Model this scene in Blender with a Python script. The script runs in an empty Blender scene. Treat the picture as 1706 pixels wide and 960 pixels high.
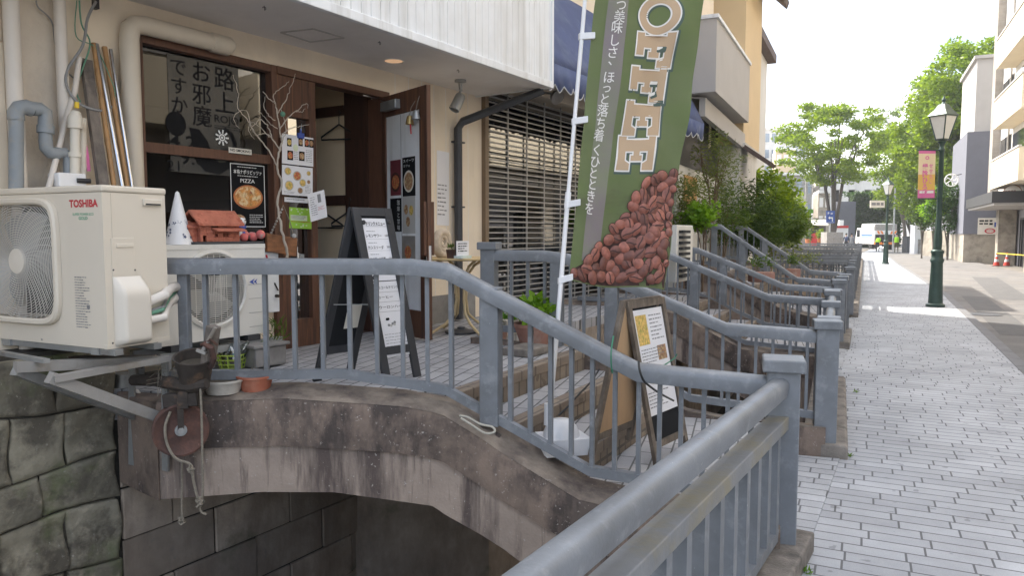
import bpy, math, random
import numpy as np
from mathutils import Vector, Matrix
from mathutils import noise as mnoise
from mathutils.geometry import delaunay_2d_cdt
R = math.radians
SC = bpy.context.scene
COL = SC.collection
rng = random.Random(7)

# ------------------------------------------------------------------ camera, sky, sun, exposure
FPX, CX, CY, PITCH, EYE = 1232.0, 853.0, 480.0, R(4.224), 1.6
cd = bpy.data.cameras.new('camera'); cd.sensor_width = 36.0; cd.lens = 36.0*FPX/1706.0
cd.clip_start = 0.05; cd.clip_end = 3000
cam = bpy.data.objects.new('camera', cd); COL.objects.link(cam)
cam.location = (0, 0, EYE); cam.rotation_euler = (R(90)-PITCH, 0, 0)
SC.camera = cam

SUN_EL, SUN_AZ = R(50), math.atan2(-0.60, 0.80)       # azimuth from +Y towards +X
world = bpy.data.worlds.new('World'); SC.world = world; world.use_nodes = True
nt = world.node_tree; nt.nodes.clear()
wo = nt.nodes.new('ShaderNodeOutputWorld'); bg = nt.nodes.new('ShaderNodeBackground')
sky = nt.nodes.new('ShaderNodeTexSky'); sky.sky_type = 'NISHITA'; sky.sun_disc = False
sky.sun_elevation = SUN_EL; sky.sun_rotation = SUN_AZ; sky.dust_density = 4.0; sky.ozone_density = 1.0; sky.altitude = 50
tc = nt.nodes.new('ShaderNodeTexCoord'); mp = nt.nodes.new('ShaderNodeMapping'); mp.inputs['Scale'].default_value = (1.2, 1.2, 3.6)
nz = nt.nodes.new('ShaderNodeTexNoise'); nz.inputs['Scale'].default_value = 1.7; nz.inputs['Detail'].default_value = 5
rp = nt.nodes.new('ShaderNodeValToRGB'); rp.color_ramp.elements[0].position = .45; rp.color_ramp.elements[1].position = .66
mx = nt.nodes.new('ShaderNodeMix'); mx.data_type = 'RGBA'
mx.inputs['B'].default_value = (9.2, 9.1, 8.9, 1)
nt.links.new(tc.outputs['Generated'], mp.inputs['Vector']); nt.links.new(mp.outputs['Vector'], nz.inputs['Vector'])
nt.links.new(nz.outputs['Fac'], rp.inputs['Fac']); nt.links.new(rp.outputs['Color'], mx.inputs['Factor'])
nt.links.new(sky.outputs['Color'], mx.inputs['A']); nt.links.new(mx.outputs['Result'], bg.inputs['Color'])
bg.inputs['Strength'].default_value = 0.15
nt.links.new(bg.outputs['Background'], wo.inputs['Surface'])
sd = bpy.data.lights.new('sun', 'SUN'); sd.energy = 3.3; sd.angle = R(0.5); sd.color = (1, .94, .84)
sun = bpy.data.objects.new('sun', sd); COL.objects.link(sun)
sdir = Vector((math.sin(SUN_AZ)*math.cos(SUN_EL), math.cos(SUN_AZ)*math.cos(SUN_EL), math.sin(SUN_EL)))
sun.rotation_euler = sdir.to_track_quat('Z', 'Y').to_euler(); sun.location = sdir*60
SC.view_settings.view_transform = 'Standard'; SC.view_settings.look = 'None'
SC.view_settings.gamma = 1; SC.view_settings.use_curve_mapping = False
SC.view_settings.exposure = 1.5
SC.render.engine = 'CYCLES'
SC.cycles.use_denoising = True
SC.cycles.max_bounces = 8; SC.cycles.diffuse_bounces = 4; SC.cycles.glossy_bounces = 3
SC.cycles.transparent_max_bounces = 12; SC.cycles.transmission_bounces = 4
SC.cycles.caustics_reflective = False; SC.cycles.caustics_refractive = False

# ------------------------------------------------------------------ survey helpers: sight lines of the photograph meet measured planes
_cp, _sp = math.cos(PITCH), math.sin(PITCH)
def ray(x, y):
    u, v = (x-CX)/FPX, (CY-y)/FPX
    return Vector((u, _cp+v*_sp, -_sp+v*_cp))
CAM = Vector((0, 0, EYE))
def D(x, y, d):
    r = ray(x, y); return CAM + r*(d/r.y)
def G(x, y, z=0.0):
    r = ray(x, y); return CAM + r*((z-EYE)/r.z)
def hit(x, y, p, n):
    r = ray(x, y); p = Vector(p); n = Vector(n)
    return CAM + r*((p-CAM).dot(n)/r.dot(n))
def V2(a, z=0.0): return Vector((a[0], a[1], z))

# ------------------------------------------------------------------ materials
MATS = {}
def _n(t, kind, **kw):
    n = t.nodes.new(kind)
    for k, v in kw.items():
        if k in n.inputs: n.inputs[k].default_value = v
        else: setattr(n, k, v)
    return n
def mat(name, col, rough=.6, metal=0.0, var=.12, scale=6.0, dirt=None, dirt_at=.62, dirt_scale=3.0, dirt_soft=.12, bump=0.0, bump_scale=60.0,
        stretch=None, spec=None, island=0.0, coat=0.0, trans=0.0):
    """principled surface: base colour that wanders a little, a second colour in patches (dirt, flaking, moss), fine bump"""
    m = bpy.data.materials.new(name); m.use_nodes = True; t = m.node_tree; t.nodes.clear()
    out = _n(t, 'ShaderNodeOutputMaterial'); b = _n(t, 'ShaderNodeBsdfPrincipled'); t.links.new(b.outputs[0], out.inputs[0])
    b.inputs['Roughness'].default_value = rough; b.inputs['Metallic'].default_value = metal
    if spec is not None: b.inputs['Specular IOR Level'].default_value = spec
    if coat: b.inputs['Coat Weight'].default_value = coat
    co = _n(t, 'ShaderNodeTexCoord'); src = co.outputs['Object']
    if stretch:
        mpn = _n(t, 'ShaderNodeMapping'); mpn.inputs['Scale'].default_value = stretch; t.links.new(src, mpn.inputs[0]); src = mpn.outputs[0]
    c = None
    nz = _n(t, 'ShaderNodeTexNoise', Scale=scale, Detail=5.0, Roughness=.6); t.links.new(src, nz.inputs['Vector'])
    mr = _n(t, 'ShaderNodeMapRange'); mr.inputs[1].default_value = .3; mr.inputs[2].default_value = .7; mr.inputs[3].default_value = 1-var; mr.inputs[4].default_value = 1+var
    t.links.new(nz.outputs['Fac'], mr.inputs[0])
    mul = _n(t, 'ShaderNodeMix', data_type='RGBA', blend_type='MULTIPLY'); mul.inputs['Factor'].default_value = 1
    mul.inputs['A'].default_value = (*col, 1); t.links.new(mr.outputs[0], mul.inputs['B']); c = mul.outputs['Result']
    if island:
        ge = _n(t, 'ShaderNodeNewGeometry'); m2 = _n(t, 'ShaderNodeMapRange'); m2.inputs[3].default_value = 1-island; m2.inputs[4].default_value = 1+island
        t.links.new(ge.outputs['Random Per Island'], m2.inputs[0])
        mu2 = _n(t, 'ShaderNodeMix', data_type='RGBA', blend_type='MULTIPLY'); mu2.inputs['Factor'].default_value = 1
        t.links.new(c, mu2.inputs['A']); t.links.new(m2.outputs[0], mu2.inputs['B']); c = mu2.outputs['Result']
    if dirt:
        for k, dd in enumerate(dirt if isinstance(dirt, list) else [(dirt, dirt_at, dirt_scale, dirt_soft)]):
            dc, da, ds, so = dd[:4]
            n2 = _n(t, 'ShaderNodeTexNoise', Scale=ds, Detail=6.0, Roughness=.65)
            mp2 = _n(t, 'ShaderNodeMapping'); mp2.inputs['Location'].default_value = (k*7.3+3, k*3.1, k*1.7)
            if len(dd) > 4: mp2.inputs['Scale'].default_value = dd[4]
            t.links.new(co.outputs['Object'], mp2.inputs[0]); t.links.new(mp2.outputs[0], n2.inputs['Vector'])
            m3 = _n(t, 'ShaderNodeMapRange'); m3.inputs[1].default_value = da-so; m3.inputs[2].default_value = da+so
            t.links.new(n2.outputs['Fac'], m3.inputs[0])
            mi = _n(t, 'ShaderNodeMix', data_type='RGBA'); t.links.new(m3.outputs[0], mi.inputs['Factor']); t.links.new(c, mi.inputs['A'])
            mi.inputs['B'].default_value = (*dc, 1); c = mi.outputs['Result']
    t.links.new(c, b.inputs['Base Color'])
    if bump:
        n4 = _n(t, 'ShaderNodeTexNoise', Scale=bump_scale, Detail=4.0); t.links.new(src, n4.inputs['Vector'])
        bp = _n(t, 'ShaderNodeBump', Strength=bump, Distance=.01); t.links.new(n4.outputs['Fac'], bp.inputs['Height']); t.links.new(bp.outputs[0], b.inputs['Normal'])
    if trans:
        tl = _n(t, 'ShaderNodeBsdfTranslucent'); ms = _n(t, 'ShaderNodeMixShader'); ms.inputs[0].default_value = trans; t.links.new(c, tl.inputs[0]); t.links.new(b.outputs[0], ms.inputs[1]); t.links.new(tl.outputs[0], ms.inputs[2]); t.links.new(ms.outputs[0], out.inputs[0])
    MATS[name] = m
    return m
def leafmat(name, c1, c2, trans=.45):
    m = bpy.data.materials.new(name); m.use_nodes = True; t = m.node_tree; t.nodes.clear()
    out = _n(t, 'ShaderNodeOutputMaterial'); d = _n(t, 'ShaderNodeBsdfPrincipled', Roughness=.5); tr = _n(t, 'ShaderNodeBsdfTranslucent')
    d.inputs['Specular IOR Level'].default_value = .3
    ge = _n(t, 'ShaderNodeNewGeometry'); mi = _n(t, 'ShaderNodeMix', data_type='RGBA')
    mi.inputs['A'].default_value = (*c1, 1); mi.inputs['B'].default_value = (*c2, 1)
    t.links.new(ge.outputs['Random Per Island'], mi.inputs['Factor'])
    t.links.new(mi.outputs['Result'], d.inputs['Base Color'])
    br = _n(t, 'ShaderNodeMix', data_type='RGBA', blend_type='MULTIPLY'); br.inputs['Factor'].default_value = 1
    br.inputs['B'].default_value = (1.5, 1.45, .6, 1); t.links.new(mi.outputs['Result'], br.inputs['A']); t.links.new(br.outputs['Result'], tr.inputs['Color'])
    ms = _n(t, 'ShaderNodeMixShader'); ms.inputs[0].default_value = trans
    t.links.new(d.outputs[0], ms.inputs[1]); t.links.new(tr.outputs[0], ms.inputs[2]); t.links.new(ms.outputs[0], out.inputs[0])
    MATS[name] = m; return m
def glassmat(name, tint=(.5, .52, .5), gloss=.12, rough=.02, refl=1.0):
    m = bpy.data.materials.new(name); m.use_nodes = True; t = m.node_tree; t.nodes.clear()
    out = _n(t, 'ShaderNodeOutputMaterial'); tr = _n(t, 'ShaderNodeBsdfTransparent'); tr.inputs[0].default_value = (*tint, 1)
    gl = _n(t, 'ShaderNodeBsdfGlossy', Roughness=rough); lw = _n(t, 'ShaderNodeFresnel', IOR=1.5); ms = _n(t, 'ShaderNodeMixShader')
    ad = _n(t, 'ShaderNodeMath', operation='ADD'); ad.inputs[1].default_value = gloss; hf = _n(t, 'ShaderNodeMath', operation='MULTIPLY'); hf.inputs[1].default_value = refl; t.links.new(lw.outputs[0], hf.inputs[0]); t.links.new(hf.outputs[0], ad.inputs[0])
    t.links.new(ad.outputs[0], ms.inputs[0]); t.links.new(tr.outputs[0], ms.inputs[1]); t.links.new(gl.outputs[0], ms.inputs[2]); t.links.new(ms.outputs[0], out.inputs[0])
    MATS[name] = m; return m
def brickmat(name, c1, c2, mortar, bw, rh, ms, ang=0.0, rough=.75, offset=.5, bump=.3, origin=(0, 0, 0), wall=None, squash=1.0, shuffle=False):
    """pavers / tiles laid in the surface's own metres; ang turns the courses; wall=(ex,ey,ez) turns it upright"""
    m = bpy.data.materials.new(name); m.use_nodes = True; t = m.node_tree; t.nodes.clear()
    out = _n(t, 'ShaderNodeOutputMaterial'); b = _n(t, 'ShaderNodeBsdfPrincipled', Roughness=rough); t.links.new(b.outputs[0], out.inputs[0])
    co = _n(t, 'ShaderNodeTexCoord'); mp = _n(t, 'ShaderNodeMapping', vector_type='TEXTURE')
    mp.inputs['Rotation'].default_value = wall if wall else (0, 0, ang); mp.inputs['Location'].default_value = origin
    t.links.new(co.outputs['Object'], mp.inputs[0])
    br = _n(t, 'ShaderNodeTexBrick', Scale=1.0); br.offset = offset; br.squash = squash; br.offset_frequency = 2
    br.inputs['Color1'].default_value = (*c1, 1); br.inputs['Color2'].default_value = (*c2, 1); br.inputs['Mortar'].default_value = (*mortar, 1)
    br.inputs['Mortar Size'].default_value = ms; br.inputs['Mortar Smooth'].default_value = .15; br.inputs['Brick Width'].default_value = bw; br.inputs['Row Height'].default_value = rh
    if shuffle:                                            # every course starts at its own place
        sx = _n(t, 'ShaderNodeSeparateXYZ'); t.links.new(mp.outputs[0], sx.inputs[0])
        dv = _n(t, 'ShaderNodeMath', operation='DIVIDE'); dv.inputs[1].default_value = rh; t.links.new(sx.outputs['Y'], dv.inputs[0])
        fl = _n(t, 'ShaderNodeMath', operation='FLOOR'); t.links.new(dv.outputs[0], fl.inputs[0])
        wn = _n(t, 'ShaderNodeTexWhiteNoise', noise_dimensions='1D'); t.links.new(fl.outputs[0], wn.inputs['W'])
        ml = _n(t, 'ShaderNodeMath', operation='MULTIPLY_ADD'); ml.inputs[1].default_value = bw; t.links.new(wn.outputs['Value'], ml.inputs[0]); t.links.new(sx.outputs['X'], ml.inputs[2])
        cb = _n(t, 'ShaderNodeCombineXYZ'); t.links.new(ml.outputs[0], cb.inputs['X']); t.links.new(sx.outputs['Y'], cb.inputs['Y']); t.links.new(cb.outputs[0], br.inputs['Vector'])
    else: t.links.new(mp.outputs[0], br.inputs['Vector'])
    nz = _n(t, 'ShaderNodeTexNoise', Scale=.9, Detail=8.0, Roughness=.7); t.links.new(co.outputs['Object'], nz.inputs['Vector'])
    mr = _n(t, 'ShaderNodeMapRange'); mr.inputs[1].default_value = .3; mr.inputs[2].default_value = .7; mr.inputs[3].default_value = .72; mr.inputs[4].default_value = 1.14
    t.links.new(nz.outputs['Fac'], mr.inputs[0])
    n2 = _n(t, 'ShaderNodeTexNoise', Scale=140.0, Detail=2.0); t.links.new(co.outputs['Object'], n2.inputs['Vector'])
    m2 = _n(t, 'ShaderNodeMapRange'); m2.inputs[3].default_value = .80; m2.inputs[4].default_value = 1.2; t.links.new(n2.outputs['Fac'], m2.inputs[0])
    n3 = _n(t, 'ShaderNodeTexNoise', Scale=11.0, Detail=1.0); t.links.new(co.outputs['Object'], n3.inputs['Vector'])
    m4 = _n(t, 'ShaderNodeMapRange'); m4.inputs[1].default_value = .70; m4.inputs[2].default_value = .735; m4.inputs[3].default_value = 1.0; m4.inputs[4].default_value = .68; t.links.new(n3.outputs['Fac'], m4.inputs[0])
    m5 = _n(t, 'ShaderNodeMath', operation='MULTIPLY'); t.links.new(mr.outputs[0], m5.inputs[0]); t.links.new(m4.outputs[0], m5.inputs[1])
    mm = _n(t, 'ShaderNodeMath', operation='MULTIPLY'); t.links.new(m5.outputs[0], mm.inputs[0]); t.links.new(m2.outputs[0], mm.inputs[1])
    mu = _n(t, 'ShaderNodeMix', data_type='RGBA', blend_type='MULTIPLY'); mu.inputs['Factor'].default_value = 1
    t.links.new(br.outputs['Color'], mu.inputs['A']); t.links.new(mm.outputs[0], mu.inputs['B']); t.links.new(mu.outputs['Result'], b.inputs['Base Color'])
    if bump:
        bp = _n(t, 'ShaderNodeBump', Strength=bump, Distance=.006); bp.invert = True
        t.links.new(br.outputs['Fac'], bp.inputs['Height']); t.links.new(bp.outputs[0], b.inputs['Normal'])
    MATS[name] = m; return m

# ------------------------------------------------------------------ mesh builder
def frame_from(z, up=(0, 0, 1)):
    z = Vector(z).normalized(); up = Vector(up)
    if abs(z.dot(up)) > .999: up = Vector((1, 0, 0)) if abs(z.x) < .9 else Vector((0, 1, 0))
    x = up.cross(z).normalized(); y = z.cross(x).normalized()
    return x, y, z
class MB:
    def __init__(s): s.v = []; s.f = []; s.m = []
    def add(s, vs, fs, mi=0):
        o = len(s.v); s.v.extend([tuple(p) for p in vs]); s.f.extend([tuple(i+o for i in f) for f in fs]); s.m.extend([mi]*len(fs)); return s
    def quad(s, a, b, c, d, mi=0): return s.add([a, b, c, d], [(0, 1, 2, 3)], mi)
    def box(s, c, ex, ey, ez, mi=0):
        """c centre; ex, ey, ez half-extent vectors"""
        c = Vector(c); ex, ey, ez = Vector(ex), Vector(ey), Vector(ez)
        p = [c+ex*i+ey*j+ez*k for k in (-1, 1) for j in (-1, 1) for i in (-1, 1)]
        f = [(0, 2, 3, 1), (4, 5, 7, 6), (0, 1, 5, 4), (2, 6, 7, 3), (0, 4, 6, 2), (1, 3, 7, 5)]
        return s.add(p, f, mi)
    def abox(s, c, sx, sy, sz, ang=0.0, mi=0):
        """upright box, c = centre of its base, turned by ang"""
        ca, sa = math.cos(ang), math.sin(ang)
        return s.box(Vector(c)+Vector((0, 0, sz/2)), Vector((ca, sa, 0))*sx/2, Vector((-sa, ca, 0))*sy/2, Vector((0, 0, sz/2)), mi)
    def beam(s, p0, p1, w, h, up=(0, 0, 1), mi=0):
        p0, p1 = Vector(p0), Vector(p1); x, y, z = frame_from(p1-p0, up)
        return s.box((p0+p1)/2, x*w/2, y*h/2, (p1-p0)/2, mi)
    def tube(s, pts, r, n=8, cap=True, mi=0, flat=1.0, closed=False):
        pts = [Vector(p) for p in pts]; k = len(pts); rs = r if isinstance(r, (list, tuple)) else [r]*k
        vs = []; px = None
        for i, p in enumerate(pts):
            t = (pts[min(i+1, k-1)]-pts[max(i-1, 0)])
            if closed: t = pts[(i+1) % k]-pts[i-1]
            t = t.normalized() if t.length > 1e-9 else Vector((0, 0, 1))
            if px is None: px, py, _ = frame_from(t)
            else:
                px = (px-t*px.dot(t)); px = px.normalized() if px.length > 1e-6 else frame_from(t)[0]
                py = t.cross(px).normalized()
            for j in range(n):
                a = 2*math.pi*j/n; vs.append(p+px*math.cos(a)*rs[i]+py*math.sin(a)*rs[i]*flat)
        fs = []
        for i in range(k if closed else k-1):
            i2 = (i+1) % k
            for j in range(n): fs.append((i*n+j, i*n+(j+1) % n, i2*n+(j+1) % n, i2*n+j))
        if cap and not closed: fs += [tuple(range(n-1, -1, -1)), tuple((k-1)*n+j for j in range(n))]
        return s.add(vs, fs, mi)
    def lathe(s, prof, o, n=20, ax=(0, 0, 1), mi=0, cap=True, sx=1.0):
        x, y, z = frame_from(ax); o = Vector(o); vs = []
        for r, h in prof:
            for j in range(n):
                a = 2*math.pi*j/n; vs.append(o+x*math.cos(a)*r*sx+y*math.sin(a)*r+z*h)
        fs = [(i*n+j, i*n+(j+1) % n, (i+1)*n+(j+1) % n, (i+1)*n+j) for i in range(len(prof)-1) for j in range(n)]
        if cap: fs += [tuple(range(n-1, -1, -1)), tuple((len(prof)-1)*n+j for j in range(n))]
        return s.add(vs, fs, mi)
    def prism(s, poly, d, mi=0):
        """poly: 3-D polygon, d: extrusion vector"""
        d = Vector(d); n = len(poly); a = [Vector(p) for p in poly]; vs = a+[p+d for p in a]
        fs = [tuple(range(n-1, -1, -1)), tuple(range(n, 2*n))]+[(i, (i+1) % n, n+(i+1) % n, n+i) for i in range(n)]
        return s.add(vs, fs, mi)
    def grid(s, fn, nu, nv, mi=0, mif=None):
        vs = [fn(i/nu, j/nv) for j in range(nv+1) for i in range(nu+1)]
        for j in range(nv):
            pass
        fs = [(j*(nu+1)+i, j*(nu+1)+i+1, (j+1)*(nu+1)+i+1, (j+1)*(nu+1)+i) for j in range(nv) for i in range(nu)]
        return s.add(vs, fs, mi)
    def disc(s, c, n, r, k=24, mi=0, r0=0.0, sy=1.0, up=(0, 0, 1)):
        x, y, z = frame_from(n, up); c = Vector(c)
        ring = [c+x*math.cos(2*math.pi*j/k)*r+y*math.sin(2*math.pi*j/k)*r*sy for j in range(k)]
        if not r0: return s.add(ring, [tuple(range(k))], mi)
        inn = [c+x*math.cos(2*math.pi*j/k)*r0+y*math.sin(2*math.pi*j/k)*r0*sy for j in range(k)]
        return s.add(ring+inn, [(j, (j+1) % k, k+(j+1) % k, k+j) for j in range(k)], mi)
    def ball(s, c, r, n=12, m=8, mi=0, sc=(1, 1, 1)):
        c = Vector(c); vs = []
        for i in range(m+1):
            th = math.pi*i/m
            for j in range(n):
                a = 2*math.pi*j/n; vs.append(c+Vector((math.sin(th)*math.cos(a)*sc[0], math.sin(th)*math.sin(a)*sc[1], math.cos(th)*sc[2]))*r)
        return s.add(vs, [(i*n+j, (i+1)*n+j, (i+1)*n+(j+1) % n, i*n+(j+1) % n) for i in range(m) for j in range(n)], mi)
    def build(s, name, m, parent=None, smooth=False, bevel=0.0, ang=38, solid=0.0):
        me = bpy.data.meshes.new(name)
        o = bpy.data.objects.new(name, me); COL.objects.link(o)
        off = Vector((0, 0, 0))
        if parent is not None:
            o.parent = parent; p = parent
            while p: off += p.location; p = p.parent
        elif s.v:
            a = np.array(s.v); off = Vector(((a[:, 0].min()+a[:, 0].max())/2, (a[:, 1].min()+a[:, 1].max())/2, a[:, 2].min())); o.location = off
        me.from_pydata([(p[0]-off.x, p[1]-off.y, p[2]-off.z) for p in s.v], [], s.f)
        for mm in (m if isinstance(m, (list, tuple)) else [m]): me.materials.append(MATS[mm] if isinstance(mm, str) else mm)
        me.polygons.foreach_set('material_index', s.m)
        if smooth:
            me.polygons.foreach_set('use_smooth', [True]*len(s.f)); me.update(); me.set_sharp_from_angle(angle=R(ang))
        me.update()
        if bevel:
            b = o.modifiers.new('bevel', 'BEVEL'); b.width = bevel; b.segments = 2; b.limit_method = 'ANGLE'; b.angle_limit = R(50)
        if solid:
            b = o.modifiers.new('solid', 'SOLIDIFY'); b.thickness = solid; b.offset = -1
        return o
def tag(o, label, cat, group=None, kind=None):
    if label: o['label'] = label
    if cat: o['category'] = cat
    if group: o['group'] = group
    if kind: o['kind'] = kind
    return o
def thing(name, label, cat, loc, group=None):
    o = bpy.data.objects.new(name, None); COL.objects.link(o); o.location = Vector(loc); o.empty_display_size = .1
    return tag(o, label, cat, group)
def struct(o): o['kind'] = 'structure'; return o
def dup(root, loc, rotz=None, label=None, scale=None):
    r = root.copy(); COL.objects.link(r); r.location = Vector(loc)
    if rotz is not None: r.rotation_euler.z = rotz
    if scale: r.scale = (scale,)*3
    if label: r['label'] = label
    for ch in list(root.children):
        c = ch.copy(); COL.objects.link(c); c.parent = r
        for g in list(ch.children):
            d = g.copy(); COL.objects.link(d); d.parent = c
    return r

# ------------------------------------------------------------------ lettering
_TXT = {}
def glyphs(s, bold=0.0):
    key = (s, bold)
    if key in _TXT: return _TXT[key]
    cu = bpy.data.curves.new('t', 'FONT'); cu.body = s; cu.size = 1; cu.resolution_u = 3; cu.offset = bold; cu.fill_mode = 'FRONT'
    ob = bpy.data.objects.new('t', cu); COL.objects.link(ob)
    dg = bpy.context.evaluated_depsgraph_get(); ev = ob.evaluated_get(dg); me = ev.to_mesh()
    vs = [(v.co.x, v.co.y) for v in me.vertices]; fs = [tuple(p.vertices) for p in me.polygons]
    ev.to_mesh_clear(); bpy.data.objects.remove(ob); bpy.data.curves.remove(cu)
    _TXT[key] = (vs, fs); return vs, fs
def put(mb, fn, s, u, v, size, mi=0, vertical=False, lift=.001, bold=0.0, width=None, align='l', rot=0.0, sx=1.0, pitch=1.08):
    """fn(u, v, lift) -> point on the sheet, u right, v down in metres; (u, v) is the top left of the text"""
    if vertical:
        for k, ch in enumerate(s):
            if ch == ' ': continue
            vs, fs = glyphs(ch, bold)
            if not vs: continue
            mb.add([fn(u+x*size*sx, v+size*(.86+k*pitch)-y*size, lift) for x, y in vs], fs, mi)
        return
    vs, fs = glyphs(s, bold)
    if not vs: return
    xs = [p[0] for p in vs]; ys = [p[1] for p in vs]; w = (max(xs)-min(xs)) or 1; k = size*sx
    if width: k = width/w
    x0 = min(xs); dx = {'l': 0, 'c': -w*k/2, 'r': -w*k}[align]; top = max(ys)
    c, sn = math.cos(rot), math.sin(rot); P = []
    for x, y in vs:
        a, b = (x-x0)*k+dx, (top-y)*size
        P.append(fn(u+a*c-b*sn, v+a*sn+b*c, lift))
    mb.add(P, fs, mi)
class Sheet:
    """a flat sheet on a wall or a board: top-left corner, right and down unit vectors, normal"""
    def __init__(s, tl, tr, bl):
        s.o = Vector(tl); ex = Vector(tr)-s.o; ey = Vector(bl)-s.o; s.w = ex.length; s.h = ey.length
        s.ex = ex.normalized(); s.ey = ey.normalized(); s.n = s.ey.cross(s.ex).normalized()
        if s.n.dot(CAM-s.o) < 0: s.n = -s.n
    def __call__(s, u, v, lift=0.0): return s.o+s.ex*u+s.ey*v+s.n*lift
    def rect(s, mb, u0, v0, u1, v1, lift=.0006, mi=0): mb.quad(s(u0, v1, lift), s(u1, v1, lift), s(u1, v0, lift), s(u0, v0, lift), mi)
    def slab(s, mb, th=.003, mi=0, back=True):
        mb.box(s(s.w/2, s.h/2, -th/2), s.ex*s.w/2, s.ey*s.h/2, s.n*th/2, mi)
    def ell(s, mb, u, v, ru, rv, lift=.0012, mi=0, k=20, r0=0.0):
        P = [s(u+math.cos(2*math.pi*i/k)*ru, v-math.sin(2*math.pi*i/k)*rv, lift) for i in range(k)]
        if not r0: mb.add(P, [tuple(range(k))], mi)
        else:
            Q = [s(u+math.cos(2*math.pi*i/k)*ru*r0, v-math.sin(2*math.pi*i/k)*rv*r0, lift) for i in range(k)]
            mb.add(P+Q, [(i, (i+1) % k, k+(i+1) % k, k+i) for i in range(k)], mi)
    def lines(s, mb, u0, u1, v0, v1, n, mi=0, lift=.001, th=.3, seed=0):
        """rows of writing too small to read: short dashes of uneven length"""
        r = random.Random(seed); dv = (v1-v0)/n
        for i in range(n):
            u = u0; v = v0+i*dv
            end = u0+(u1-u0)*r.uniform(.55, 1)
            while u < end:
                w = dv*r.uniform(.5, 1.6); s.rect(mb, u, v, min(u+w, u1), v+dv*th*r.uniform(.7, 1.2), lift, mi); u += w+dv*r.uniform(.12, .35)
# ------------------------------------------------------------------ palette
mat('rail_paint', (.175, .188, .206), .45, var=.12, scale=5, dirt=[((.125, .132, .14), .60, 2.4, .12), ((.245, .258, .272), .62, 9, .08), ((.50, .52, .53), .715, 40, .02), ((.15, .085, .055), .735, 7, .03)], bump=.06, bump_scale=90)
mat('rail_lichen', (.185, .192, .20), .6, var=.15, scale=7, dirt=[((.215, .198, .15), .56, 4.5, .09), ((.42, .43, .42), .74, 30, .02)], bump=.1)
mat('concrete_band', (.20, .150, .120), .85, var=.2, scale=7, dirt=[((.062, .048, .042), .50, 3.4, .06, (1, 1, .5)), ((.10, .078, .066), .59, 14, .06, (1, 1, .25)), ((.42, .38, .34), .655, 48, .04), ((.24, .18, .14), .60, 1.5, .1)], bump=.3, bump_scale=50)
mat('concrete_panel', (.35, .28, .23), .85, var=.15, scale=6, dirt=[((.105, .080, .070), .55, 5.0, .07, (1, 1, .14)), ((.19, .15, .125), .60, 17, .05, (1, 1, .10)), ((.46, .42, .38), .665, 52, .03)], bump=.3, bump_scale=60)
mat('concrete_top', (.29, .24, .19), .85, var=.18, scale=6, dirt=[((.075, .058, .052), .5, 3, .14), ((.34, .31, .28), .68, 30, .04)], bump=.35, bump_scale=70)
mat('concrete_plain', (.25, .24, .23), .85, var=.15, scale=3, dirt=[((.12, .11, .105), .56, 2.4, .12)], bump=.2, bump_scale=60)
mat('kerb_stone', (.22, .195, .17), .85, var=.2, scale=9, dirt=[((.09, .08, .07), .55, 5, .1)], bump=.4, bump_scale=80)
mat('rubble', (.235, .212, .158), .9, var=.30, scale=5, island=.28, dirt=[((.36, .32, .24), .60, 8, .06), ((.12, .105, .08), .55, 5, .07), ((.12, .15, .055), .625, 1.9, .08), ((.33, .31, .26), .66, 45, .03)], bump=.8, bump_scale=28)
mat('rubble_joint', (.055, .05, .04), .95, var=.3, scale=20, bump=.4)
mat('ashlar', (.36, .295, .235), .88, var=.22, scale=5, island=.22, dirt=[((.21, .165, .13), .53, 3, .12, (1, 1, .4)), ((.24, .21, .18), .68, 9, .06), ((.07, .085, .04), .66, 1.2, .08)], bump=.4, bump_scale=45)
mat('canal_water', (.012, .013, .013), .08, var=.2, scale=2, bump=.15, bump_scale=9)
mat('soil', (.09, .075, .055), .95, var=.3, scale=9, bump=.5)
mat('asphalt', (.155, .150, .145), .9, var=.15, scale=2, bump=.4, bump_scale=220, dirt=[((.13, .122, .115), .55, .6, .1), ((.20, .182, .165), .6, 1.1, .1)])
mat('road_patch', (.105, .103, .102), .9, var=.15, scale=3, bump=.4, bump_scale=200)
mat('road_light', (.20, .18, .155), .9, var=.12, scale=1.5, bump=.3, bump_scale=180, dirt=[((.15, .14, .125), .55, .5, .1)])
mat('road_kerb', (.16, .16, .165), .85, var=.12, scale=5, bump=.3, bump_scale=120)
mat('paint_white', (.72, .72, .70), .6, var=.06, scale=9)
mat('stucco', (.66, .58, .48), .9, var=.07, scale=3, bump=.6, bump_scale=55, dirt=[((.42, .37, .31), .62, 1.6, .12, (1, 1, .4))])
mat('cream_wall', (.78, .675, .535), .8, var=.05, scale=2.5, bump=.1, bump_scale=40, dirt=[((.64, .55, .44), .64, 1.4, .12, (1, 1, .5))])
mat('soffit', (.80, .775, .755), .85, var=.05, scale=2, dirt=[((.70, .67, .64), .60, 1.3, .12)])
mat('fascia', (.80, .82, .84), .5, var=.04, scale=3, dirt=[((.60, .60, .585), .60, 3.5, .10, (1.6, 1.6, .12)), ((.68, .68, .67), .58, 1.1, .12)])
mat('brown_wood', (.105, .046, .026), .55, var=.2, scale=8, stretch=(6, 6, .7), bump=.12, bump_scale=30, dirt=[((.13, .058, .032), .62, 5, .1, (5, 5, .6))])
mat('worn_wood', (.115, .050, .027), .6, var=.28, scale=7, stretch=(7, 7, .5), bump=.2, bump_scale=25, dirt=[((.24, .105, .045), .63, 3.2, .05, (9, 9, .45)), ((.045, .022, .015), .58, 3, .1, (8, 8, .4))])
mat('dark_wood', (.06, .028, .018), .5, var=.25, scale=6, stretch=(6, 6, .7))
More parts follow.
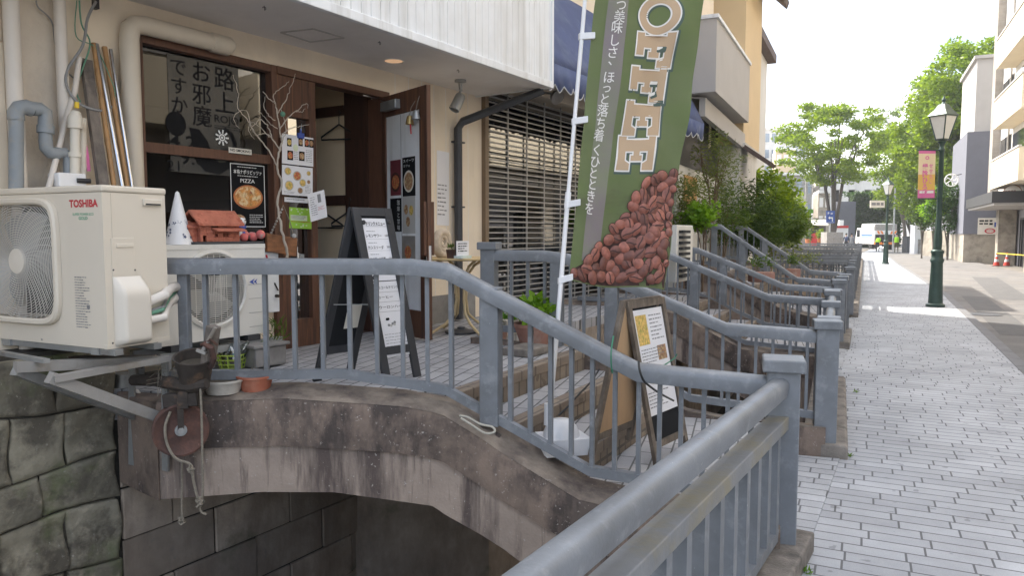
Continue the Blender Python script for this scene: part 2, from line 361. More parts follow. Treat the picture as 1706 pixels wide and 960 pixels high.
mat('interior', (.80, .645, .445), .9, var=.05, scale=2)
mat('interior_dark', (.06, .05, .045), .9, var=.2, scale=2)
mat('ac_beige', (.66, .60, .505), .42, var=.025, scale=1.5)
mat('ac_white', (.70, .68, .63), .45, var=.03, scale=2, dirt=[((.55, .52, .46), .66, 2, .12)])
mat('ac_cover', (.67, .62, .54), .35, var=.02, scale=2)
mat('grille', (.60, .57, .52), .4, var=.03, scale=3)
mat('grille_dark', (.02, .021, .022), .8, var=.2)
mat('ink_black', (.012, .012, .013), .8, var=.1, spec=.12)
mat('ink_grey', (.22, .22, .23), .7, var=.1)
mat('ink_pale', (.45, .44, .42), .7, var=.05)
mat('ink_red', (.50, .02, .035), .6, var=.05)
mat('ink_green', (.05, .35, .20), .6, var=.05)
mat('ink_blue', (.05, .09, .36), .6, var=.05)
mat('ink_white', (.78, .78, .76), .7, var=.04)
mat('paper', (.74, .735, .76), .75, var=.03, scale=4)
mat('paper_warm', (.70, .66, .58), .8, var=.04, scale=4)
mat('galv', (.36, .37, .37), .45, metal=.6, var=.15, scale=6, dirt=[((.20, .17, .14), .66, 5, .1)])
mat('galv_pale', (.30, .285, .265), .6, metal=.1, var=.15, scale=6, dirt=[((.22, .19, .15), .60, 4, .1)])
mat('steel_dark', (.06, .062, .068), .5, metal=.3, var=.15)
mat('chrome', (.62, .63, .65), .2, metal=1.0, var=.05)
mat('brass', (.55, .40, .16), .35, metal=.8, var=.15)
mat('rust', (.115, .055, .040), .8, var=.3, scale=14, bump=.3, bump_scale=70, dirt=[((.055, .034, .03), .52, 7, .1), ((.20, .11, .08), .68, 16, .06)])
mat('rust_dark', (.045, .036, .03), .85, var=.35, scale=14, bump=.4, bump_scale=60, dirt=[((.13, .08, .05), .62, 12, .07)])
mat('rope', (.25, .22, .175), .95, var=.2, scale=60, bump=.6, bump_scale=200)
mat('rope_white', (.42, .40, .34), .9, var=.1, scale=40)
mat('pvc_grey', (.24, .265, .285), .5, var=.12, scale=6, dirt=[((.33, .30, .25), .60, 7, .1)])
mat('pvc_cream', (.66, .615, .53), .5, var=.05, scale=5, dirt=[((.45, .38, .29), .68, 6, .08)])
mat('pipe_white', (.66, .61, .55), .5, var=.05, scale=3, dirt=[((.55, .51, .46), .62, 2, .1, (1, 1, .3))])
mat('duct_cream', (.62, .55, .45), .55, var=.05, scale=4)
mat('bamboo', (.38, .21, .085), .5, var=.2, scale=9, stretch=(4, 4, .6), dirt=[((.22, .12, .05), .6, 4, .1)])
mat('grey_timber', (.20, .17, .145), .9, var=.3, scale=6, stretch=(5, 5, .6), bump=.3, dirt=[((.085, .075, .068), .55, 4, .1)])
mat('cable_black', (.03, .03, .03), .6); mat('cable_green', (.12, .28, .19), .6); mat('cable_grey', (.25, .25, .25), .6)
mat('terracotta', (.36, .115, .065), .85, var=.15, scale=8, bump=.3, dirt=[((.45, .22, .15), .62, 5, .1)])
mat('terracotta_old', (.34, .175, .13), .85, var=.2, scale=6, bump=.3, dirt=[((.42, .33, .28), .6, 5, .1)])
mat('clay_red', (.48, .165, .105), .85, var=.22, scale=12, bump=.9, bump_scale=40, dirt=[((.36, .10, .06), .58, 22, .06)])
mat('planter', (.52, .49, .44), .8, var=.1, scale=5, dirt=[((.30, .27, .22), .56, 4, .12)])
mat('pot_pink', (.40, .25, .21), .85, var=.15, scale=6, bump=.3)
mat('shell', (.54, .45, .35), .8, var=.2, scale=14, bump=.8, bump_scale=40)
mat('table_yellow', (.62, .46, .24), .5, var=.08, scale=4)
mat('table_iron', (.60, .47, .27), .5, var=.1, scale=7, dirt=[((.26, .15, .08), .70, 9, .06)])
mat('driftwood', (.46, .405, .34), .85, var=.18, scale=18, bump=.3)
mat('plank', (.30, .13, .055), .7, var=.3, scale=5, stretch=(2, 2, 9), bump=.3, dirt=[((.14, .06, .03), .58, 4, .09)])
mat('chalkboard', (.016, .017, .019), .8, var=.2, scale=4, spec=.15)
mat('board_frame', (.034, .035, .039), .65, var=.2, scale=5, dirt=[((.35, .34, .32), .78, 30, .02)])
mat('menu_wood', (.125, .10, .078), .8, var=.3, scale=6, stretch=(5, 5, .8), bump=.3, dirt=[((.24, .20, .16), .6, 6, .1)])
mat('plywood', (.42, .275, .155), .7, var=.1, scale=4, stretch=(3, 3, .6))
mat('plastic_white', (.76, .76, .77), .35, var=.03)
mat('plastic_clear', (.62, .72, .68), .2, var=.1)
mat('basket_green', (.42, .56, .08), .5, var=.08)
mat('bottle_green', (.05, .30, .14), .2, var=.1)
mat('twine_green', (.05, .20, .12), .7)
mat('awning', (.065, .088, .19), .8, var=.1, scale=3, dirt=[((.13, .16, .25), .6, 2, .12)], bump=.1)
mat('awning_edge', (.62, .62, .62), .8)
mat('shutter', (.34, .33, .31), .45, metal=.2, var=.1, scale=4)
mat('frame_tan', (.19, .135, .085), .5, var=.12, scale=5)
mat('flag_green', (.155, .192, .085), .75, trans=.3, var=.05, scale=3, dirt=[((.145, .19, .075), .54, 1.6, .05, (.6, .6, 1.6)), ((.12, .12, .07), .60, 1.1, .05, (.5, .5, 1.4))])
mat('flag_stripe', (.20, .22, .14), .75, var=.05, scale=3, dirt=[((.205, .165, .19), .50, 1.2, .10)])
mat('flag_letter', (.47, .34, .22), .75, var=.03)
mat('flag_outline', (.72, .70, .67), .75, var=.02)
mat('flag_shadow', (.075, .11, .095), .8, var=.1)
mat('bean_dark', (.055, .022, .017), .7, var=.5, scale=30)
mat('bean', (.225, .080, .056), .5, var=.35, scale=34, island=.42)
mat('bean_crease', (.06, .024, .02), .7, var=.2)
mat('yellow_wall', (.70, .54, .33), .85, var=.04, scale=1.5)
mat('beige_siding', (.48, .43, .36), .8, var=.05, scale=1.5)
mat('balcony_grey', (.46, .44, .42), .8, var=.05, scale=1.5)
mat('roof_tile', (.12, .09, .08), .8, var=.2, scale=9)
mat('white_render', (.66, .64, .60), .85, var=.06, scale=1.0, dirt=[((.48, .46, .43), .62, .6, .12, (1, 1, .3))])
mat('grey_render', (.34, .34, .36), .85, var=.08, scale=1.0)
mat('tan_render', (.52, .41, .27), .85, var=.06, scale=1.0)
mat('cream_balcony', (.68, .60, .46), .8, var=.04, scale=1)
mat('bluegrey_panel', (.15, .155, .185), .7, var=.06, scale=2)
mat('stone_base', (.36, .32, .26), .9, var=.15, scale=3, dirt=[((.2, .18, .15), .56, 2, .1)], bump=.3)
mat('black_trim', (.025, .025, .028), .5, var=.1)
mat('lamp_green', (.045, .078, .068), .4, metal=.3, var=.15, scale=6)
mat('lamp_glass', (.72, .72, .68), .3, var=.05)
mat('banner_pink', (.68, .17, .38), .7, var=.06)
mat('banner_yellow', (.72, .46, .12), .7, var=.04); mat('banner_cream', (.75, .62, .42), .7, var=.04)
mat('hivis', (.45, .85, .03), .7, var=.08, scale=8)
mat('cloth_dark', (.05, .05, .055), .9, var=.2, scale=12); mat('cloth_blue', (.07, .09, .17), .9, var=.2, scale=12)
mat('cloth_khaki', (.11, .10, .06), .9, var=.2, scale=12); mat('cloth_grey', (.32, .32, .33), .9, var=.15, scale=12)
mat('skin', (.46, .29, .21), .6, var=.08, scale=10); mat('hair', (.015, .012, .01), .6, var=.3, scale=30)
mat('truck_white', (.74, .75, .76), .3, var=.03, coat=.3)
mat('truck_orange', (.72, .20, .03), .4); mat('truck_blue', (.08, .22, .55), .35); mat('tyre', (.02, .02, .02), .85)
mat('sign_blue', (.03, .075, .30), .45); mat('sign_red', (.55, .03, .03), .45)
mat('cone_red', (.70, .055, .03), .45, var=.06); mat('bar_yellow', (.80, .55, .03), .5)
mat('bark', (.10, .085, .07), .95, var=.3, scale=9, stretch=(3, 3, .6), bump=.6, bump_scale=20)
mat('bark_pale', (.22, .19, .155), .95, var=.25, scale=9, bump=.4)
mat('trunk_thin', (.16, .11, .07), .9, var=.2)
mat('pole_concrete', (.33, .32, .30), .9, var=.1)
mat('glass_dark', (.03, .035, .04), .08, var=.2, scale=.5)
mat('glass_sky', (.22, .27, .32), .08, var=.2, scale=.7)
mat('parapet_white', (.72, .71, .69), .8, var=.04)
mat('red_cloth', (.62, .04, .05), .7); mat('orange_pot', (.50, .17, .06), .8, var=.2, scale=10)
mat('eye_black', (.01, .01, .01), .3)
mat('food_red', (.42, .10, .05), .5, var=.5, scale=60, dirt=[((.55, .35, .10), .55, 50, .05)])
mat('food_yellow', (.62, .42, .12), .5, var=.4, scale=60, dirt=[((.28, .30, .06), .58, 40, .05)])
mat('food_brown', (.30, .16, .08), .5, var=.5, scale=60, dirt=[((.52, .40, .22), .55, 45, .05)])
mat('food_pizza', (.58, .26, .07), .5, var=.4, scale=26, dirt=[((.74, .58, .34), .54, 22, .05), ((.32, .10, .04), .62, 24, .04), ((.14, .20, .05), .67, 30, .03)])
mat('poster_maroon', (.16, .03, .04), .6, var=.15); mat('poster_green', (.33, .60, .06), .6, var=.1)
mat('lime_pale', (.66, .72, .52), .7)
mat('cardboard', (.58, .33, .12), .8, var=.12, scale=3)
mat('hanger', (.02, .02, .02), .4)
mat('mannequin', (.55, .50, .45), .6); mat('shirt', (.50, .53, .60), .9, var=.1, scale=9)
mat('yarn_pink', (.68, .17, .16), .9, var=.25, scale=22, dirt=[((.25, .40, .36), .58, 9, .06), ((.75, .55, .12), .66, 12, .05)])
mat('poster_film', (.042, .042, .04), .25, var=.2, scale=2)
glassmat('pane', (.30, .30, .29), .015, refl=.55)
glassmat('shop_pane', (.40, .42, .42), .02, refl=.3)
glassmat('bottle_clear', (.80, .86, .84), .15, .08)
leafmat('leaf_zelkova', (.085, .15, .012), (.20, .28, .02), .5)
leafmat('leaf_tall', (.095, .165, .016), (.21, .30, .028), .5)
leafmat('leaf_dark', (.035, .07, .018), (.08, .13, .03), .38)
leafmat('leaf_ivy', (.02, .055, .012), (.05, .11, .02), .25)
leafmat('leaf_olive', (.11, .15, .05), (.20, .23, .085), .45)
leafmat('leaf_bright', (.13, .27, .02), (.24, .40, .04), .5)
leafmat('leaf_bush', (.06, .11, .026), (.13, .19, .045), .45)
leafmat('leaf_small', (.08, .20, .03), (.16, .32, .05), .45)
leafmat('grass_leaf', (.07, .16, .02), (.14, .26, .03), .4)
# ------------------------------------------------------------------ street plan (metres, camera at the origin, +Y ahead)
def v2(x, y): return Vector((x, y, 0))
P0, P1 = v2(1.317, 3.55), v2(2.267, 5.28)
P2N, P2F, P3N, P3F = v2(3.70, 8.50), v2(4.55, 10.27), v2(5.25, 11.65), v2(6.45, 14.10)
BD = v2(-.954, .300)                       # across the canal, away from the street
SD = v2(.4305, .9026)                      # along the street
E = v2(.53, .848); N = v2(.848, -.53)      # along the shop front / out of it
W0 = v2(-1.592, 6.0)                       # a point of the cafe wall
PAVE_A = math.atan2(-.4305, .9026)
brickmat('pavers', (.43, .445, .47), (.345, .357, .38), (.12, .122, .13), .29, .112, .0058, ang=PAVE_A, offset=0, shuffle=True)
brickmat('deck_tile', (.42, .415, .425), (.33, .33, .345), (.10, .10, .10), .25, .10, .006, ang=math.atan2(.300, -.954)+math.pi/2, offset=.5)
brickmat('step_brick', (.30, .245, .19), (.235, .185, .145), (.15, .125, .10), .20, .07, .009, ang=math.atan2(P1.y-P0.y, P1.x-P0.x), bump=.4)
brickmat('riser_brick', (.28, .225, .17), (.21, .165, .125), (.13, .11, .09), .105, .13, .010, wall=(R(90), 0, math.atan2(P1.y-P0.y, P1.x-P0.x)), offset=0, bump=.4)
brickmat('small_tile', (.40, .36, .31), (.36, .32, .27), (.22, .20, .18), .11, .06, .006, wall=(R(90), 0, R(60)))

REDGE = [P0-v2(.506, .862)*9, P0-v2(.506, .862)*1.0, P0, P1, P2N, P2F, P3N, P3F]+[P3F+SD*k for k in (10, 25, 52)]
REDGE = [p+v2(.04, -.02) for p in REDGE]
LN = v2(-2.30, 4.22)
LEDGE = [LN-E*9, LN, LN+E*1.9]+[v2(-.2, 6.2)]+[v2(-.2, 6.2)+E*4]+[v2(-.2, 6.2)+E*4+SD*k for k in (4, 14, 40, 52)]
KERB = [G(1706, 625)-SD*22, G(1706, 625), G(1570, 490), G(1540, 470), G(1490, 437), G(1470, 420), G(1461, 410)]
KERB = [v2(p.x, p.y) for p in KERB]
def sheet(name, poly, z, m, kind='structure'):
    b = MB(); b.add([(p.x, p.y, z) for p in poly], [tuple(range(len(poly)))], 0); o = b.build(name, m); o['kind'] = kind; return o
far = 900
gr = [p for p in REDGE]+[LEDGE[-1]+v2(-.5, 0)]+[v2(-700, 75), v2(-700, far), v2(far, far), v2(far, -60), v2(REDGE[0].x, -60)]
sheet('ground', gr, -.12, 'road_light')
gl = [p for p in LEDGE]+[v2(-500, 66), v2(-500, -60), v2(LEDGE[0].x, -60)]
sheet('bank_ground', gl, .62, 'soil')
sheet('canal_water', [LEDGE[0]+v2(-4, -4), REDGE[0]+v2(4, -4), REDGE[-1]+v2(4, 4), LEDGE[-1]+v2(-4, 4)], -1.75, 'canal_water')
sw = REDGE+[KERB[-1]]+KERB[::-1][1:]
sheet('sidewalk', sw, 0.0, 'pavers')
RD = [p for p in KERB]+[KERB[-1]+v2(30, 44), KERB[-1]+v2(42, 40)]+[p+v2(3.9, -1.9) for p in KERB[::-1]]
sheet('road', RD, -.05, 'asphalt')
b = MB()
for a, c in zip(KERB[:-1], KERB[1:]):
    t = (c-a).normalized(); n = v2(t.y, -t.x)
    L = (c-a).length; k = max(1, int(L/0.6))
    if a.y > 30: k = 1
    for i in range(k):
        p, q = a+t*(L*i/k+.004), a+t*(L*(i+1)/k-.004)
        b.prism([p+n*.0+V2((0, 0), -.2), p+n*.15+V2((0, 0), -.2), p+n*.15+V2((0, 0), .004), p+V2((0, 0), .004)], q-p)
kb = b.build('kerb', 'road_kerb', bevel=.008); struct(kb)

# canal walls
def wall_strip(name, pts, z0, z1, m, label, th=.25, side=1):
    b = MB()
    for a, c in zip(pts[:-1], pts[1:]):
        t = (c-a).normalized(); n = v2(t.y, -t.x)*side
        b.prism([a+V2((0, 0), z0), a+n*th+V2((0, 0), z0), a+n*th+V2((0, 0), z1), a+V2((0, 0), z1)], c-a)
    o = b.build(name, m); tag(o, label, 'wall'); return o
wall_strip('canal_wall', REDGE, -1.9, -.004, 'ashlar', 'dark stone canal wall below the pale pavement, street side', .25, 1)

# rubble wall under the air conditioner
rw = thing('stone_wall', 'mossy rubble stone canal wall below the large air conditioner', 'wall', V2(LN, -1.75))
b = MB(); wz1, wz0 = .95, -1.75; Ls = 6.2
pt = lambda s, z, q=0: LN-E*s+N*q+V2((0, 0), z)
b.prism([pt(-.0, wz0, -.02), pt(Ls, wz0, -.02), pt(Ls, wz1+.02, -.02), pt(-.0, wz1+.02, -.02)], -N*.25)
b.build('backing', 'rubble_joint', rw)
b = MB(); r2 = random.Random(5); rows = [-1.75, -1.42, -1.12, -.84, -.54, -.26, .05, .33, .64, .95]
def jz(row, s):
    return rows[row]+(.03*math.sin(s*2.1+row*2.2)+.012*math.sin(s*7+row)+.03*s*((row % 3)-1) if 0 < row < len(rows)-1 else 0)
for k in range(len(rows)-1):
    s = -.0; first = True
    while s < Ls:
        w = r2.uniform(.22, .44); s1 = min(s+w, Ls); g = .0045
        sl0 = r2.uniform(-.05, .05); sl1 = r2.uniform(-.05, .05)
        amp = r2.uniform(.008, .024); ph = r2.uniform(0, 9); tilt = r2.uniform(-.02, .02)
        def fn(u, v, s=s, s1=s1, k=k, amp=amp, ph=ph, tilt=tilt):
            u = .5-.5*math.cos(math.pi*u); v = .5-.5*math.cos(math.pi*v)
            ss = s+g+(s1-s-2*g)*u; z0, z1 = jz(k, ss)+g, jz(k+1, ss)-g
            z = z0+(z1-z0)*v; e = min(u, 1-u, v, 1-v)
            q = amp*min(1, e*16)**.5+.020*(mnoise.fractal(Vector((ss*4+ph, z*4, ph)), 1.0, 2.1, 5))+tilt*(u-.5)
            if e < 1e-6: q = -.03
            wob = .012*math.sin(z*17+ph) if 0 < u < 1 else .010*math.sin(z*13+ss*5)
            return pt(ss+wob, z, q)
        b.grid(fn, 22, 18); s = s1
bo = b.build('blocks', 'rubble', rw, smooth=True, ang=40)

# ashlar abutment continuing under the bridge
aw = thing('abutment_wall', 'dark coursed stone abutment under the first footbridge', 'wall', V2(LN, -1.75))
b = MB(); b.prism([LN+V2((0, 0), -1.75)-N*.02, LN+E*2.6+V2((0, 0), -1.75)-N*.02, LN+E*2.6+V2((0, 0), .6)-N*.02, LN+V2((0, 0), .6)-N*.02], -N*.2); b.build('backing', 'rubble_joint', aw)
b = MB(); z = -1.75; k = 0
while z < .55:
    h = .31; s = .004-(.3 if k % 2 else 0)
    while s < 2.6:
        a, c = max(s, .004), min(s+.62, 2.6)
        if c-a > .05:
            q = r2.uniform(.012, .03)
            b.prism([LN+E*(a+.005)+V2((0, 0), z+.005), LN+E*(c-.005)+V2((0, 0), z+.005), LN+E*(c-.005)+V2((0, 0), min(z+h, .6)-.005), LN+E*(a+.005)+V2((0, 0), min(z+h, .6)-.005)], N*q)
        s += .62
    z += h; k += 1
b.build('courses', 'ashlar', aw, bevel=.008)
wall_strip('canal_wall', LEDGE[2:], -1.9, .60, 'ashlar', 'dark stone canal wall on the shop side beyond the first footbridge', .25, -1)

# paved terrace between the bridge and the shop fronts
ter = [v2(-2.28, 4.23), v2(-1.80, 4.10), v2(-.62, 4.13), P0+BD*1.83+(P1-P0)*.055, P1+BD*1.83, v2(-.2, 6.2), v2(-.2, 6.2)+E*6, v2(-.2, 6.2)+E*6-N*3.2, W0-E*3.2-N*2.5, LN-E*.1-N*.05]
tb = MB(); tb.add([(p.x, p.y, .70) for p in ter]+[(p.x, p.y, .52) for p in ter], [tuple(range(len(ter)))]+[(i, (i+1) % len(ter), len(ter)+(i+1) % len(ter), len(ter)+i) for i in range(len(ter))])
struct(tb.build('terrace_pavement', 'deck_tile'))

# ------------------------------------------------------------------ railings
def lin(tab, s):
    if s <= tab[0][0]: return tab[0][1]
    for (a, x), (c, y) in zip(tab[:-1], tab[1:]):
        if s <= c: return x+(y-x)*(s-a)/(c-a)
    return tab[-1][1]
def chain(pts):
    """plan polyline -> f(s) in metres along it"""
    cum = [0]
    for a, c in zip(pts[:-1], pts[1:]): cum.append(cum[-1]+(c-a).length)
    def f(s):
        for i in range(len(pts)-1):
            if s <= cum[i+1] or i == len(pts)-2: return pts[i]+(pts[i+1]-pts[i])*((s-cum[i])/(cum[i+1]-cum[i]))
    return f, cum
RPROF = [(-.056, -.088), (.056, -.088), (.060, -.034), (.055, -.014), (.038, -.002), (0, .0), (-.038, -.002), (-.055, -.014), (-.060, -.034)]
BPROF = [(-.024, 0), (.024, 0), (.024, .052), (-.024, .052)]
def sweep(mb, f, ztab, ss, prof, mi=0):
    n = len(prof); vs = []
    for i, s in enumerate(ss):
        a, c = f(max(s-.02, ss[0])), f(min(s+.02, ss[-1])); t = (c-a).normalized(); nn = v2(-t.y, t.x)
        p = f(s); z = lin(ztab, s)
        for u, w in prof: vs.append(p+nn*u+V2((0, 0), z+w))
    fs = [(i*n+j, i*n+(j+1) % n, (i+1)*n+(j+1) % n, (i+1)*n+j) for i in range(len(ss)-1) for j in range(n)]
    fs += [tuple(range(n-1, -1, -1)), tuple((len(ss)-1)*n+j for j in range(n))]
    mb.add(vs, fs, mi)
def samples(tab, s0, s1):
    ks = sorted({s0, s1} | {round(k, 3) for k, _ in tab if s0 < k < s1}); out = []
    for k in ks:
        if s0 < k < s1: out += [k-.014, k, k+.014]
        else: out.append(k)
    return [x for x in sorted(out) if s0 <= x <= s1]
def post_mesh(p, ang, w, z0, z1, cap):
    b = MB(); b.abox(V2(p, z0), w, w, z1-z0-(.055 if cap else 0), ang); return b
def railing(label, f, s0, s1, top, bot, bals, posts, group='blue grey bridge railings', name='bridge_railing', bw=.022, bd=.036):
    base = f(s0); r = thing(name, label, 'railing', V2(base, max(0, lin(bot, s0)-.1)), group)
    b = MB(); sweep(b, f, top, samples(top, s0, s1), RPROF); b.build('top_rail', 'rail_paint', r, smooth=True, ang=50)
    b = MB(); sweep(b, f, bot, samples(bot, s0, s1), BPROF); b.build('bottom_rail', 'rail_paint', r)
    for s, w, z0, z1, cap in posts:
        a, c = f(s-.05), f(s+.05); t = (c-a).normalized(); ang = math.atan2(t.y, t.x)
        po = post_mesh(f(s), ang, w, z0, z1, cap).build('post', 'rail_paint', r, bevel=.006)
        if cap:
            b = MB(); b.abox(V2(f(s), z1-.062), w+.045, w+.045, .062, ang); b.build('cap', 'rail_paint', po, bevel=.008)
    for s in bals:
        p = f(s); a, c = f(s-.05), f(s+.05); t = (c-a).normalized(); ang = math.atan2(t.y, t.x)
        z0, z1 = lin(bot, s)+.048, lin(top, s)-.078
        b = MB(); b.abox(V2(p, z0), bw, bd, z1-z0, ang); b.build('baluster', 'rail_paint', r)
    return r
Q1, Q2 = D(735, 440, 4.06), D(277, 430, 4.03)
fN, cumN = chain([P0, P0+BD*1.5, v2(Q1.x, Q1.y), v2(Q2.x, Q2.y)])
def s_at(f, x, s0, s1):
    """where the railing crosses the sight line of pixel column x"""
    lo, hi = s0, s1
    for _ in range(40):
        m = (lo+hi)/2; p = f(m); px = CX+FPX*p.x/(p.y*_cp+.037)
        if px > x: lo = m
        else: hi = m
    return (lo+hi)/2
topN = [(0, .90), (.70, .935), (1.74, 1.437), (1.95, 1.463), (3.3, 1.468)]
botN = [(0, .25), (.95, .322), (1.76, .71), (2.32, .80), (3.3, .795)]
EN = cumN[-1]
balN = [s_at(fN, x, 0, EN) for x in (344, 394, 443, 491, 538, 583, 628, 671, 712, 752, 851, 884, 918, 953, 988, 1026, 1066, 1101, 1137, 1175, 1215, 1254)]
railing('near railing of the first footbridge, arched over the concrete parapet beside the air conditioners', fN, .0, EN, topN, botN, balN,
        [(0, .15, .09, 1.0, True), (1.5, .105, .55, 1.31, False), (EN-.09, .055, .60, 1.40, False)])
def LF(P): return lambda s: P+BD*s
topF = [(0, .90), (.70, .935), (1.90, 1.440), (2.1, 1.466), (3.6, 1.468)]
botF = [(0, .25), (.95, .322), (1.9, .74), (2.2, .795), (3.6, .80)]
railing('far railing of the first footbridge, behind the coffee banner and wooden menu board', LF(P1), 0, 2.57, topF, botF,
        [.13+.118*i for i in range(11)]+[1.66, 1.78, 1.89]+[2.1, 2.24, 2.38], [(0, .15, .09, .98, True), (1.56, .10, .55, 1.33, False), (2.0, .10, .66, 1.44, False), (2.57, .12, .70, 1.53, True)])
def zs(tab, k, dz=0): return [(s, z0+(z0-.9 if False else 0)+dz*min(1, s/1.9)) for s, z0 in tab]
sets = [(P2N, 3.0, 0.0, 'near railing of the second footbridge, its lower end beside the pale steps'), (P2F, 3.4, 0.0, 'far railing of the second footbridge, sloping up towards the leafy shrubs'),
        (P3N, 3.6, .36, 'near railing of the third footbridge, its high end under the bright green bush'), (P3F, 4.0, .36, 'far railing of the third footbridge, half hidden behind overhanging shrub leaves')]
for P, Lm, dz, lab in sets:
    t2 = [(s, z0-.05+dz*min(1, max(0, (s-.65)/1.2))) for s, z0 in topF]; b2 = [(s, z0-.05+dz*min(1, max(0, (s-.9)/1.0))) for s, z0 in botF]
    railing(lab, LF(P), 0, Lm, t2, b2, [.13+.125*i for i in range(int((Lm-.3)/.125))], [(0, .15, .05, .96, True), (1.56, .10, .5, 1.25+dz*.7, False), (2.0, .10, .6, 1.38+dz, False)])

# canal-side railings along the pavement: a round rail above a flat one
def canal_railing(label, A, B, posts, sp=.185, m2='rail_paint', ext=0, z=0.0):
    t = (B-A).normalized(); L = (B-A).length; f = lambda s: A+t*s; ang = math.atan2(t.y, t.x)
    r = thing('canal_railing', label, 'railing', V2(A, z+.09), 'canal edge railings along the pavement')
    b = MB(); n_ = v2(-t.y, t.x); b.prism([f(.06)+n_*u+V2((0, 0), z+.91+w) for u, w in [(-.036, -.088), (.036, -.088), (.042, -.05), (.042, -.026), (.034, -.009), (.019, -.001), (0, .001), (-.019, -.001), (-.034, -.009), (-.042, -.026), (-.042, -.05)]], t*(L-.12)); b.build('top_rail', 'rail_paint', r, smooth=True, ang=45)
    b = MB(); b.beam(f(.06)+V2((0, 0), z+.695), f(L-.06)+V2((0, 0), z+.695), .09, .065); b.build('middle_rail', m2, r, bevel=.005)
    b = MB(); b.beam(f(.06)+V2((0, 0), z+.16), f(L-.06)+V2((0, 0), z+.16), .05, .05); b.build('bottom_rail', 'rail_paint', r)
    for s in posts:
        po = post_mesh(f(s), ang, .13, z+.09, z+.96, True).build('post', 'rail_paint', r, bevel=.006)
        b = MB(); b.abox(V2(f(s), z+.90), .17, .17, .06, ang); b.build('cap', 'rail_paint', po, bevel=.008)
    s = .16
    while s < L-.1:
        if all(abs(s-q) > .09 for q in posts):
            b = MB(); b.abox(V2(f(s), z+.185), .05, .05, .475, ang); b.build('baluster', 'rail_paint', r)
        s += sp
FGD = v2(-.529, -.849)
canal_railing('large foreground railing with a round top rail and a lichen stained lower rail', P0, P0+FGD*6.5, [2.9, 4.8], m2='rail_lichen')
canal_railing('canal edge railing between the first and second footbridges', P1+v2(.05, .10), P2N-v2(.05, .10), [.32, 1.75, 3.2])
canal_railing('canal edge railing between the second and third footbridges', P2F+v2(.05, .10), P3N-v2(.05, .10), [.8])
def plinth(label, A, B):
    b = MB(); t = (B-A).normalized(); n = v2(t.y, -t.x)
    b.prism([A-n*.14+V2((0, 0), -.3), A+n*.17+V2((0, 0), -.3), A+n*.17+V2((0, 0), .085), A+n*.15+V2((0, 0), .10), A-n*.14+V2((0, 0), .10)], B-A)
    tag(b.build('stone_kerb', 'kerb_stone', bevel=.012), label, 'kerb', 'stone kerbs under the canal railings')
plinth('stone kerb under the large foreground railing', P0+v2(.09, .15), P0+FGD*6.5)
plinth('stone kerb under the railing after the first footbridge', P1-v2(.05, .09), P2N-v2(.35, .75))
plinth('stone kerb under the railing between the second and third footbridges', P2F-v2(.05, .09), P3N+v2(.0, .1))

# farther railings: low flat bridges and the canal edge running on
def far_set(P, n, Lm, zz, lab, grp='far footbridge railings'):
    r = thing('bridge_railing', lab, 'railing', V2(P, 0.0), grp)
    f = LF(P)
    b = MB(); b.beam(f(0)+V2((0, 0), zz-.04), f(Lm)+V2((0, 0), zz-.04+.02), .11, .08); b.build('top_rail', 'rail_paint', r)
    b = MB(); b.beam(f(0)+V2((0, 0), zz-.60), f(Lm)+V2((0, 0), zz-.58), .05, .05); b.build('bottom_rail', 'rail_paint', r)
    po = post_mesh(f(0), math.atan2(BD.y, BD.x), .15, .02, zz+.07, True).build('post', 'rail_paint', r)
    b = MB()
    for i in range(int(Lm/.14)): b.abox(V2(f(.15+i*.14), zz-.58), .03, .03, .50, .3)
    o = b.build('balusters', 'rail_paint', r); o['kind'] = 'stuff'
for i, (k, zz) in enumerate([(3.2, .97), (6.0, .97), (8.2, .98), (12.5, 1.0), (15, 1.0), (20, 1.02), (23, 1.02), (30, 1.04)]):
    words = ['first', 'second', 'third', 'fourth', 'fifth', 'sixth', 'seventh', 'eighth'][i]
    far_set(P3F+SD*k, 1, 4.6, zz, 'low flat footbridge railing, %s one beyond the three sloping bridges' % words)
def edge_run(label, A, B):
    t = (B-A).normalized(); L = (B-A).length
    r = thing('canal_railing', label, 'railing', V2(A, .05), 'canal edge railings along the pavement')
    b = MB(); b.tube([A+V2((0, 0), .87), B+V2((0, 0), .87)], .05, 10); b.build('top_rail', 'rail_paint', r, smooth=True)
    b = MB(); b.beam(A+V2((0, 0), .67), B+V2((0, 0), .67), .08, .06); b.build('middle_rail', 'rail_paint', r)
    k = int(L/1.6)
    for i in range(k+1): post_mesh(A+t*(L*i/k), math.atan2(t.y, t.x), .13, 0, .98, False).build('post', 'rail_paint', r)
    b = MB()
    for i in range(int(L/.14)): b.abox(V2(A+t*(i*.14), .05), .034, .055, .6, math.atan2(t.y, t.x))
    o = b.build('balusters', 'rail_paint', r); o['kind'] = 'stuff'
edge_run('canal edge railing running from the third footbridge into the distance', P3F+SD*.2, P3F+SD*34)
plinth('long stone kerb under the distant canal railing', P3F, P3F+SD*34)

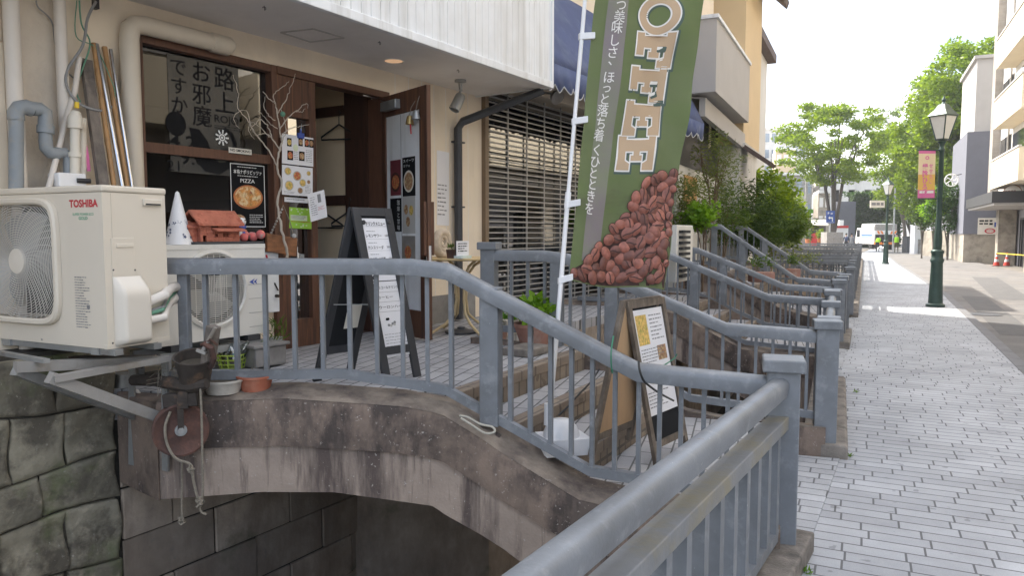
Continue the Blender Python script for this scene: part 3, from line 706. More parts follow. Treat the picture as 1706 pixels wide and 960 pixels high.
# ------------------------------------------------------------------ footbridges
OUT = [(0, .17), (.7, .19), (.98, .225), (1.39, .43), (1.73, .615), (2.0, .665), (2.6, .71), (3.4, .69)]
BOT = [(0, -.85), (.6, -.55), (1.0, -.33), (1.39, -.09), (1.83, .115), (2.36, .195), (2.75, .20), (3.4, .155)]
def parapet(root, f, s0, s1, off, dz, lo=.0):
    """side beam: dark weathered band over a recessed paler panel, arched below"""
    ss = sorted({s0, s1} | {k for k, _ in OUT+BOT if s0 < k < s1} | {s0+(s1-s0)*i/26 for i in range(27)})
    sg = 1 if off > 0 else -1
    def ring(s, prof):
        a, c = f(max(s-.03, s0)), f(min(s+.03, s1)); t = (c-a).normalized(); n = v2(t.y, -t.x)
        z = lin(OUT, s)+dz*min(1, s/1.9); return [f(s)+n*(sg*u)*-1+V2((0, 0), (z+w) if w is not None else lin(BOT, s)+dz*.6) for u, w in prof]
    def strip(prof, nm, m):
        b = MB(); n = len(prof); vs = []
        for s in ss: vs += ring(s, prof)
        fs = [(i*n+j, i*n+(j+1) % n, (i+1)*n+(j+1) % n, (i+1)*n+j) for i in range(len(ss)-1) for j in range(n)]
        fs += [tuple(range(n-1, -1, -1)), tuple((len(ss)-1)*n+j for j in range(n))]
        b.add(vs, fs); b.build(nm, m, root, smooth=True, ang=30)
    o = abs(off)
    strip([(o, -.022), (o, -.25), (-.10, -.25), (-.10, .045), (o-.03, .014), (o-.012, .004)], 'edge_band', 'concrete_band')
    strip([(o-.018, -.2505), (o-.018, None), (-.08, None), (-.08, -.2505)], 'arch_panel', 'concrete_panel')
    strip([(o-.008, .0055), (o-.034, .0185), (-.104, .0485), (-.104, .040), (o-.035, .008)], 'coping', 'concrete_top')
def bridge(label, Pn, Pf, Lm, dz, near=True, first=False):
    r = thing('footbridge', label, 'footbridge', V2((Pn+Pf)/2, 0), 'concrete footbridges over the canal')
    if first:
        fo, cu = fN, EN+.0
        parapet(r, fo, -.0, EN+.02, .14, 0)
    else: parapet(r, LF(Pn), 0, Lm, .14, dz)
    parapet(r, LF(Pf), 0, Lm if not first else 2.7, -.14, dz)
    w = (Pf-Pn)
    def pl(L, k, z): return Pn+BD*L+w*k+V2((0, 0), z)
    k0, k1 = .05, .95; zt = .70+dz*.9-(.05 if not first else 0)
    n = 3; rise = (zt-.22)/n; Ls = [1.73, 1.40, 1.06]
    b = MB(); b.prism([pl(.25, k0, -.25), pl(.25, k0, .22), pl(1.06, k0, .22), pl(1.06, k0, -.25)], w*(k1-k0)); b.build('landing', 'deck_tile', r)
    b = MB(); b.prism([pl(-.12, k0+.02, -.25), pl(-.12, k0+.02, .012), pl(.249, k0+.02, .012), pl(.249, k0+.02, -.25)], w*(k1-k0-.04)); b.build('step', 'pavers', r)
    for i in range(n):
        z1 = zt-rise*i; La = Ls[i]; Lb = Ls[i-1] if i else (Lm if not first else 2.2)
        if i == 0 and first: Lb = La+.1005
        st = MB()
        st.prism([pl(La+.10, k0, z1-rise-.12), pl(La+.10, k0, z1-.002), pl(Lb-.001, k0, z1-.002), pl(Lb-.001, k0, z1-rise-.12)], w*(k1-k0)); so = st.build('step', 'deck_tile', r)
        st = MB(); st.prism([pl(La, k0, z1-.068), pl(La, k0, z1), pl(La+.0995, k0, z1), pl(La+.0995, k0, z1-.068)], w*(k1-k0)); st.build('nosing', 'step_brick', so, bevel=.006)
        st = MB(); st.prism([pl(La+.006, k0, z1-rise-.1), pl(La+.006, k0, z1-.069), pl(La+.0995, k0, z1-.069), pl(La+.0995, k0, z1-rise-.1)], w*(k1-k0)); st.build('riser', 'riser_brick', so)
    b = MB(); b.prism([pl(.6, k0, -.35), pl(.7, k0, .02), pl(1.9, k0, zt-.14), pl(Lm, k0, zt-.14), pl(Lm, k0, zt-.4), pl(1.9, k0, zt-.42)], w*(k1-k0)); b.build('slab', 'concrete_plain', r)
bridge('first footbridge with brick edged steps and a stained arched concrete side', P0, P1, 3.3, 0, first=True)
bridge('second footbridge with pale steps, behind the first one', P2N, P2F, 3.6, 0)
bridge('third and highest footbridge, in front of the bushes', P3N, P3F, 4.0, .36)
# end block of the first bridge, turned back to the stone wall
b = MB(); c0 = fN(EN+.02); tt = (fN(EN)-fN(EN-.1)).normalized(); nn = v2(tt.y, -tt.x)*-1
c1 = c0+nn*.14; c2 = v2(-2.28, 4.20)
b.prism([c1+V2((0, 0), .155), c2+V2((0, 0), .155), c2+v2(.25, .35)+V2((0, 0), .155), c0-nn*.2+V2((0, 0), .155)], V2((0, 0), .535))
tag(b.build('bridge_end_block', 'concrete_band', bevel=.01), 'angled dark concrete block where the first footbridge meets the stone wall', 'concrete block')
# ------------------------------------------------------------------ cafe front (t along the wall, z up, q out of the wall)
def fac(t, z, q=0.0): return W0+E*t+N*q+V2((0, 0), z)
def FP(x, y, q=0.0): return hit(x, y, W0+N*q, N)
def ft(x, y=389, q=0.0):
    p = FP(x, y, q)-W0; return p.dot(E), p.z
def fbox(b, t0, t1, z0, z1, q0, q1, mi=0): b.box(fac((t0+t1)/2, (z0+z1)/2, (q0+q1)/2), E*(t1-t0)/2, N*(q1-q0)/2, Vector((0, 0, (z1-z0)/2)), mi)
TW0, TW1, TP0, TP1 = ft(233)[0], ft(463)[0], ft(463)[0], ft(527)[0]
TD1 = ft(641)[0]
ZH = 2.86; ZS = 3.05; TE = ft(790)[0]; TL = -4.6
SQ = .89; SOFT = 2.30
cafe = thing('cafe_building', 'cream two storey cafe with white boarded upper wall, brown window and open door', 'building', fac(0, .66, -2))
b = MB()
fbox(b, TL, TW0, .55, ZS, -.14, 0); fbox(b, TW0, TD1, ZH, ZS, -.14, 0); fbox(b, TW0, TW1, .55, 1.42, -.14, -.01)
fbox(b, TD1, TE, .98, ZS, -.14, 0); fbox(b, TD1, TE, .55, .98, -.14, .012, 1)
k = TD1+.16
b.build('wall', ['cream_wall', 'concrete_plain'], cafe)
b = MB()
while k < TE:                                             # joints of the boarding beside the door
    fbox(b, k, k+.006, .985, ZS-.002, .0, .0015); k += .19
b.build('board_joints', 'soffit', cafe)
b = MB(); fbox(b, TL, SOFT, ZS, ZS+.10, -1.0, SQ-.02); b.build('soffit', 'soffit', cafe)
b = MB(); fbox(b, TL, SOFT, ZS-.012, ZS+.055, SQ-.019, SQ+.03); b.build('fascia_trim', 'fascia', cafe, bevel=.006)
b = MB(); k = TL
while k < SOFT-.01:
    w = min(.098, SOFT-k); fbox(b, k, k+w-.004, ZS+.0555, 8.4, SQ-.015, SQ+.012); k += .098
fbox(b, TL, SOFT-.002, ZS+.11, 8.39, SQ-.10, SQ-.0155, 1)
b.build('boarding', ['fascia', 'soffit'], cafe)
b = MB(); fbox(b, TL, SOFT, ZS+.101, 9.6, -6.5, SQ-.101); b.build('upper_storey', 'cream_wall', cafe)
b = MB(); fbox(b, SOFT-.02, SOFT+.012, ZS-.01, 8.4, -.4, SQ+.031); b.build('corner_trim', 'fascia', cafe)
b = MB(); fbox(b, TL-.3, SOFT+.4, 9.6, 9.9, -6.8, SQ+.5); b.build('roof', 'roof_tile', cafe)
# soffit hatch, hooks, downlight, spotlight
hp = [hit(x, y, (0, 0, ZS), (0, 0, 1)) for x, y in ((468, 53), (522, 47), (573, 62), (518, 69))]
b = MB()
for a, c in zip(hp, hp[1:]+hp[:1]): b.beam(a-V2((0, 0), .002), c-V2((0, 0), .002), .016, .008)
b.build('ceiling_hatch', 'ink_pale', cafe)
for x, y in ((440, 9), (632, 68), (763, 115)):
    p = hit(x, y, (0, 0, ZS), (0, 0, 1)); b = MB(); b.tube([p+Vector((0.012*math.sin(a), 0, -.03-.012*math.cos(a)+.012)) if a else p for a in (0, .3, 1.2, 2.4, 3.6, 4.4)], .0025, 5); b.build('hook', 'steel_dark', cafe)
m = bpy.data.materials.new('warm_lamp'); m.use_nodes = True
pb = m.node_tree.nodes['Principled BSDF']; pb.inputs['Base Color'].default_value = (.75, .58, .42, 1); pb.inputs['Emission Color'].default_value = (1, .6, .34, 1); pb.inputs['Emission Strength'].default_value = .16; MATS['warm_lamp'] = m
p = hit(656, 101, (0, 0, ZS), (0, 0, 1)); b = MB(); b.lathe([(.085, -.006), (.085, .0), (.075, .0)], p, 24, cap=False); b.disc(p-V2((0, 0), .003), (0, 0, -1), .075, 24, 1)
b.build('downlight', ['fascia', 'warm_lamp'], cafe)
sp = thing('spotlight', 'grey cylindrical spotlight hanging under the white soffit near the drainpipe', 'spotlight', hit(767, 133, (0, 0, ZS), (0, 0, 1)))
p = Vector(sp.location); b = MB(); b.lathe([(.055, 0), (.055, -.02), (.02, -.03), (.014, -.09)], p, 16); b.build('base', 'galv', sp, smooth=True)
b = MB(); a0 = p+Vector((.01, 0, -.09)); b.tube([a0, a0+Vector((-.03, -.02, -.06))], .012, 8); b.build('arm', 'galv', sp)
b = MB(); ax = Vector((-.35, -.25, -.8)).normalized(); b.lathe([(.035, -.05), (.048, -.03), (.052, .12), (.045, .125), (.043, .10)], a0+Vector((-.02, -.02, -.09)), 18, ax); b.build('head', 'galv', sp, smooth=True)

# window
zm = ft(350, 255)[1]
b = MB(); fbox(b, TW0, TW0+.05, 1.42, ZH, -.09, .025); fbox(b, TW1-.05, TW1, .70, ZH, -.09, .03); fbox(b, TW0+.0505, TW1-.0505, ZH-.055, ZH, -.09, .025)
fbox(b, TW0+.0505, TW1-.0505, 1.42, 1.50, -.09, .03)
wf = b.build('window', 'brown_wood', cafe, bevel=.004)
b = MB(); fbox(b, TW0+.0505, TW1-.0505, zm-.035, zm+.03, -.08, .0); b.build('mid_rail', 'brown_wood', wf)
b = MB(); fbox(b, TW0+.0505, TW1-.0505, 1.501, zm-.0355, -.045, -.039); fbox(b, TW0+.0505, TW1-.0505, zm+.0305, ZH-.0555, -.045, -.039); b.build('pane', 'pane', wf)
b = MB(); fbox(b, TW0-.03, TW0-.001, 1.42, ZH+.03, -.0, .02); fbox(b, TW0-.03, TD1, ZH+.001, ZH+.03, .0, .02); b.build('frame_trim', 'cream_wall', cafe)
# fixed door panel between window and doorway
b = MB(); fbox(b, TP0+.001, TP0+.105, .70, ZH-.06, -.06, .02); fbox(b, TP1-.07, TP1, .70, ZH-.06, -.06, .02); fbox(b, TP0+.1055, TP1-.0705, .70, .92, -.06, .018); fbox(b, TP0+.1055, TP1-.0705, 2.50, ZH-.06, -.06, .018)
dp = b.build('side_panel', 'worn_wood', cafe, bevel=.004)
b = MB(); fbox(b, TP0+.1055, TP1-.0705, .921, 2.499, -.03, -.024); b.build('pane', 'pane', dp)
b = MB(); fbox(b, TP0+.001, TD1+.05, ZH-.0595, ZH, -.09, .035); b.build('door_header', 'brown_wood', cafe, bevel=.004)
# doorway: jamb on the right as deep as the wall, vestibule wall with coat rails
b = MB(); fbox(b, TD1-.045, TD1+.05, .70, ZH-.06, -.142, .03); b.build('door_jamb', 'brown_wood', cafe, bevel=.004)
TV = TD1-.06
b = MB(); fbox(b, TV, TV+.06, .70, ZH+.1, -.42, -.141); b.build('inner_post', 'dark_wood', cafe)
b = MB(); fbox(b, TV+.02, TV+.06, .70, 3.0, -3.2, -.4205); fbox(b, TL, TV+.06, .70, 3.0, -3.3, -3.201); fbox(b, TL, TV+.06, 3.0, 3.04, -3.3, -.141); fbox(b, TL-.05, TL, .70, 3.0, -3.3, -.141)
b.build('inner_walls', 'interior', cafe)
b = MB(); fbox(b, TL, TV, .690, .705, -3.2, -.141); b.build('inner_floor', 'dark_wood', cafe)
def vest(x, y): return hit(x, y, fac(TV+.02, 0, 0), E)
for y0, y1, xx in ((189, 181, 566), (335, 336, 566)):
    a = vest(530, y0); z = a.z; b = MB(); fbox(b, TV-.002, TV+.0195, z-.045, z+.045, -3.0, -.43); b.build('coat_rail', 'dark_wood', cafe)
def hanger(x, y, lab, w=.36):
    p = vest(x, y)-E*.05; r = thing('coat_hanger', lab, 'hanger', p, 'black coat hangers in the cafe entrance')
    ax = -N*.8-E*.25; ax = V2((ax.x, ax.y)).normalized(); u = Vector((0, 0, 1))
    b = MB(); b.tube([p+E*.04+u*.0, p+u*.025, p-ax*.015+u*.005, p-u*.03, p-u*.10], .004, 6); b.build('hook', 'hanger', r)
    b = MB(); c = p-u*.10; b.tube([c, c+ax*w*.5-u*.11, c+ax*w*.5-u*.135, c-ax*w*.5-u*.135, c-ax*w*.5-u*.11, c], .008, 6, closed=False); b.build('frame', 'hanger', r)
hanger(571, 190, 'black coat hanger on the upper coat rail, seen high in the doorway')
hanger(548, 338, 'black coat hanger on the lower coat rail, left in the doorway')
hanger(588, 334, 'black coat hanger on the lower coat rail, partly behind the chalkboard')

# open door leaf
HI = FP(641, 389, .03); OU = D(716, 389, 6.07); HI = v2(HI.x, HI.y); OU = v2(OU.x, OU.y)
ld = (OU-HI).normalized(); lw = (OU-HI).length; ln = v2(ld.y, -ld.x); ln = ln if ln.dot(-HI) > 0 else -ln
def leaf(s, z, q=0): return HI+ld*s+ln*q+V2((0, 0), z)
def lbox(b, s0, s1, z0, z1, q0, q1, mi=0): b.box(leaf((s0+s1)/2, (z0+z1)/2, (q0+q1)/2), ld*(s1-s0)/2, ln*(q1-q0)/2, Vector((0, 0, (z1-z0)/2)), mi)
door = thing('cafe_door', 'dark brown cafe door standing open with posters and bells on it', 'door', leaf(.0, .71))
b = MB(); lbox(b, 0, .07, .72, 2.80, -.02, .02); lbox(b, lw-.12, lw, .72, 2.80, -.02, .02); lbox(b, .0705, lw-.1205, 2.62, 2.80, -.02, .02); lbox(b, .0705, lw-.1205, .72, .95, -.02, .02)
df = b.build('frame', 'worn_wood', door, bevel=.004)
b = MB(); lbox(b, .0705, lw-.1205, .951, 2.619, -.008, .008); b.build('panel', 'fascia', door)
b = MB(); lbox(b, lw*.42, lw*.42+.006, .96, 2.61, .0085, .0095); b.build('panel_joint', 'ink_grey', door)
for s in (-1, 1):
    b = MB(); lbox(b, lw-.055, lw-.005, 1.42, 1.86, .022*s, .05*s); b.build('handle', 'worn_wood', door, bevel=.006)
b = MB(); lbox(b, lw-.06, lw-.01, 1.36, 1.41, .0205, .026); lbox(b, lw+.0005, lw+.003, 1.30, 1.50, -.012, .012); b.build('lock', 'chrome', door)
cz = 2.70
cl = MB(); lbox(cl, .08, .34, cz-.04, cz+.04, .021, .075); co = cl.build('door_closer', 'galv', door, bevel=.006)
b = MB(); b.beam(leaf(.12, cz+.05, .05), leaf(.12, cz+.05, .05)-E*.30+N*.02, .02, .01); b.build('closer_arm', 'chrome', co)
for i, (s, z, mm, n) in enumerate(((lw-.20, 2.50, 'brass', 'small brass bell hanging on the open door, left of the grey bell'), (lw-.10, 2.53, 'galv', 'small grey bell hanging on the open door, right of the brass bell'))):
    r = thing('door_bell', n, 'bell', leaf(s, z, .06), 'bells on the cafe door')
    b = MB(); b.lathe([(.006, .075), (.022, .065), (.03, .03), (.036, 0), (.032, 0), (.02, .03)], leaf(s, z, .06), 16); b.build('bell_body', mm, r, smooth=True)
    b = MB(); b.tube([leaf(s, z+.075, .06), leaf(s, z+.14, .045), leaf(s+.03*(1-i), z+.19, .025)], .003, 5); b.build('cord', 'rope', r)
    if i == 0:
        b = MB(); b.tube([leaf(s+.01, z, .06), leaf(s+.02, z-.08, .06)], .006, 6); b.build('ribbon', 'ink_red', r)
# posters on the open door
def dsheet(u0, v0, u1, v1): return Sheet(leaf(u0, v0, .0095), leaf(u1, v0, .0095), leaf(u0, v1, .0095))
def lpx(x, y):
    p = hit(x, y, HI+ln*.0095, ln)-HI; return p.dot(ld), p.z
def poster(name, sh, label, cat, paper, prints, group=None, th=.002):
    """prints(mbdict, sheet): fills meshes by part name"""
    r = thing(name, label, cat, sh(sh.w/2, sh.h), group)
    b = MB(); sh.slab(b, th); b.build('sheet', paper, r)
    parts = {}
    def P(nm, m):
        key = (nm, m) if nm != 'picture' else (nm, m, len(parts))
        if key not in parts: parts[key] = MB()
        return parts[key]
    prints(P, sh)
    for key, q in parts.items():
        if q.f: q.build(key[0], key[1], r)
    return r
def dp_(P, s, foods):
    pass
pa, pb_ = lpx(650, 268), lpx(668, 325); pc, pd = lpx(670, 263), lpx(692, 326)
def bowl(P, s, u, v, r, food, plate='ink_white', sy=1.0):
    s.ell(P('picture', plate), u, v, r, r*sy, .0010); s.ell(P('picture', food), u, v, r*.82, r*.82*sy, .0016)
def pr1(P, s):
    s.ell(P('picture', 'bean_dark'), s.w*.5, s.h*.62, s.w*.46, s.h*.28, .0008); s.ell(P('picture', 'food_red'), s.w*.5, s.h*.62, s.w*.36, s.h*.20, .0014)
poster('door_poster', dsheet(pa[0], pa[1], pb_[0], pb_[1]), 'maroon poster with a dark soup bowl on the open door', 'poster', 'poster_maroon', pr1, 'posters on the open door')
def pr2(P, s):
    put(P('lettering', 'ink_white'), s, 'スイーツ', s.w*.08, s.h*.05, s.h*.10, width=s.w*.84); put(P('lettering', 'ink_white'), s, 'カフェ', s.w*.1, s.h*.19, s.h*.07, width=s.w*.5)
    bowl(P, s, s.w*.5, s.h*.62, s.w*.40, 'food_brown', 'paper_warm', 1.1)
poster('door_poster', dsheet(pc[0], pc[1], pd[0], pd[1]), 'black poster with white letters and a pale bowl on the open door', 'poster', 'ink_black', pr2, 'posters on the open door')
pa, pb_ = lpx(650, 331), lpx(669, 386); pc, pd = lpx(670, 328), lpx(692, 389)
def pr3(P, s):
    put(P('lettering', 'ink_white'), s, '珈琲と甘味', s.w*.62, s.h*.05, s.w*.26, vertical=True)
poster('door_poster', dsheet(pa[0], pa[1], pb_[0], pb_[1]), 'narrow black poster with a column of white letters, lower on the open door', 'poster', 'ink_black', pr3, 'posters on the open door')
def pr4(P, s):
    for u, v, f in ((.3, .35, 'food_brown'), (.7, .38, 'food_yellow'), (.45, .68, 'food_brown')): s.ell(P('picture', f), s.w*u, s.h*v, s.w*.16, s.w*.2, .001)
poster('door_poster', dsheet(pc[0], pc[1], pd[0], pd[1]), 'grey poster with three small dishes, lower on the open door', 'poster', 'ink_pale', pr4, 'posters on the open door')
pa, pb_ = lpx(670, 393), lpx(692, 440)
def pr5(P, s):
    s.ell(P('picture', 'food_red'), s.w*.45, s.h*.6, s.w*.25, s.h*.25, .001); s.lines(P('lettering', 'ink_grey'), s.w*.1, s.w*.9, s.h*.08, s.h*.3, 3)
poster('door_poster', dsheet(pa[0], pa[1], pb_[0], pb_[1]), 'pale blue poster with a reddish dish at the bottom of the open door', 'poster', 'galv_pale', pr5, 'posters on the open door')
# notice on the boarding right of the door
sh = Sheet(FP(728, 250, .003), FP(748, 254, .003), FP(728, 375, .003))
poster('wall_notice', sh, 'tall white notice on the cream boarding behind the open door', 'notice', 'paper', lambda P, s: s.lines(P('lettering', 'ink_grey'), .01, s.w*.8, s.h*.45, s.h*.9, 8))

# pipes and ducts on the wall
def pipe(name, label, cat, pts, r, m, collars=(), n=12, parent=None):
    b = MB(); b.tube(pts, r, n)
    root = thing(name, label, cat, pts[-1]); b.build('pipe', m, root, smooth=True)
    for c0, c1 in collars:
        b = MB(); b.tube([c0, c1], r*1.22, n); b.build('collar', m, root, smooth=True)
    return root
a = lambda x, y, q: FP(x, y, q)
b = MB(); q = .07
du = thing('pipe_duct', 'cream plastic pipe duct bent round the corner of the cafe window', 'duct', a(212, 320, q))
z = ft(300, 57, q)[1]; t0 = ft(215, 60, q)[0]; t1 = ft(352, 60, q)[0]; t2 = ft(386, 70, q)[0]
b = MB(); b.tube([fac(t0, .95, q), fac(t0, z-.10, q), fac(t0+.012, z-.04, q), fac(t0+.04, z-.012, q), fac(t0+.10, z, q), fac(t1, z, q)], .058, 14); b.build('duct', 'duct_cream', du, smooth=True)
b = MB(); b.tube([fac(t1-.01, z, q), fac(t1, z, q), fac(t2-.03, z, q), fac(t2-.005, z-.01, q)], [.06, .066, .066, .05], 14); b.build('end_cap', 'duct_cream', du, smooth=True)
for xp, rr, lab in ((328, .045, 'white drainpipe standing in the corner by the leaning poles'), ):
    t = ft(110, 200, .09)[0]
t = ft(322/3, 200, .10)[0]; pipe('drainpipe', 'white round drainpipe on the wall just left of the leaning poles', 'pipe', [fac(t, 3.04, .10), fac(t, .72, .10)], .032, 'pipe_white')
t = ft(27, 200, .14)[0]; pipe('drainpipe', 'thick white drainpipe at the left edge behind the grey trap pipe', 'pipe', [fac(t, 3.04, .14), fac(t, .72, .14)], .040, 'pipe_white')
t = ft(4, 200, .10)[0]
tp = thing('meter_box', 'narrow cream box column at the far left edge of the wall', 'box', fac(t, .9, .06)); b = MB(); fbox(b, t-.10, t+.03, .9, 2.62, .021, .09); b.build('box_lower', 'cream_wall', tp, bevel=.006); b = MB(); fbox(b, t-.10, t+.03, 2.63, 3.04, .021, .08); b.build('box_upper', 'cream_wall', tp, bevel=.006)
# stucco strip on the left
t0, t1 = TL, ft(104)[0]
b = MB(); fbox(b, t0, t1, .64, ZS-.001, .001, .02); b.build('stucco_strip', 'stucco', cafe)
# grey trap pipe and the cream one beside it
def wp(x, y, q): return FP(x, y, q)
g = thing('waste_pipe', 'grey plastic waste pipe with a double bend above the large air conditioner', 'pipe', wp(27, 318, .20))
b = MB(); q = .20
b.tube([wp(27, 330, q), wp(27, 198, q)], .036, 14); b.build('riser', 'pvc_grey', g, smooth=True)
b = MB(); b.tube([wp(27, 200, q), wp(26, 188, q), wp(32, 180, q), wp(42, 178, q), wp(54, 182, q)], .041, 14); b.build('elbow', 'pvc_grey', g, smooth=True)
b = MB(); b.tube([wp(54, 181, q), wp(66, 182, q), wp(75, 188, q), wp(76, 200, q), wp(76, 212, q)], .038, 14); b.build('elbow', 'pvc_grey', g, smooth=True)
b = MB(); b.tube([wp(76, 209, q), wp(76, 222, q)], .043, 14); b.tube([wp(76, 220, q), wp(76, 234, q)], .033, 14); b.build('collar', 'pvc_grey', g, smooth=True)
b = MB(); b.tube([wp(76, 232, q), wp(77, 246, q), wp(84, 254, q), wp(98, 256, q)], .035, 14); b.build('elbow', 'pvc_grey', g, smooth=True)
b = MB(); b.tube([wp(97, 255, q), wp(108, 254, q), wp(114, 260, q), wp(115, 290, q)], .028, 12); b.build('elbow', 'pvc_grey', g, smooth=True)
g = thing('drain_joint', 'cream plastic pipe joint with a yellow valve above the white pump box', 'pipe joint', wp(125, 300, .26)); q = .24
b = MB(); b.tube([wp(125, 295, q), wp(125, 214, q)], .026, 14); b.build('pipe', 'pvc_cream', g, smooth=True)
b = MB(); b.tube([wp(125, 214, q), wp(125, 196, q), wp(127, 186, q)], [.038, .038, .024], 14); b.build('joint', 'pvc_cream', g, smooth=True); b = MB(); b.tube([wp(125, 262, q), wp(125, 254, q)], .034, 14); b.build('collar', 'pvc_cream', g, smooth=True)
b = MB(); b.tube([wp(137, 197, q-.04), wp(137, 300, q-.04)], .022, 12); b.build('branch', 'pvc_cream', g, smooth=True)
b = MB(); b.tube([wp(128, 180, q), wp(128, 170, q)], .012, 8); b.build('valve', 'bar_yellow', g)
b = MB(); b.tube([wp(142, 243, q-.04), wp(145, 258, q-.03), wp(148, 285, q-.03)], .010, 6); b.build('ribbon', 'banner_pink', g)
g = thing('pump_box', 'small white pump box on top of the large air conditioner', 'box', wp(112, 312, .22)); c = wp(112, 301, .22)
b = MB(); b.box(c, E*.075, N*.06, Vector((0, 0, .04))); b.build('case', 'plastic_white', g, bevel=.008)
b = MB(); b.tube([c+E*.02+N*.06, c+E*.09+N*.07], .014, 10); b.build('plug', 'black_trim', g)
# hose running down behind it
pipe('hose', 'pale flexible hose running down beside the leaning poles', 'hose', [wp(132, 95, .10), wp(125, 150, .12), wp(108, 205, .16), wp(94, 262, .20), wp(80, 318, .24)], .016, 'pipe_white')
# poles leaning on the wall
def lean(name, label, cat, x0, y0, x1, y1, r, m, q0=.06, q1=.26, knots=0, grp=None, n=10):
    A, B = wp(x0, y0, q0), wp(x1, y1, q1); d = B-A; B2 = A+d*1.35
    if knots:
        pts, rs = [], []
        for i in range(knots*3+1):
            k = i/(knots*3); pts.append(A+(B2-A)*k); rs.append(r*(1.15 if i % 3 == 0 else 1))
        b = MB(); b.tube(pts, rs, n)
    else: b = MB(); b.tube([A, B2], r, n)
    o = b.build(name, m, smooth=True); tag(o, label, cat, grp); return o
G1 = 'poles leaning in the corner by the window'
lean('bamboo_pole', 'brown bamboo pole leaning on the wall, left of the other bamboo pole', 'pole', 156, 72, 190, 312, .014, 'bamboo', knots=6, grp=G1)
lean('metal_pole', 'shiny metal pole between the two bamboo poles', 'pole', 161, 73, 204, 312, .012, 'chrome', .07, .27, grp=G1)
lean('bamboo_pole', 'brown bamboo pole leaning between the two metal poles', 'pole', 174, 78, 212, 312, .014, 'bamboo', .06, .25, knots=6, grp=G1)
lean('metal_pole', 'shiny metal pole closest to the window of the leaning poles', 'pole', 184, 82, 220, 312, .011, 'chrome', .06, .24, grp=G1)
A, B = wp(143, 100, .05), wp(172, 312, .28); b = MB(); b.beam(A, A+(B-A)*1.35, .06, .03, up=N); tag(b.build('timber_plank', 'grey_timber'), 'weathered grey plank leaning behind the bamboo poles', 'plank', G1)
# loose cables on the wall
def cable(label, pts, r, m, name='cable', grp='loose cables on the cafe wall'):
    P = [Vector(p) for p in pts]; out = []
    for i in range(len(P)-1):
        p0, p1, p2, p3 = P[max(i-1, 0)], P[i], P[i+1], P[min(i+2, len(P)-1)]
        for k in range(6):
            t = k/6; out.append(.5*((2*p1)+(p2-p0)*t+(2*p0-5*p1+4*p2-p3)*t*t+(3*p1-p0-3*p2+p3)*t**3))
    out.append(P[-1]); b = MB(); b.tube(out, r, 6); o = b.build(name, m, smooth=True)
    if label: tag(o, label, name.replace('_', ' '), grp)
    return o
W = lambda x, y, q=.05: wp(x, y, q)
cable('thin grey cable drooping from the top left corner of the wall', [W(60, 0), W(64, 12), W(86, 35), W(92, 75), W(104, 110), W(125, 132)], .004, 'cable_grey')
cable('thick dark cable loop hanging from the soffit over the pipes', [W(160, 2, .08), W(146, 30, .10), W(138, 75, .12), W(113, 115, .13), W(112, 145, .14), W(132, 172, .16), W(165, 184, .16), W(186, 178, .14), W(190, 160, .12)], .008, 'cable_grey')
cable('green cable hanging in a loop behind the dark cable', [W(132, 0, .07), W(136, 40, .08), W(150, 72, .09), W(136, 118, .10), W(127, 150, .10), W(134, 170, .1)], .005, 'cable_green')
cable('thin green wire arching over the leaning poles', [W(128, 0, .06), W(127, 60, .06), W(160, 80, .08), W(188, 140, .16), W(192, 160, .16)], .003, 'cable_green')
b = MB(); b.box(W(159, 3, .06), E*.012, N*.02, Vector((0, 0, .04))); tag(b.build('cable_clip', 'black_trim'), 'small black cable clip under the soffit corner', 'clip')
# dark drainpipe at the right end of the cafe wall, bent out under the awning
q = .06; p1 = FP(763, 209, q); p0 = v2(p1.x, p1.y)+V2((0, 0), .72); p2 = D(905, 150, 7.55)
pp = pipe('drainpipe', 'dark grey drainpipe at the right end of the cafe wall, bent up under the awning', 'pipe', [p0, p1-V2((0, 0), .03), p1+(p2-p1).normalized()*.05+V2((0, 0), .02), p2], .042, 'steel_dark', n=8)
for y in (237, 345):
    p = FP(763, y, .03); b = MB(); b.box(p, E*.075, N*.035, Vector((0, 0, .008))); b.build('bracket', 'steel_dark', pp)

# ------------------------------------------------------------------ window film, signs on the glass
def wsheet(x0, y0, x1, y1, q=-.036):
    a, c, d = FP(x0, y0, q), FP(x1, y0, q), FP(x0, y1, q); t0 = (a-W0).dot(E); t1 = (c-W0).dot(E)
    return Sheet(fac(t0, a.z, q), fac(t1, a.z, q), fac(t0, d.z, q))
s = wsheet(278, 88, 396, 285)
def wuv(x, y): p = FP(x, y, -.036)-s.o; return p.dot(s.ex), p.dot(s.ey)
def film(P, s):
    L = P('lettering', 'ink_black')
    def col(txt, x, y0, y1, sx=1.0):
        u, v0 = wuv(x, y0); _, v1 = wuv(x, y1); n = len(txt); sz = (v1-v0)/(n*1.0)
        put(L, s, txt, u, v0, sz*.98, vertical=True, bold=.007, pitch=1.0, sx=sx)
    col('路上', 355, 108, 190, 1.05); col('お邪魔', 317, 98, 212, 1.05); col('ですか', 281, 92, 190, 1.05)
    u, v = wuv(357, 190); put(L, s, 'ROJO', u, v, .075, width=.20, bold=.012)
    u, v = wuv(357, 208); s.lines(L, u, u+.22, v, v+.03, 2)
    u, v = wuv(293, 206); s.ell(L, u, v, .075, .082)
    u, v = wuv(281, 222); put(L, s, '4.25', u, v, .125, bold=.015, width=.28)
    u, v = wuv(300, 250); put(L, s, '9.6', u, v, .125, bold=.015, width=.19)
    u, v = wuv(278, 266); put(L, s, '21', u, v, .10, width=.09)
poster('window_film', s, 'dark translucent exhibition poster with large black letters inside the upper cafe window', 'poster', 'poster_film', film, th=.0015)
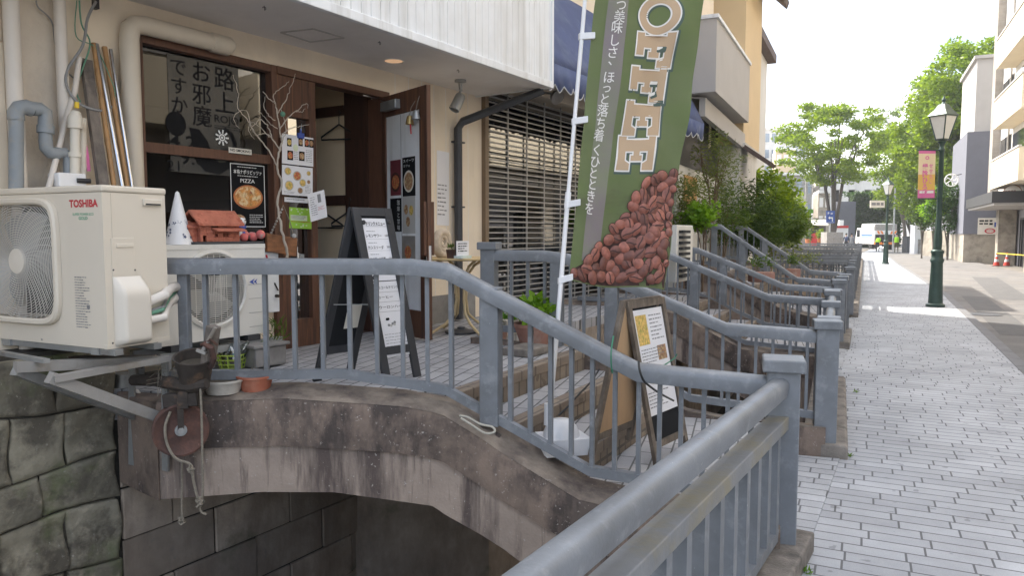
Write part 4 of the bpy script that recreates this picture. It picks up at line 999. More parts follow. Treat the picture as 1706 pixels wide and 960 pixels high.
# black swirl and shell emblem on the glass
b = MB(); c = FP(362, 252, -.034); pts = []
ux, uy = E, Vector((0, 0, 1))
def spx(x, y): return FP(x, y, -.033)
path = [(316, 213, 1), (325, 220, 8), (333, 238, 13), (338, 258, 15), (350, 275, 13), (366, 281, 10), (380, 275, 6), (390, 258, 4), (392, 240, 3), (386, 224, 3), (375, 216, 4), (366, 222, 3)]
L, Rr = [], []
for i, (x, y, w) in enumerate(path):
    x0, y0 = path[max(i-1, 0)][:2]; x1, y1 = path[min(i+1, len(path)-1)][:2]; n = math.hypot(x1-x0, y1-y0); nx, ny = -(y1-y0)/n, (x1-x0)/n
    L.append(spx(x+nx*w, y+ny*w)); Rr.append(spx(x-nx*w, y-ny*w))
n = len(path); b.add(L+Rr, [(i, i+1, n+i+1, n+i) for i in range(n-1)])
sw_ = thing('window_emblem', 'black swirl with a white spiral shell emblem on the cafe window', 'emblem', FP(360, 280, -.033)); b.build('swirl', 'ink_black', sw_)
b = MB(); c = FP(370, 229, -.030)
for k in range(9):
    a = 2*math.pi*k/9; b.beam(c+(ux*math.cos(a)+uy*math.sin(a))*.030, c+(ux*math.cos(a)+uy*math.sin(a))*.055, .012, .001, up=N)
b.disc(c, N, .026, 20, 0, .016); b.disc(c, N, .010, 12); b.build('shell', 'ink_white', sw_)
s = wsheet(381, 244, 419, 255, .004)
def nosm(P, s): put(P('lettering', 'ink_black'), s, 'NO SMOKING', .012, s.h*.25, s.h*.55, width=s.w-.024, bold=.02); s.rect(P('border', 'ink_black'), .0, 0, s.w, .004); s.rect(P('border', 'ink_black'), 0, s.h-.004, s.w, s.h)
poster('no_smoking_plate', s, 'small brass coloured no smoking plate on the window rail', 'sign', 'paper_warm', nosm)
s = wsheet(383, 271, 440, 378, -.03)
def pizza(P, s):
    w, h = s.w, s.h; I = P('border', 'ink_white')
    for r in ((.0, 0, w, .006), (0, h-.006, w, h), (0, .006, .006, h-.006), (w-.006, .006, w, h-.006)): s.rect(I, *r)
    T = P('lettering', 'ink_white'); s.lines(T, w*.2, w*.8, h*.045, h*.075, 1); put(T, s, '本格ナポリピッツァ', w*.09, h*.09, h*.075, width=w*.82, bold=.01); s.lines(T, w*.2, w*.85, h*.185, h*.215, 1)
    put(T, s, 'PIZZA', w*.28, h*.235, h*.085, width=w*.42, bold=.004); s.lines(T, w*.52, w*.92, h*.80, h*.95, 5)
    s.ell(P('picture', 'orange_pot'), w*.5, h*.52, w*.43, h*.19, .001, k=28); s.ell(P('picture', 'food_pizza'), w*.5, h*.515, w*.38, h*.165, .0016, k=28)
poster('pizza_poster', s, 'black pizza poster with white lettering in the lower cafe window', 'poster', 'ink_black', pizza)
# menus hung on the fixed door panel
def hsheet(tl, tr, bl, q): return Sheet(FP(*tl, q), FP(*tr, q), FP(*bl, q))
def menu1(P, s):
    w, h = s.w, s.h
    for u, v, f in ((.22, .26, 'food_yellow'), (.58, .20, 'food_brown'), (.78, .20, 'food_red'), (.93, .2, 'food_brown')):
        s.rect(P('picture', 'ink_black'), w*(u-.07), h*(v-.14), w*(u+.07), h*(v+.14), .0008); s.ell(P('picture', f), w*u, h*v, w*.065, h*.10, .0014)
    for u, v, f in ((.25, .70, 'food_red'), (.62, .68, 'food_brown')):
        s.rect(P('picture', 'ink_black'), w*(u-.09), h*(v-.16), w*(u+.09), h*(v+.16), .0008); s.ell(P('picture', f), w*u, h*v, w*.08, h*.12, .0014)
    s.lines(P('lettering', 'ink_grey'), w*.36, w*.5, h*.55, h*.85, 5); s.lines(P('lettering', 'ink_grey'), w*.75, w*.95, h*.45, h*.9, 7, seed=3); s.ell(P('picture', 'lime_pale'), w*.42, h*.42, w*.08, h*.12, .001)
mg = 'menu sheets on the fixed door panel'
r = poster('menu_sheet', hsheet((470, 222), (522, 230), (470, 272), .06), 'white photo menu sheet with a blue clip, upper one on the door panel', 'menu', 'paper', menu1, mg)
b = MB(); c = FP(501, 226, .066); b.box(c, E*.03, N*.008, Vector((0, 0, .02))); b.tube([c+V2((0, 0), .02), c+V2((0, 0), .05)], .008, 6); b.build('clip', 'ink_blue', r)
def menu2(P, s):
    w, h = s.w, s.h
    for u, v, f, rr in ((.18, .2, 'food_yellow', .11), (.48, .33, 'food_red', .14), (.86, .2, 'food_yellow', .07), (.22, .68, 'food_yellow', .14), (.66, .55, 'food_yellow', .11), (.58, .82, 'food_brown', .09), (.86, .50, 'food_brown', .06)):
        bowl(P, s, w*u, h*v, w*rr, f, 'ink_pale', .9)
    s.lines(P('lettering', 'ink_grey'), w*.05, w*.4, h*.88, h*.97, 2); s.lines(P('lettering', 'ink_grey'), w*.74, w*.95, h*.62, h*.92, 6, seed=4)
poster('menu_sheet', hsheet((470, 274), (521, 280), (470, 324), .055), 'white photo menu sheet with yellow dishes, lower one on the door panel', 'menu', 'paper', menu2, mg)
poster('paper_strip', hsheet((474, 328), (513, 331), (474, 336), .03), 'narrow white paper strip under the photo menus', 'notice', 'paper', lambda P, s: s.lines(P('lettering', 'ink_grey'), .02, s.w-.02, s.h*.35, s.h*.75, 1))
def flyer(P, s):
    w, h = s.w, s.h; s.rect(P('print', 'lime_pale'), w*.05, h*.36, w*.8, h*.62); s.lines(P('lettering', 'orange_pot'), w*.08, w*.92, h*.66, h*.76, 1); s.lines(P('lettering', 'ink_grey'), w*.08, w*.75, h*.40, h*.58, 3)
    for i in range(14): s.ell(P('print', 'lime_pale'), w*rng.uniform(.05, .95), h*rng.choice([rng.uniform(.03, .3), rng.uniform(.8, .95)]), w*.04, h*.03, .0009)
poster('green_flyer', hsheet((482, 345), (519, 348), (482, 380), .025), 'lime green flyer on the glass of the fixed door panel', 'flyer', 'poster_green', flyer)
A = FP(512, 324, .16); u_ = (FP(540, 316, .20)-A); dn = (FP(518, 370, .14)-A)
def qr(P, s):
    w, h = s.w, s.h; s.rect(P('picture', 'ink_grey'), w*.55, h*.10, w*.75, h*.40); s.lines(P('lettering', 'ink_grey'), w*.1, w*.45, h*.15, h*.85, 9, seed=8); s.lines(P('lettering', 'ink_red'), w*.5, w*.9, h*.55, h*.7, 3, seed=9)
poster('hanging_sheet', Sheet(A, A+u_, A+dn), 'small white sheet hung at a tilt by the doorway edge', 'notice', 'paper', qr)

# ------------------------------------------------------------------ second shop: lattice shutter, awning
T2 = TE; T3 = ft(1150)[0]+1.0
shop = thing('shop_building', 'beige shop with a closed lattice shutter behind the coffee banner', 'building', fac(T2+2, .66, -2))
tS0, tS1 = ft(810)[0], ft(1105)[0]
b = MB(); fbox(b, T2+.001, tS0-.07, .55, 3.25, -.12, -.01); fbox(b, T2+.001, T3, 3.25, 9.2, -6, .05); fbox(b, tS1+.07, T3, .55, 3.2495, -.2, -.01); b.build('wall', 'cream_wall', shop)
b = MB(); fbox(b, T2+.002, T3, 9.2, 9.5, -6.3, .6); b.build('roof', 'roof_tile', shop)
for t_ in (tS0-.07, tS1): b = MB(); fbox(b, t_, t_+.07, .70, 3.2, -.10, .04); b.build('shutter_frame', 'frame_tan', shop, bevel=.005)
b = MB(); z = .74
while z < 3.2: b.beam(fac(tS0, z, -.02), fac(tS1, z, -.02), .012, .016); z += .062
k = tS0+.05
while k < tS1: b.beam(fac(k, .72, -.018), fac(k, 3.2, -.018), .022, .012, up=N, mi=0); k += .42
b.build('lattice_shutter', 'shutter', shop)
b = MB(); fbox(b, tS0, tS1, .70, 3.2, -.30, -.295); b.build('pane', 'shop_pane', shop)
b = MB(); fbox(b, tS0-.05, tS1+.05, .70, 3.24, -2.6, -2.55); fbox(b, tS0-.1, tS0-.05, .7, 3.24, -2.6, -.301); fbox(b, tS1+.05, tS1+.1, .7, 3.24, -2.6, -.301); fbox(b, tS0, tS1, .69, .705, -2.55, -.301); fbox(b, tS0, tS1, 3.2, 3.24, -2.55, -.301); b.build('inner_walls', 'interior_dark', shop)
b = MB(); fbox(b, tS0+.06, tS0+.45, 1.55, 1.60, -1.3, -.8); fbox(b, tS0+.06, tS0+.10, .70, 1.55, -1.3, -.8); fbox(b, tS0+.3, tS0+1.2, 2.05, 2.08, -1.4, -1.0); fbox(b, tS0+.02, tS0+.07, 1.2, 2.4, -.9, -.5); b.build('shelves', 'frame_tan', shop)
mq = thing('mannequin', 'headless mannequin in a pale shirt behind the lattice shutter', 'mannequin', fac(tS0+.34, .71, -.55))
c = fac(tS0+.34, 0, -.55)
b = MB(); b.lathe([(.14, 1.20), (.155, 1.30), (.15, 1.45), (.17, 1.62), (.16, 1.72), (.06, 1.77)], c, 16, sx=.7); b.build('shirt', 'shirt', mq, smooth=True)
b = MB(); b.tube([c+V2((0, 0), .72), c+V2((0, 0), 1.2)], .018, 8); b.lathe([(.15, .71), (.15, .73)], c, 16); b.build('stand', 'steel_dark', mq)
b = MB(); b.lathe([(.045, 1.77), (.04, 1.83)], c, 12); b.build('neck', 'mannequin', mq)
for sgn in (-1, 1):
    b = MB(); b.tube([c+E*.14*sgn+V2((0, 0), 1.70), c+E*.20*sgn+V2((0, 0), 1.45), c+E*.19*sgn+V2((0, 0), 1.22)], [.055, .05, .045], 10); b.build('sleeve', 'shirt', mq, smooth=True)
b = MB(); b.lathe([(.13, 1.05), (.15, 1.19)], c, 14, sx=.7); b.build('skirt', 'cloth_dark', mq)
pc = thing('shop_chair', 'dark wooden chair standing inside the shuttered shop', 'chair', fac(tS0+.75, .71, -.8)); c = fac(tS0+.75, .71, -.8)
b = MB(); b.abox(c+V2((0, 0), .42), .4, .4, .04); b.build('seat', 'dark_wood', pc)
for i in (-1, 1):
    for j in (-1, 1): b = MB(); b.abox(c+Vector((.17*i, .17*j, 0)), .035, .035, .42 if j < 0 else .95); b.build('leg', 'dark_wood', pc)
b = MB(); b.abox(c+Vector((0, .17, .70)), .34, .025, .2); b.build('backrest', 'dark_wood', pc)
# awning
aw = thing('shop_awning', 'navy blue fabric awning with a scalloped white edged valance', 'awning', fac(ft(1000)[0], 3.0, .4))
ta, tb_ = SOFT+.02, ft(1172, 200, .75)[0]; zf, zb = 3.36, 4.55
b = MB()
b.grid(lambda u, v: fac(ta+(tb_-ta)*u, zb+(zf-zb)*v+.10*math.sin(math.pi*v)*.5, .06+.70*v), 40, 8); b.build('canopy_cloth', 'awning', aw, smooth=True, solid=.004)
b = MB()
for tt_ in (ta, tb_): b.add([fac(tt_, zb, .06), fac(tt_, zf, .76), fac(tt_, zf-.02, .06)], [(0, 1, 2)])
b.build('canopy_side', 'awning', aw, solid=.004)
ns = int((tb_-ta)/.165); b = MB(); e2 = MB(); per = 10
vs = []; fs = []
for i in range(ns*per+1):
    u = i/(ns*per); t = ta+(tb_-ta)*u; ph = (i % per)/per; drop = .20+.075*math.sin(math.pi*ph)
    ripple = .03*math.sin(t*9)+.012*math.sin(t*31); vs += [fac(t, zf, .76), fac(t, zf-.12, .765+ripple*.5), fac(t, zf-drop, .77+ripple)]
fs = [(3*i+j, 3*i+3+j, 3*i+4+j, 3*i+1+j) for i in range(ns*per) for j in range(2)]
b.add(vs, fs); b.build('valance', 'awning', aw, smooth=True, solid=.004)
e2.tube([Vector(vs[3*i+2])-V2((0, 0), .004) for i in range(ns*per+1)], .007, 5); e2.build('valance_edge', 'awning_edge', aw)
b = MB(); b.tube([fac(ta+.05, zf-.1, .7), fac(tb_-.05, zf-.1, .7)], .018, 8); b.tube([fac(ta+.3, zf-.1, .70), fac(ta+.3, zf-.25, .0)], .015, 8); b.tube([fac(tb_-.3, zf-.1, .70), fac(tb_-.3, zf-.25, .0)], .015, 8); b.build('frame', 'steel_dark', aw)
for x in (908, 917): pass
fl = thing('flood_lamp', 'pale floodlight on a bracket under the awning corner', 'lamp', D(918, 158, 8.6)); c = D(921, 156, 8.7)
b = MB(); b.lathe([(.03, .0), (.06, .03), (.09, .10), (.085, .10)], c, 16, (.5, -.6, -.5)); b.build('head', 'galv_pale', fl, smooth=True); b = MB(); b.tube([c, c+N*-.25+V2((0, 0), .05)], .012, 8); b.build('arm', 'galv', fl)

# ------------------------------------------------------------------ houses beyond on the left
def house(label, name='town_house'): return None
SN = v2(.9026, -.4305)
hA = thing('balcony_house', 'beige sided house with a grey box balcony beyond the awning', 'house', v2(2.6, 13.5)+V2((0, 0), .6))
c0 = D(1192, 152, 12.0); z0, z1 = c0.z, D(1192, 29, 12).z; p = v2(c0.x, c0.y)
b = MB(); b.prism([p+V2((0, 0), z0), p-SN*1.15+V2((0, 0), z0), p-SN*1.15+V2((0, 0), z1), p+V2((0, 0), z1)], SD*3.7); bo_ = b.build('balcony', 'balcony_grey', hA)
b = MB(); b.prism([p+SN*.03-SD*.03+V2((0, 0), z1+.002), p-SN*1.15-SD*.03+V2((0, 0), z1+.002), p-SN*1.15-SD*.03+V2((0, 0), z1+.06), p+SN*.03-SD*.03+V2((0, 0), z1+.06)], SD*3.76); b.build('coping', 'fascia', bo_)
b = MB(); wbase = p-SN*1.0+SD*.02
b.prism([wbase-SD*1.0+V2((0, 0), z1-.2), wbase-SN*5-SD*1.0+V2((0, 0), z1-.2), wbase-SN*5-SD*1.0+V2((0, 0), 11), wbase-SD*1.0+V2((0, 0), 11)], SD*4.7); b.build('siding', 'beige_siding', hA)
b = MB()
for i in range(24): b.prism([wbase+SN*.004-SD*1.0+V2((0, 0), z1+.1+i*.2), wbase+SN*.02-SD*1.0+V2((0, 0), z1+.1+i*.2), wbase+SN*.004-SD*1.0+V2((0, 0), z1+.13+i*.2)], SD*4.7)
b.build('siding_laps', 'beige_siding', hA)
b = MB(); b.prism([p-SN*.6+V2((0, 0), .55), p-SN*5+V2((0, 0), .55), p-SN*5+V2((0, 0), z0-.001), p-SN*.6+V2((0, 0), z0-.001)], SD*3.7); b.build('ground_floor', 'white_render', hA)
# pent roof with dark gap over the shop front of that house
a0, a1 = D(1170, 178, 12.3), D(1237, 236, 15.6)
b = MB(); b.beam(a0, a1, .10, .30); b.beam(a0-SN*.9+V2((0, 0), .15), a1-SN*.9+V2((0, 0), .15), .08, .2); b.prism([a0+V2((0, 0), .13), a0-SN*.95+V2((0, 0), .25), a0-SN*.95+V2((0, 0), .28), a0+V2((0, 0), .16)], a1-a0); b.build('pent_roof', 'balcony_grey', hA)
b = MB(); q0 = p-SN*.585; b.prism([q0+V2((0, 0), 2.75), q0-SN*.01+V2((0, 0), 2.75), q0-SN*.01+V2((0, 0), 3.75), q0+V2((0, 0), 3.75)], SD*3.6); b.build('gap_shade_panel', 'black_trim', hA)  # black panel puts the shade of the gap under the pent roof into colour
b = MB(); q0 = p-SN*.57+SD*.5; b.prism([q0+V2((0, 0), 2.05), q0-SN*.02+V2((0, 0), 2.05), q0-SN*.02+V2((0, 0), 2.6), q0+V2((0, 0), 2.6)], SD*1.0); tag(b.build('board_sign', 'cardboard'), 'blank square orange brown board on the white wall behind the shrubs', 'board')
hB = thing('yellow_house', 'narrow yellow rendered house with deep eaves beyond the balcony house', 'house', v2(4.6, 16.8)+V2((0, 0), .6))
y0 = p+SD*3.72-SN*.10; YB = y0
zc = D(1250, 250, 16.5).z
b = MB(); b.prism([y0+V2((0, 0), zc), y0-SN*5+V2((0, 0), zc), y0-SN*5+V2((0, 0), 8.2), y0+V2((0, 0), 8.2)], SD*2.5); b.build('upper_wall', 'yellow_wall', hB)
b = MB(); b.prism([y0-SN*.05+V2((0, 0), .55), y0-SN*5+V2((0, 0), .55), y0-SN*5+V2((0, 0), zc-.001), y0-SN*.05+V2((0, 0), zc-.001)], SD*2.48); b.build('lower_wall', 'white_render', hB)
b = MB(); b.prism([y0+SN*.5-SD*.2+V2((0, 0), 6.85), y0-SN*2.3-SD*.2+V2((0, 0), 9.6), y0-SN*2.3-SD*.2+V2((0, 0), 9.75), y0+SN*.55-SD*.2+V2((0, 0), 7.0)], SD*3.1); b.build('roof', 'roof_tile', hB)
b = MB(); b.prism([y0+SN*.5+V2((0, 0), zc-.45), y0-SN*.05+V2((0, 0), zc-.05), y0-SN*.05+V2((0, 0), zc+.05), y0+SN*.55+V2((0, 0), zc-.38)], SD*1.0); b.build('porch_roof', 'roof_tile', hB)
b = MB(); b.prism([y0+SN*.02-SD*.02+V2((0, 0), zc-.05), y0-SN*.2-SD*.02+V2((0, 0), zc-.05), y0-SN*.2-SD*.02+V2((0, 0), zc+.03), y0+SN*.05-SD*.02+V2((0, 0), zc+.03)], SD*2.5); b.build('cornice', 'parapet_white', hB)
# ------------------------------------------------------------------ large air conditioner on its steel frame
AU, AV = v2(-.902, .432), v2(.432, .902)                   # along its front to the left / back along its side
ac0 = D(180, 585, 3.58); ACZ0, ACZ1 = 1.035, 1.835
def acp(t, z, s=0.0): return v2(ac0.x, ac0.y)+AU*t+AV*s+V2((0, 0), z)
ac = thing('air_conditioner', 'large cream outdoor air conditioner with red lettering on a steel frame above the canal', 'air conditioner', acp(.45, ACZ0, .15))
AW, AD = .955, .355
def abx(b, t0, t1, z0, z1, s0, s1, mi=0): b.box(acp((t0+t1)/2, (z0+z1)/2, (s0+s1)/2), AU*(t1-t0)/2, AV*(s1-s0)/2, Vector((0, 0, (z1-z0)/2)), mi)
ft_, fz, fr = .655, 1.455, .285
b = MB()                                                   # casing: front plate with a rounded square hole, sides, back
def hole(k, n=48):
    a = 2*math.pi*k/n+math.pi/4; c, s_ = math.cos(a), math.sin(a); m_ = (abs(c)**7+abs(s_)**7)**(-1/7); return ft_+fr*1.04*c*m_, fz+fr*1.04*s_*m_
out = []
n = 48
for k in range(n):
    a = 2*math.pi*k/n+math.pi/4; c, s_ = math.cos(a), math.sin(a); m_ = 1/max(abs(c), abs(s_)); x_, y_ = c*m_, s_*m_
    out.append((AW*(x_+1)/2, ACZ0+(ACZ1-.035-ACZ0)*(y_+1)/2))
vs = [acp(x, z, 0) for x, z in out]+[acp(*hole(k), 0) for k in range(n)]+[acp(*hole(k), .09) for k in range(n)]
b.add(vs, [(k, (k+1) % n, n+(k+1) % n, n+k) for k in range(n)]+[(n+k, n+(k+1) % n, 2*n+(k+1) % n, 2*n+k) for k in range(n)])
abx(b, 0, AW, ACZ0, ACZ1-.035, .10, AD); b.quad(acp(0, ACZ0, 0), acp(0, ACZ0, .1), acp(0, ACZ1-.035, .1), acp(0, ACZ1-.035, 0)); b.quad(acp(AW, ACZ0, 0), acp(AW, ACZ0, .1), acp(AW, ACZ1-.035, .1), acp(AW, ACZ1-.035, 0)); b.quad(acp(0, ACZ0, 0), acp(AW, ACZ0, 0), acp(AW, ACZ0, .1), acp(0, ACZ0, .1))
b.build('casing', 'ac_beige', ac)
b = MB(); abx(b, -.006, AW+.006, ACZ1-.0345, ACZ1, -.006, AD+.006); b.build('lid', 'ac_beige', ac, bevel=.010)
b = MB(); abx(b, -.003, -.0005, ACZ0+.004, ACZ1-.04, .045, .05); abx(b, -.004, .02, ACZ0-.001, ACZ0+.02, -.004, AD); b.build('seam', 'ac_beige', ac)
b = MB()                                                   # raised rim round the fan
def rim(k, e, n=64):
    a = 2*math.pi*k/n; c, s_ = math.cos(a), math.sin(a); m_ = (abs(c)**6+abs(s_)**6)**(-1/6); return ft_+(fr+e)*c*m_, fz+(fr+e)*s_*m_
n = 64
prof = [(.012, -.001), (.042, -.001), (.042, -.02), (.034, -.03), (.018, -.03), (.008, -.02)]
vs = [acp(*rim(k, e), s_) for k in range(n) for e, s_ in prof]; m = len(prof)
b.add(vs, [(k*m+j, k*m+(j+1) % m, ((k+1) % n)*m+(j+1) % m, ((k+1) % n)*m+j) for k in range(n) for j in range(m)]); b.build('fan_rim', 'ac_beige', ac, smooth=True, ang=30)
b = MB()
def clipr(a, r):                                           # spiral bars run on to the square rim
    c, s_ = math.cos(a), math.sin(a); lim = (fr+.012)*(abs(c)**6+abs(s_)**6)**(-1/6); return min(r, lim)
for i in range(1, 25):
    r_ = .052+i*.0125
    seg = []
    for k in range(73):
        a = 2*math.pi*k/72; lim = clipr(a, 9)
        if r_ < lim-.002: seg.append(acp(ft_+r_*math.cos(a), fz+r_*math.sin(a), -.022+.01*min(1, (r_/.3)**2)))
        else:
            if len(seg) > 1: b.tube(seg, .0026, 4, cap=False)
            seg = []
    if len(seg) > 1: b.tube(seg, .0026, 4, cap=False)
for k in range(44):
    a = 2*math.pi*k/44; pts = []
    for j in range(9):
        r_ = .05+(clipr(a+.1, 9)-.052)*j/8; aa = a+.55*(j/8); r_ = min(r_, clipr(aa, 9)-.001)
        pts.append(acp(ft_+r_*math.cos(aa), fz+r_*math.sin(aa), -.018+.01*(r_/.3)**2))
    b.tube(pts, .0024, 4, cap=False)
gr_ = b.build('fan_grille', 'grille', ac)
b = MB(); b.lathe([(.068, .0), (.064, .012), (.0, .016)], acp(ft_, fz, -.014), 32, -AV, cap=False); b.build('hub', 'ac_cover', gr_, smooth=True)
b = MB(); abx(b, ft_-fr, ft_+fr, fz-fr, fz+fr, .0905, .099); b.build('fan_well', 'grille_dark', ac)
b = MB()
for k in range(3):
    a = 2*math.pi*k/3+.5
    b.grid(lambda u, v: acp(ft_+(.06+.20*u)*math.cos(a+v*1.25+u*.3), fz+(.06+.20*u)*math.sin(a+v*1.25+u*.3), .03+.05*v), 6, 6)
b.build('fan', 'galv', ac, smooth=True)
fs_ = Sheet(acp(.0, ACZ1-.0345, -.0008), acp(-1, ACZ1-.0345, -.0008), acp(0, ACZ0, -.0008)); fs_.n = -AV; fs_.ex = AU
def afr(px, py): p = hit(px, py, acp(0, 1, -.001), AV); q = p-v2(ac0.x, ac0.y); return q.dot(AU), p.z
def aput(txt, x0, x1, y0, y1, m, nm, bold=.02):
    (t0, z0), (t1, z1) = afr(x0, y0), afr(x1, y1); bb = MB(); put(bb, lambda u, v, l: acp(t0-u, z0-v, -.0012), txt, 0, 0, (z0-z1)/.72, width=abs(t0-t1), bold=bold); return bb.build(nm, m, ac)
aput('TOSHIBA', 115, 163, 333, 344, 'ink_red', 'brand_lettering', .035)
aput('SUPER POWER ECO', 121, 156, 355, 359, 'ink_green', 'model_lettering', .0); aput('GOLD', 131, 146, 361, 366, 'ink_green', 'model_lettering', .02)
(t0, z0), (t1, z1) = afr(124, 461), afr(152, 550); bb = MB(); s_ = Sheet(acp(t0, z0, -.0012), acp(t1, z0, -.0012), acp(t0, z1, -.0012)); s_.n = -AV
s_.lines(bb, 0, s_.w, 0, s_.h, 20, th=.35, seed=5, lift=.0003); s_.rect(bb, s_.w*.78, s_.h*.53, s_.w*.98, s_.h*.60, .0003); bb.build('caution_text', 'ink_grey', ac)
for px, py in ((70, 318), (70, 566), (163, 582)):
    t, z = afr(px, py); b = MB(); b.disc(acp(t, z, -.002), -AV, .006, 10); b.build('screw', 'galv', ac)
# side face: handle, service plate, valve cover, pipes
def asd(px, py, e=0.0): p = hit(px, py, acp(-e, 1, 0), AU); q = p-v2(ac0.x, ac0.y); return q.dot(AV), p.z
def sbox(b, x0, y0, x1, y1, t0, t1, mi=0):
    s0, z0 = asd(x0, y0); s1, z1 = asd(x1, y1); b.box(acp(-(t0+t1)/2, (z0+z1)/2, (s0+s1)/2), AU*(t1-t0)/2, AV*(s1-s0)/2, Vector((0, 0, (z0-z1)/2)), mi)
b = MB(); sbox(b, 236, 331, 268, 344, .0, .012); b.build('handle', 'ac_beige', ac, bevel=.005)
b = MB(); sbox(b, 240, 339, 265, 342.5, .0121, .013); b.build('handle_recess', 'grille_dark', ac)
b = MB(); sbox(b, 184, 397, 229, 575, .0, .0035); b.build('service_plate', 'ac_beige', ac, bevel=.002)
b = MB(); sbox(b, 192, 406, 221, 412, .0036, .008); b.build('plate_lip', 'ac_beige', ac, bevel=.004)
for px, py in ((188, 450), (224, 450), (187, 572)):
    s_2, z = asd(px, py); b = MB(); b.disc(acp(-.0045, z, s_2), -AU, .005, 10); b.build('screw', 'steel_dark', ac)
s0, z0 = asd(187, 462); s1, z1 = asd(245, 570)
b = MB(); pr = [(0, 0, .004), (0, .02, .05), (0, .20, .062), (0, .26, .05), (0, .30, .02), (0, .32, .004)]
def cov(u, v):
    h = z0-z1; z = z0-h*v; bul = .065*(math.sin(math.pi*min(1, max(0, (v+.02)/.30))/2) if v < .28 else 1)*(1-max(0, (v-.93)/.07)**2)
    e = min(u, 1-u)*2; bul *= min(1, (e*5))**.5 if e > 0 else 0
    w0 = .0+.06*(1-v); return acp(-.0045-max(0, bul), z, s0+(s1-s0)*(u*(1-.25*max(0, .25-v)*2)))
b.grid(cov, 16, 18); b.build('valve_cover', 'ac_cover', ac, smooth=True, ang=80)
pi_ = thing('refrigerant_pipes', 'white wrapped refrigerant pipes curling from the large air conditioner to the railing', 'pipe', acp(-.03, 1.25, .28))
e1 = D(272, 480, 4.02); zA = asd(244, 505)[1]; zB = asd(244, 533)[1]
b = MB(); b.tube([acp(-.03, zA, s1-.03), acp(-.07, zA+.04, s1+.06), D(283, 481, 3.95), D(296, 477, 4.02), D(300, 486, 4.12), D(290, 500, 4.3)], .026, 12); b.build('pipe', 'pipe_white', pi_, smooth=True)
b = MB(); b.tube([acp(-.03, zB, s1-.03), acp(-.07, zB+.01, s1+.05), D(280, 508, 3.95), D(295, 494, 4.02), D(300, 490, 4.1)], .021, 12); b.build('pipe', 'pipe_white', pi_, smooth=True)
b = MB(); b.tube([acp(-.03, zB+.03, s1-.02), acp(-.06, zB+.05, s1+.05), D(282, 495, 3.96), D(294, 485, 4.04)], .011, 8); b.build('wire', 'cable_green', pi_, smooth=True)
b = MB(); b.tube([acp(-.03, zB+.045, s1-.02), acp(-.06, zB+.065, s1+.06), D(280, 491, 3.97), D(292, 482, 4.05)], .007, 8); b.build('wire', 'cable_grey', pi_, smooth=True)
# steel frame carrying it, arms cantilevered from the bridge end
fr_ = thing('mounting_bracket', 'galvanized steel bracket frame carrying the large air conditioner over the canal', 'bracket', acp(.4, .7, .3))
def L_(x, y, d): return D(x, y, d)
b = MB(); b.beam(acp(-.04, 1.018, .03), acp(AW, 1.018, .03), .045, .03); b.build('rail', 'galv', fr_)
b = MB(); b.beam(acp(-.04, 1.018, .25), acp(AW, 1.018, .25), .045, .03); b.build('rail', 'galv', fr_)
for t in (.10, .82):
    b = MB(); abx(b, t-.03, t+.03, 1.0, ACZ0-.001, -.0, .05); b.build('foot', 'galv', fr_)
p = L_(60, 612, 3.62); 
b = MB(); b.beam(L_(25, 612, 3.45), L_(265, 601, 4.0), .05, .05); b.build('arm', 'galv_pale', fr_)
b = MB(); b.beam(L_(88, 632, 3.40), L_(280, 597, 3.86), .05, .03); b.build('arm', 'galv_pale', fr_)
b = MB(); b.beam(L_(25, 617, 3.45), L_(225, 693, 4.08), .045, .05); b.build('brace', 'galv', fr_)
b = MB(); b.beam(L_(82, 629, 3.40), L_(268, 697, 3.86), .05, .055); b.build('brace', 'galv_pale', fr_)
b = MB(); b.beam(L_(220, 600, 4.09), L_(220, 775, 4.09), .045, .012, up=AV); b.build('wall_plate', 'galv', fr_)
b = MB(); b.beam(L_(275, 600, 3.885), L_(276, 785, 3.885), .045, .012, up=AV); b.build('wall_plate', 'galv', fr_)
b = MB(); b.beam(L_(0, 588, 3.7), L_(78, 602, 3.46), .03, .02); b.build('rail', 'galv', fr_)
b = MB(); b.beam(L_(-5, 600, 3.9), L_(250, 600, 4.1), .28, .012); b.build('drip_tray', 'rust_dark', fr_)
b = MB(); b.beam(L_(0, 600, 3.95), L_(240, 604, 4.12), .06, .06); b.build('beam', 'rust_dark', fr_)
p = pipe('down_pipe', 'grey metal stub pipe under the air conditioner frame', 'pipe', [L_(207, 622, 4.3), L_(207, 662, 4.3)], .055, 'galv'); 
pipe('drain_hose', 'small pale drain hose poking out beside the bridge end', 'hose', [L_(228, 652, 4.2), L_(248, 680, 4.05)], .012, 'pipe_white')

# ------------------------------------------------------------------ small air conditioner behind the railing and what stands on it
q1 = .42; tr, ztop = ft(441, 407, q1); tl = tr-.80; zbt = ft(430, 556, q1)[1]; ztop = ft(380, 407, q1)[1]
a2 = thing('air_conditioner', 'smaller white outdoor air conditioner with a round grille, behind the near railing', 'air conditioner', fac((tl+tr)/2, zbt, .27))
tc_, zc_ = ft(357, 482, q1); rc = .228
b = MB(); n = 40
out = []
for k in range(n):
    a = 2*math.pi*k/n+math.pi/4; c, s_ = math.cos(a), math.sin(a); m_ = 1/max(abs(c), abs(s_)); x_, y_ = c*m_, s_*m_
    out.append((tl+(tr-tl)*(x_+1)/2, zbt+(ztop-.03-zbt)*(y_+1)/2))
cx_ = (tl+tr)/2
vs = [fac(x, z, q1) for x, z in out]+[fac(tc_+rc*math.cos(2*math.pi*k/n+math.pi/4), zc_+rc*math.sin(2*math.pi*k/n+math.pi/4), q1) for k in range(n)]
b.add(vs, [(k, (k+1) % n, n+(k+1) % n, n+k) for k in range(n)]); fbox(b, tl, tr, zbt, ztop-.03, .12, q1-.06)
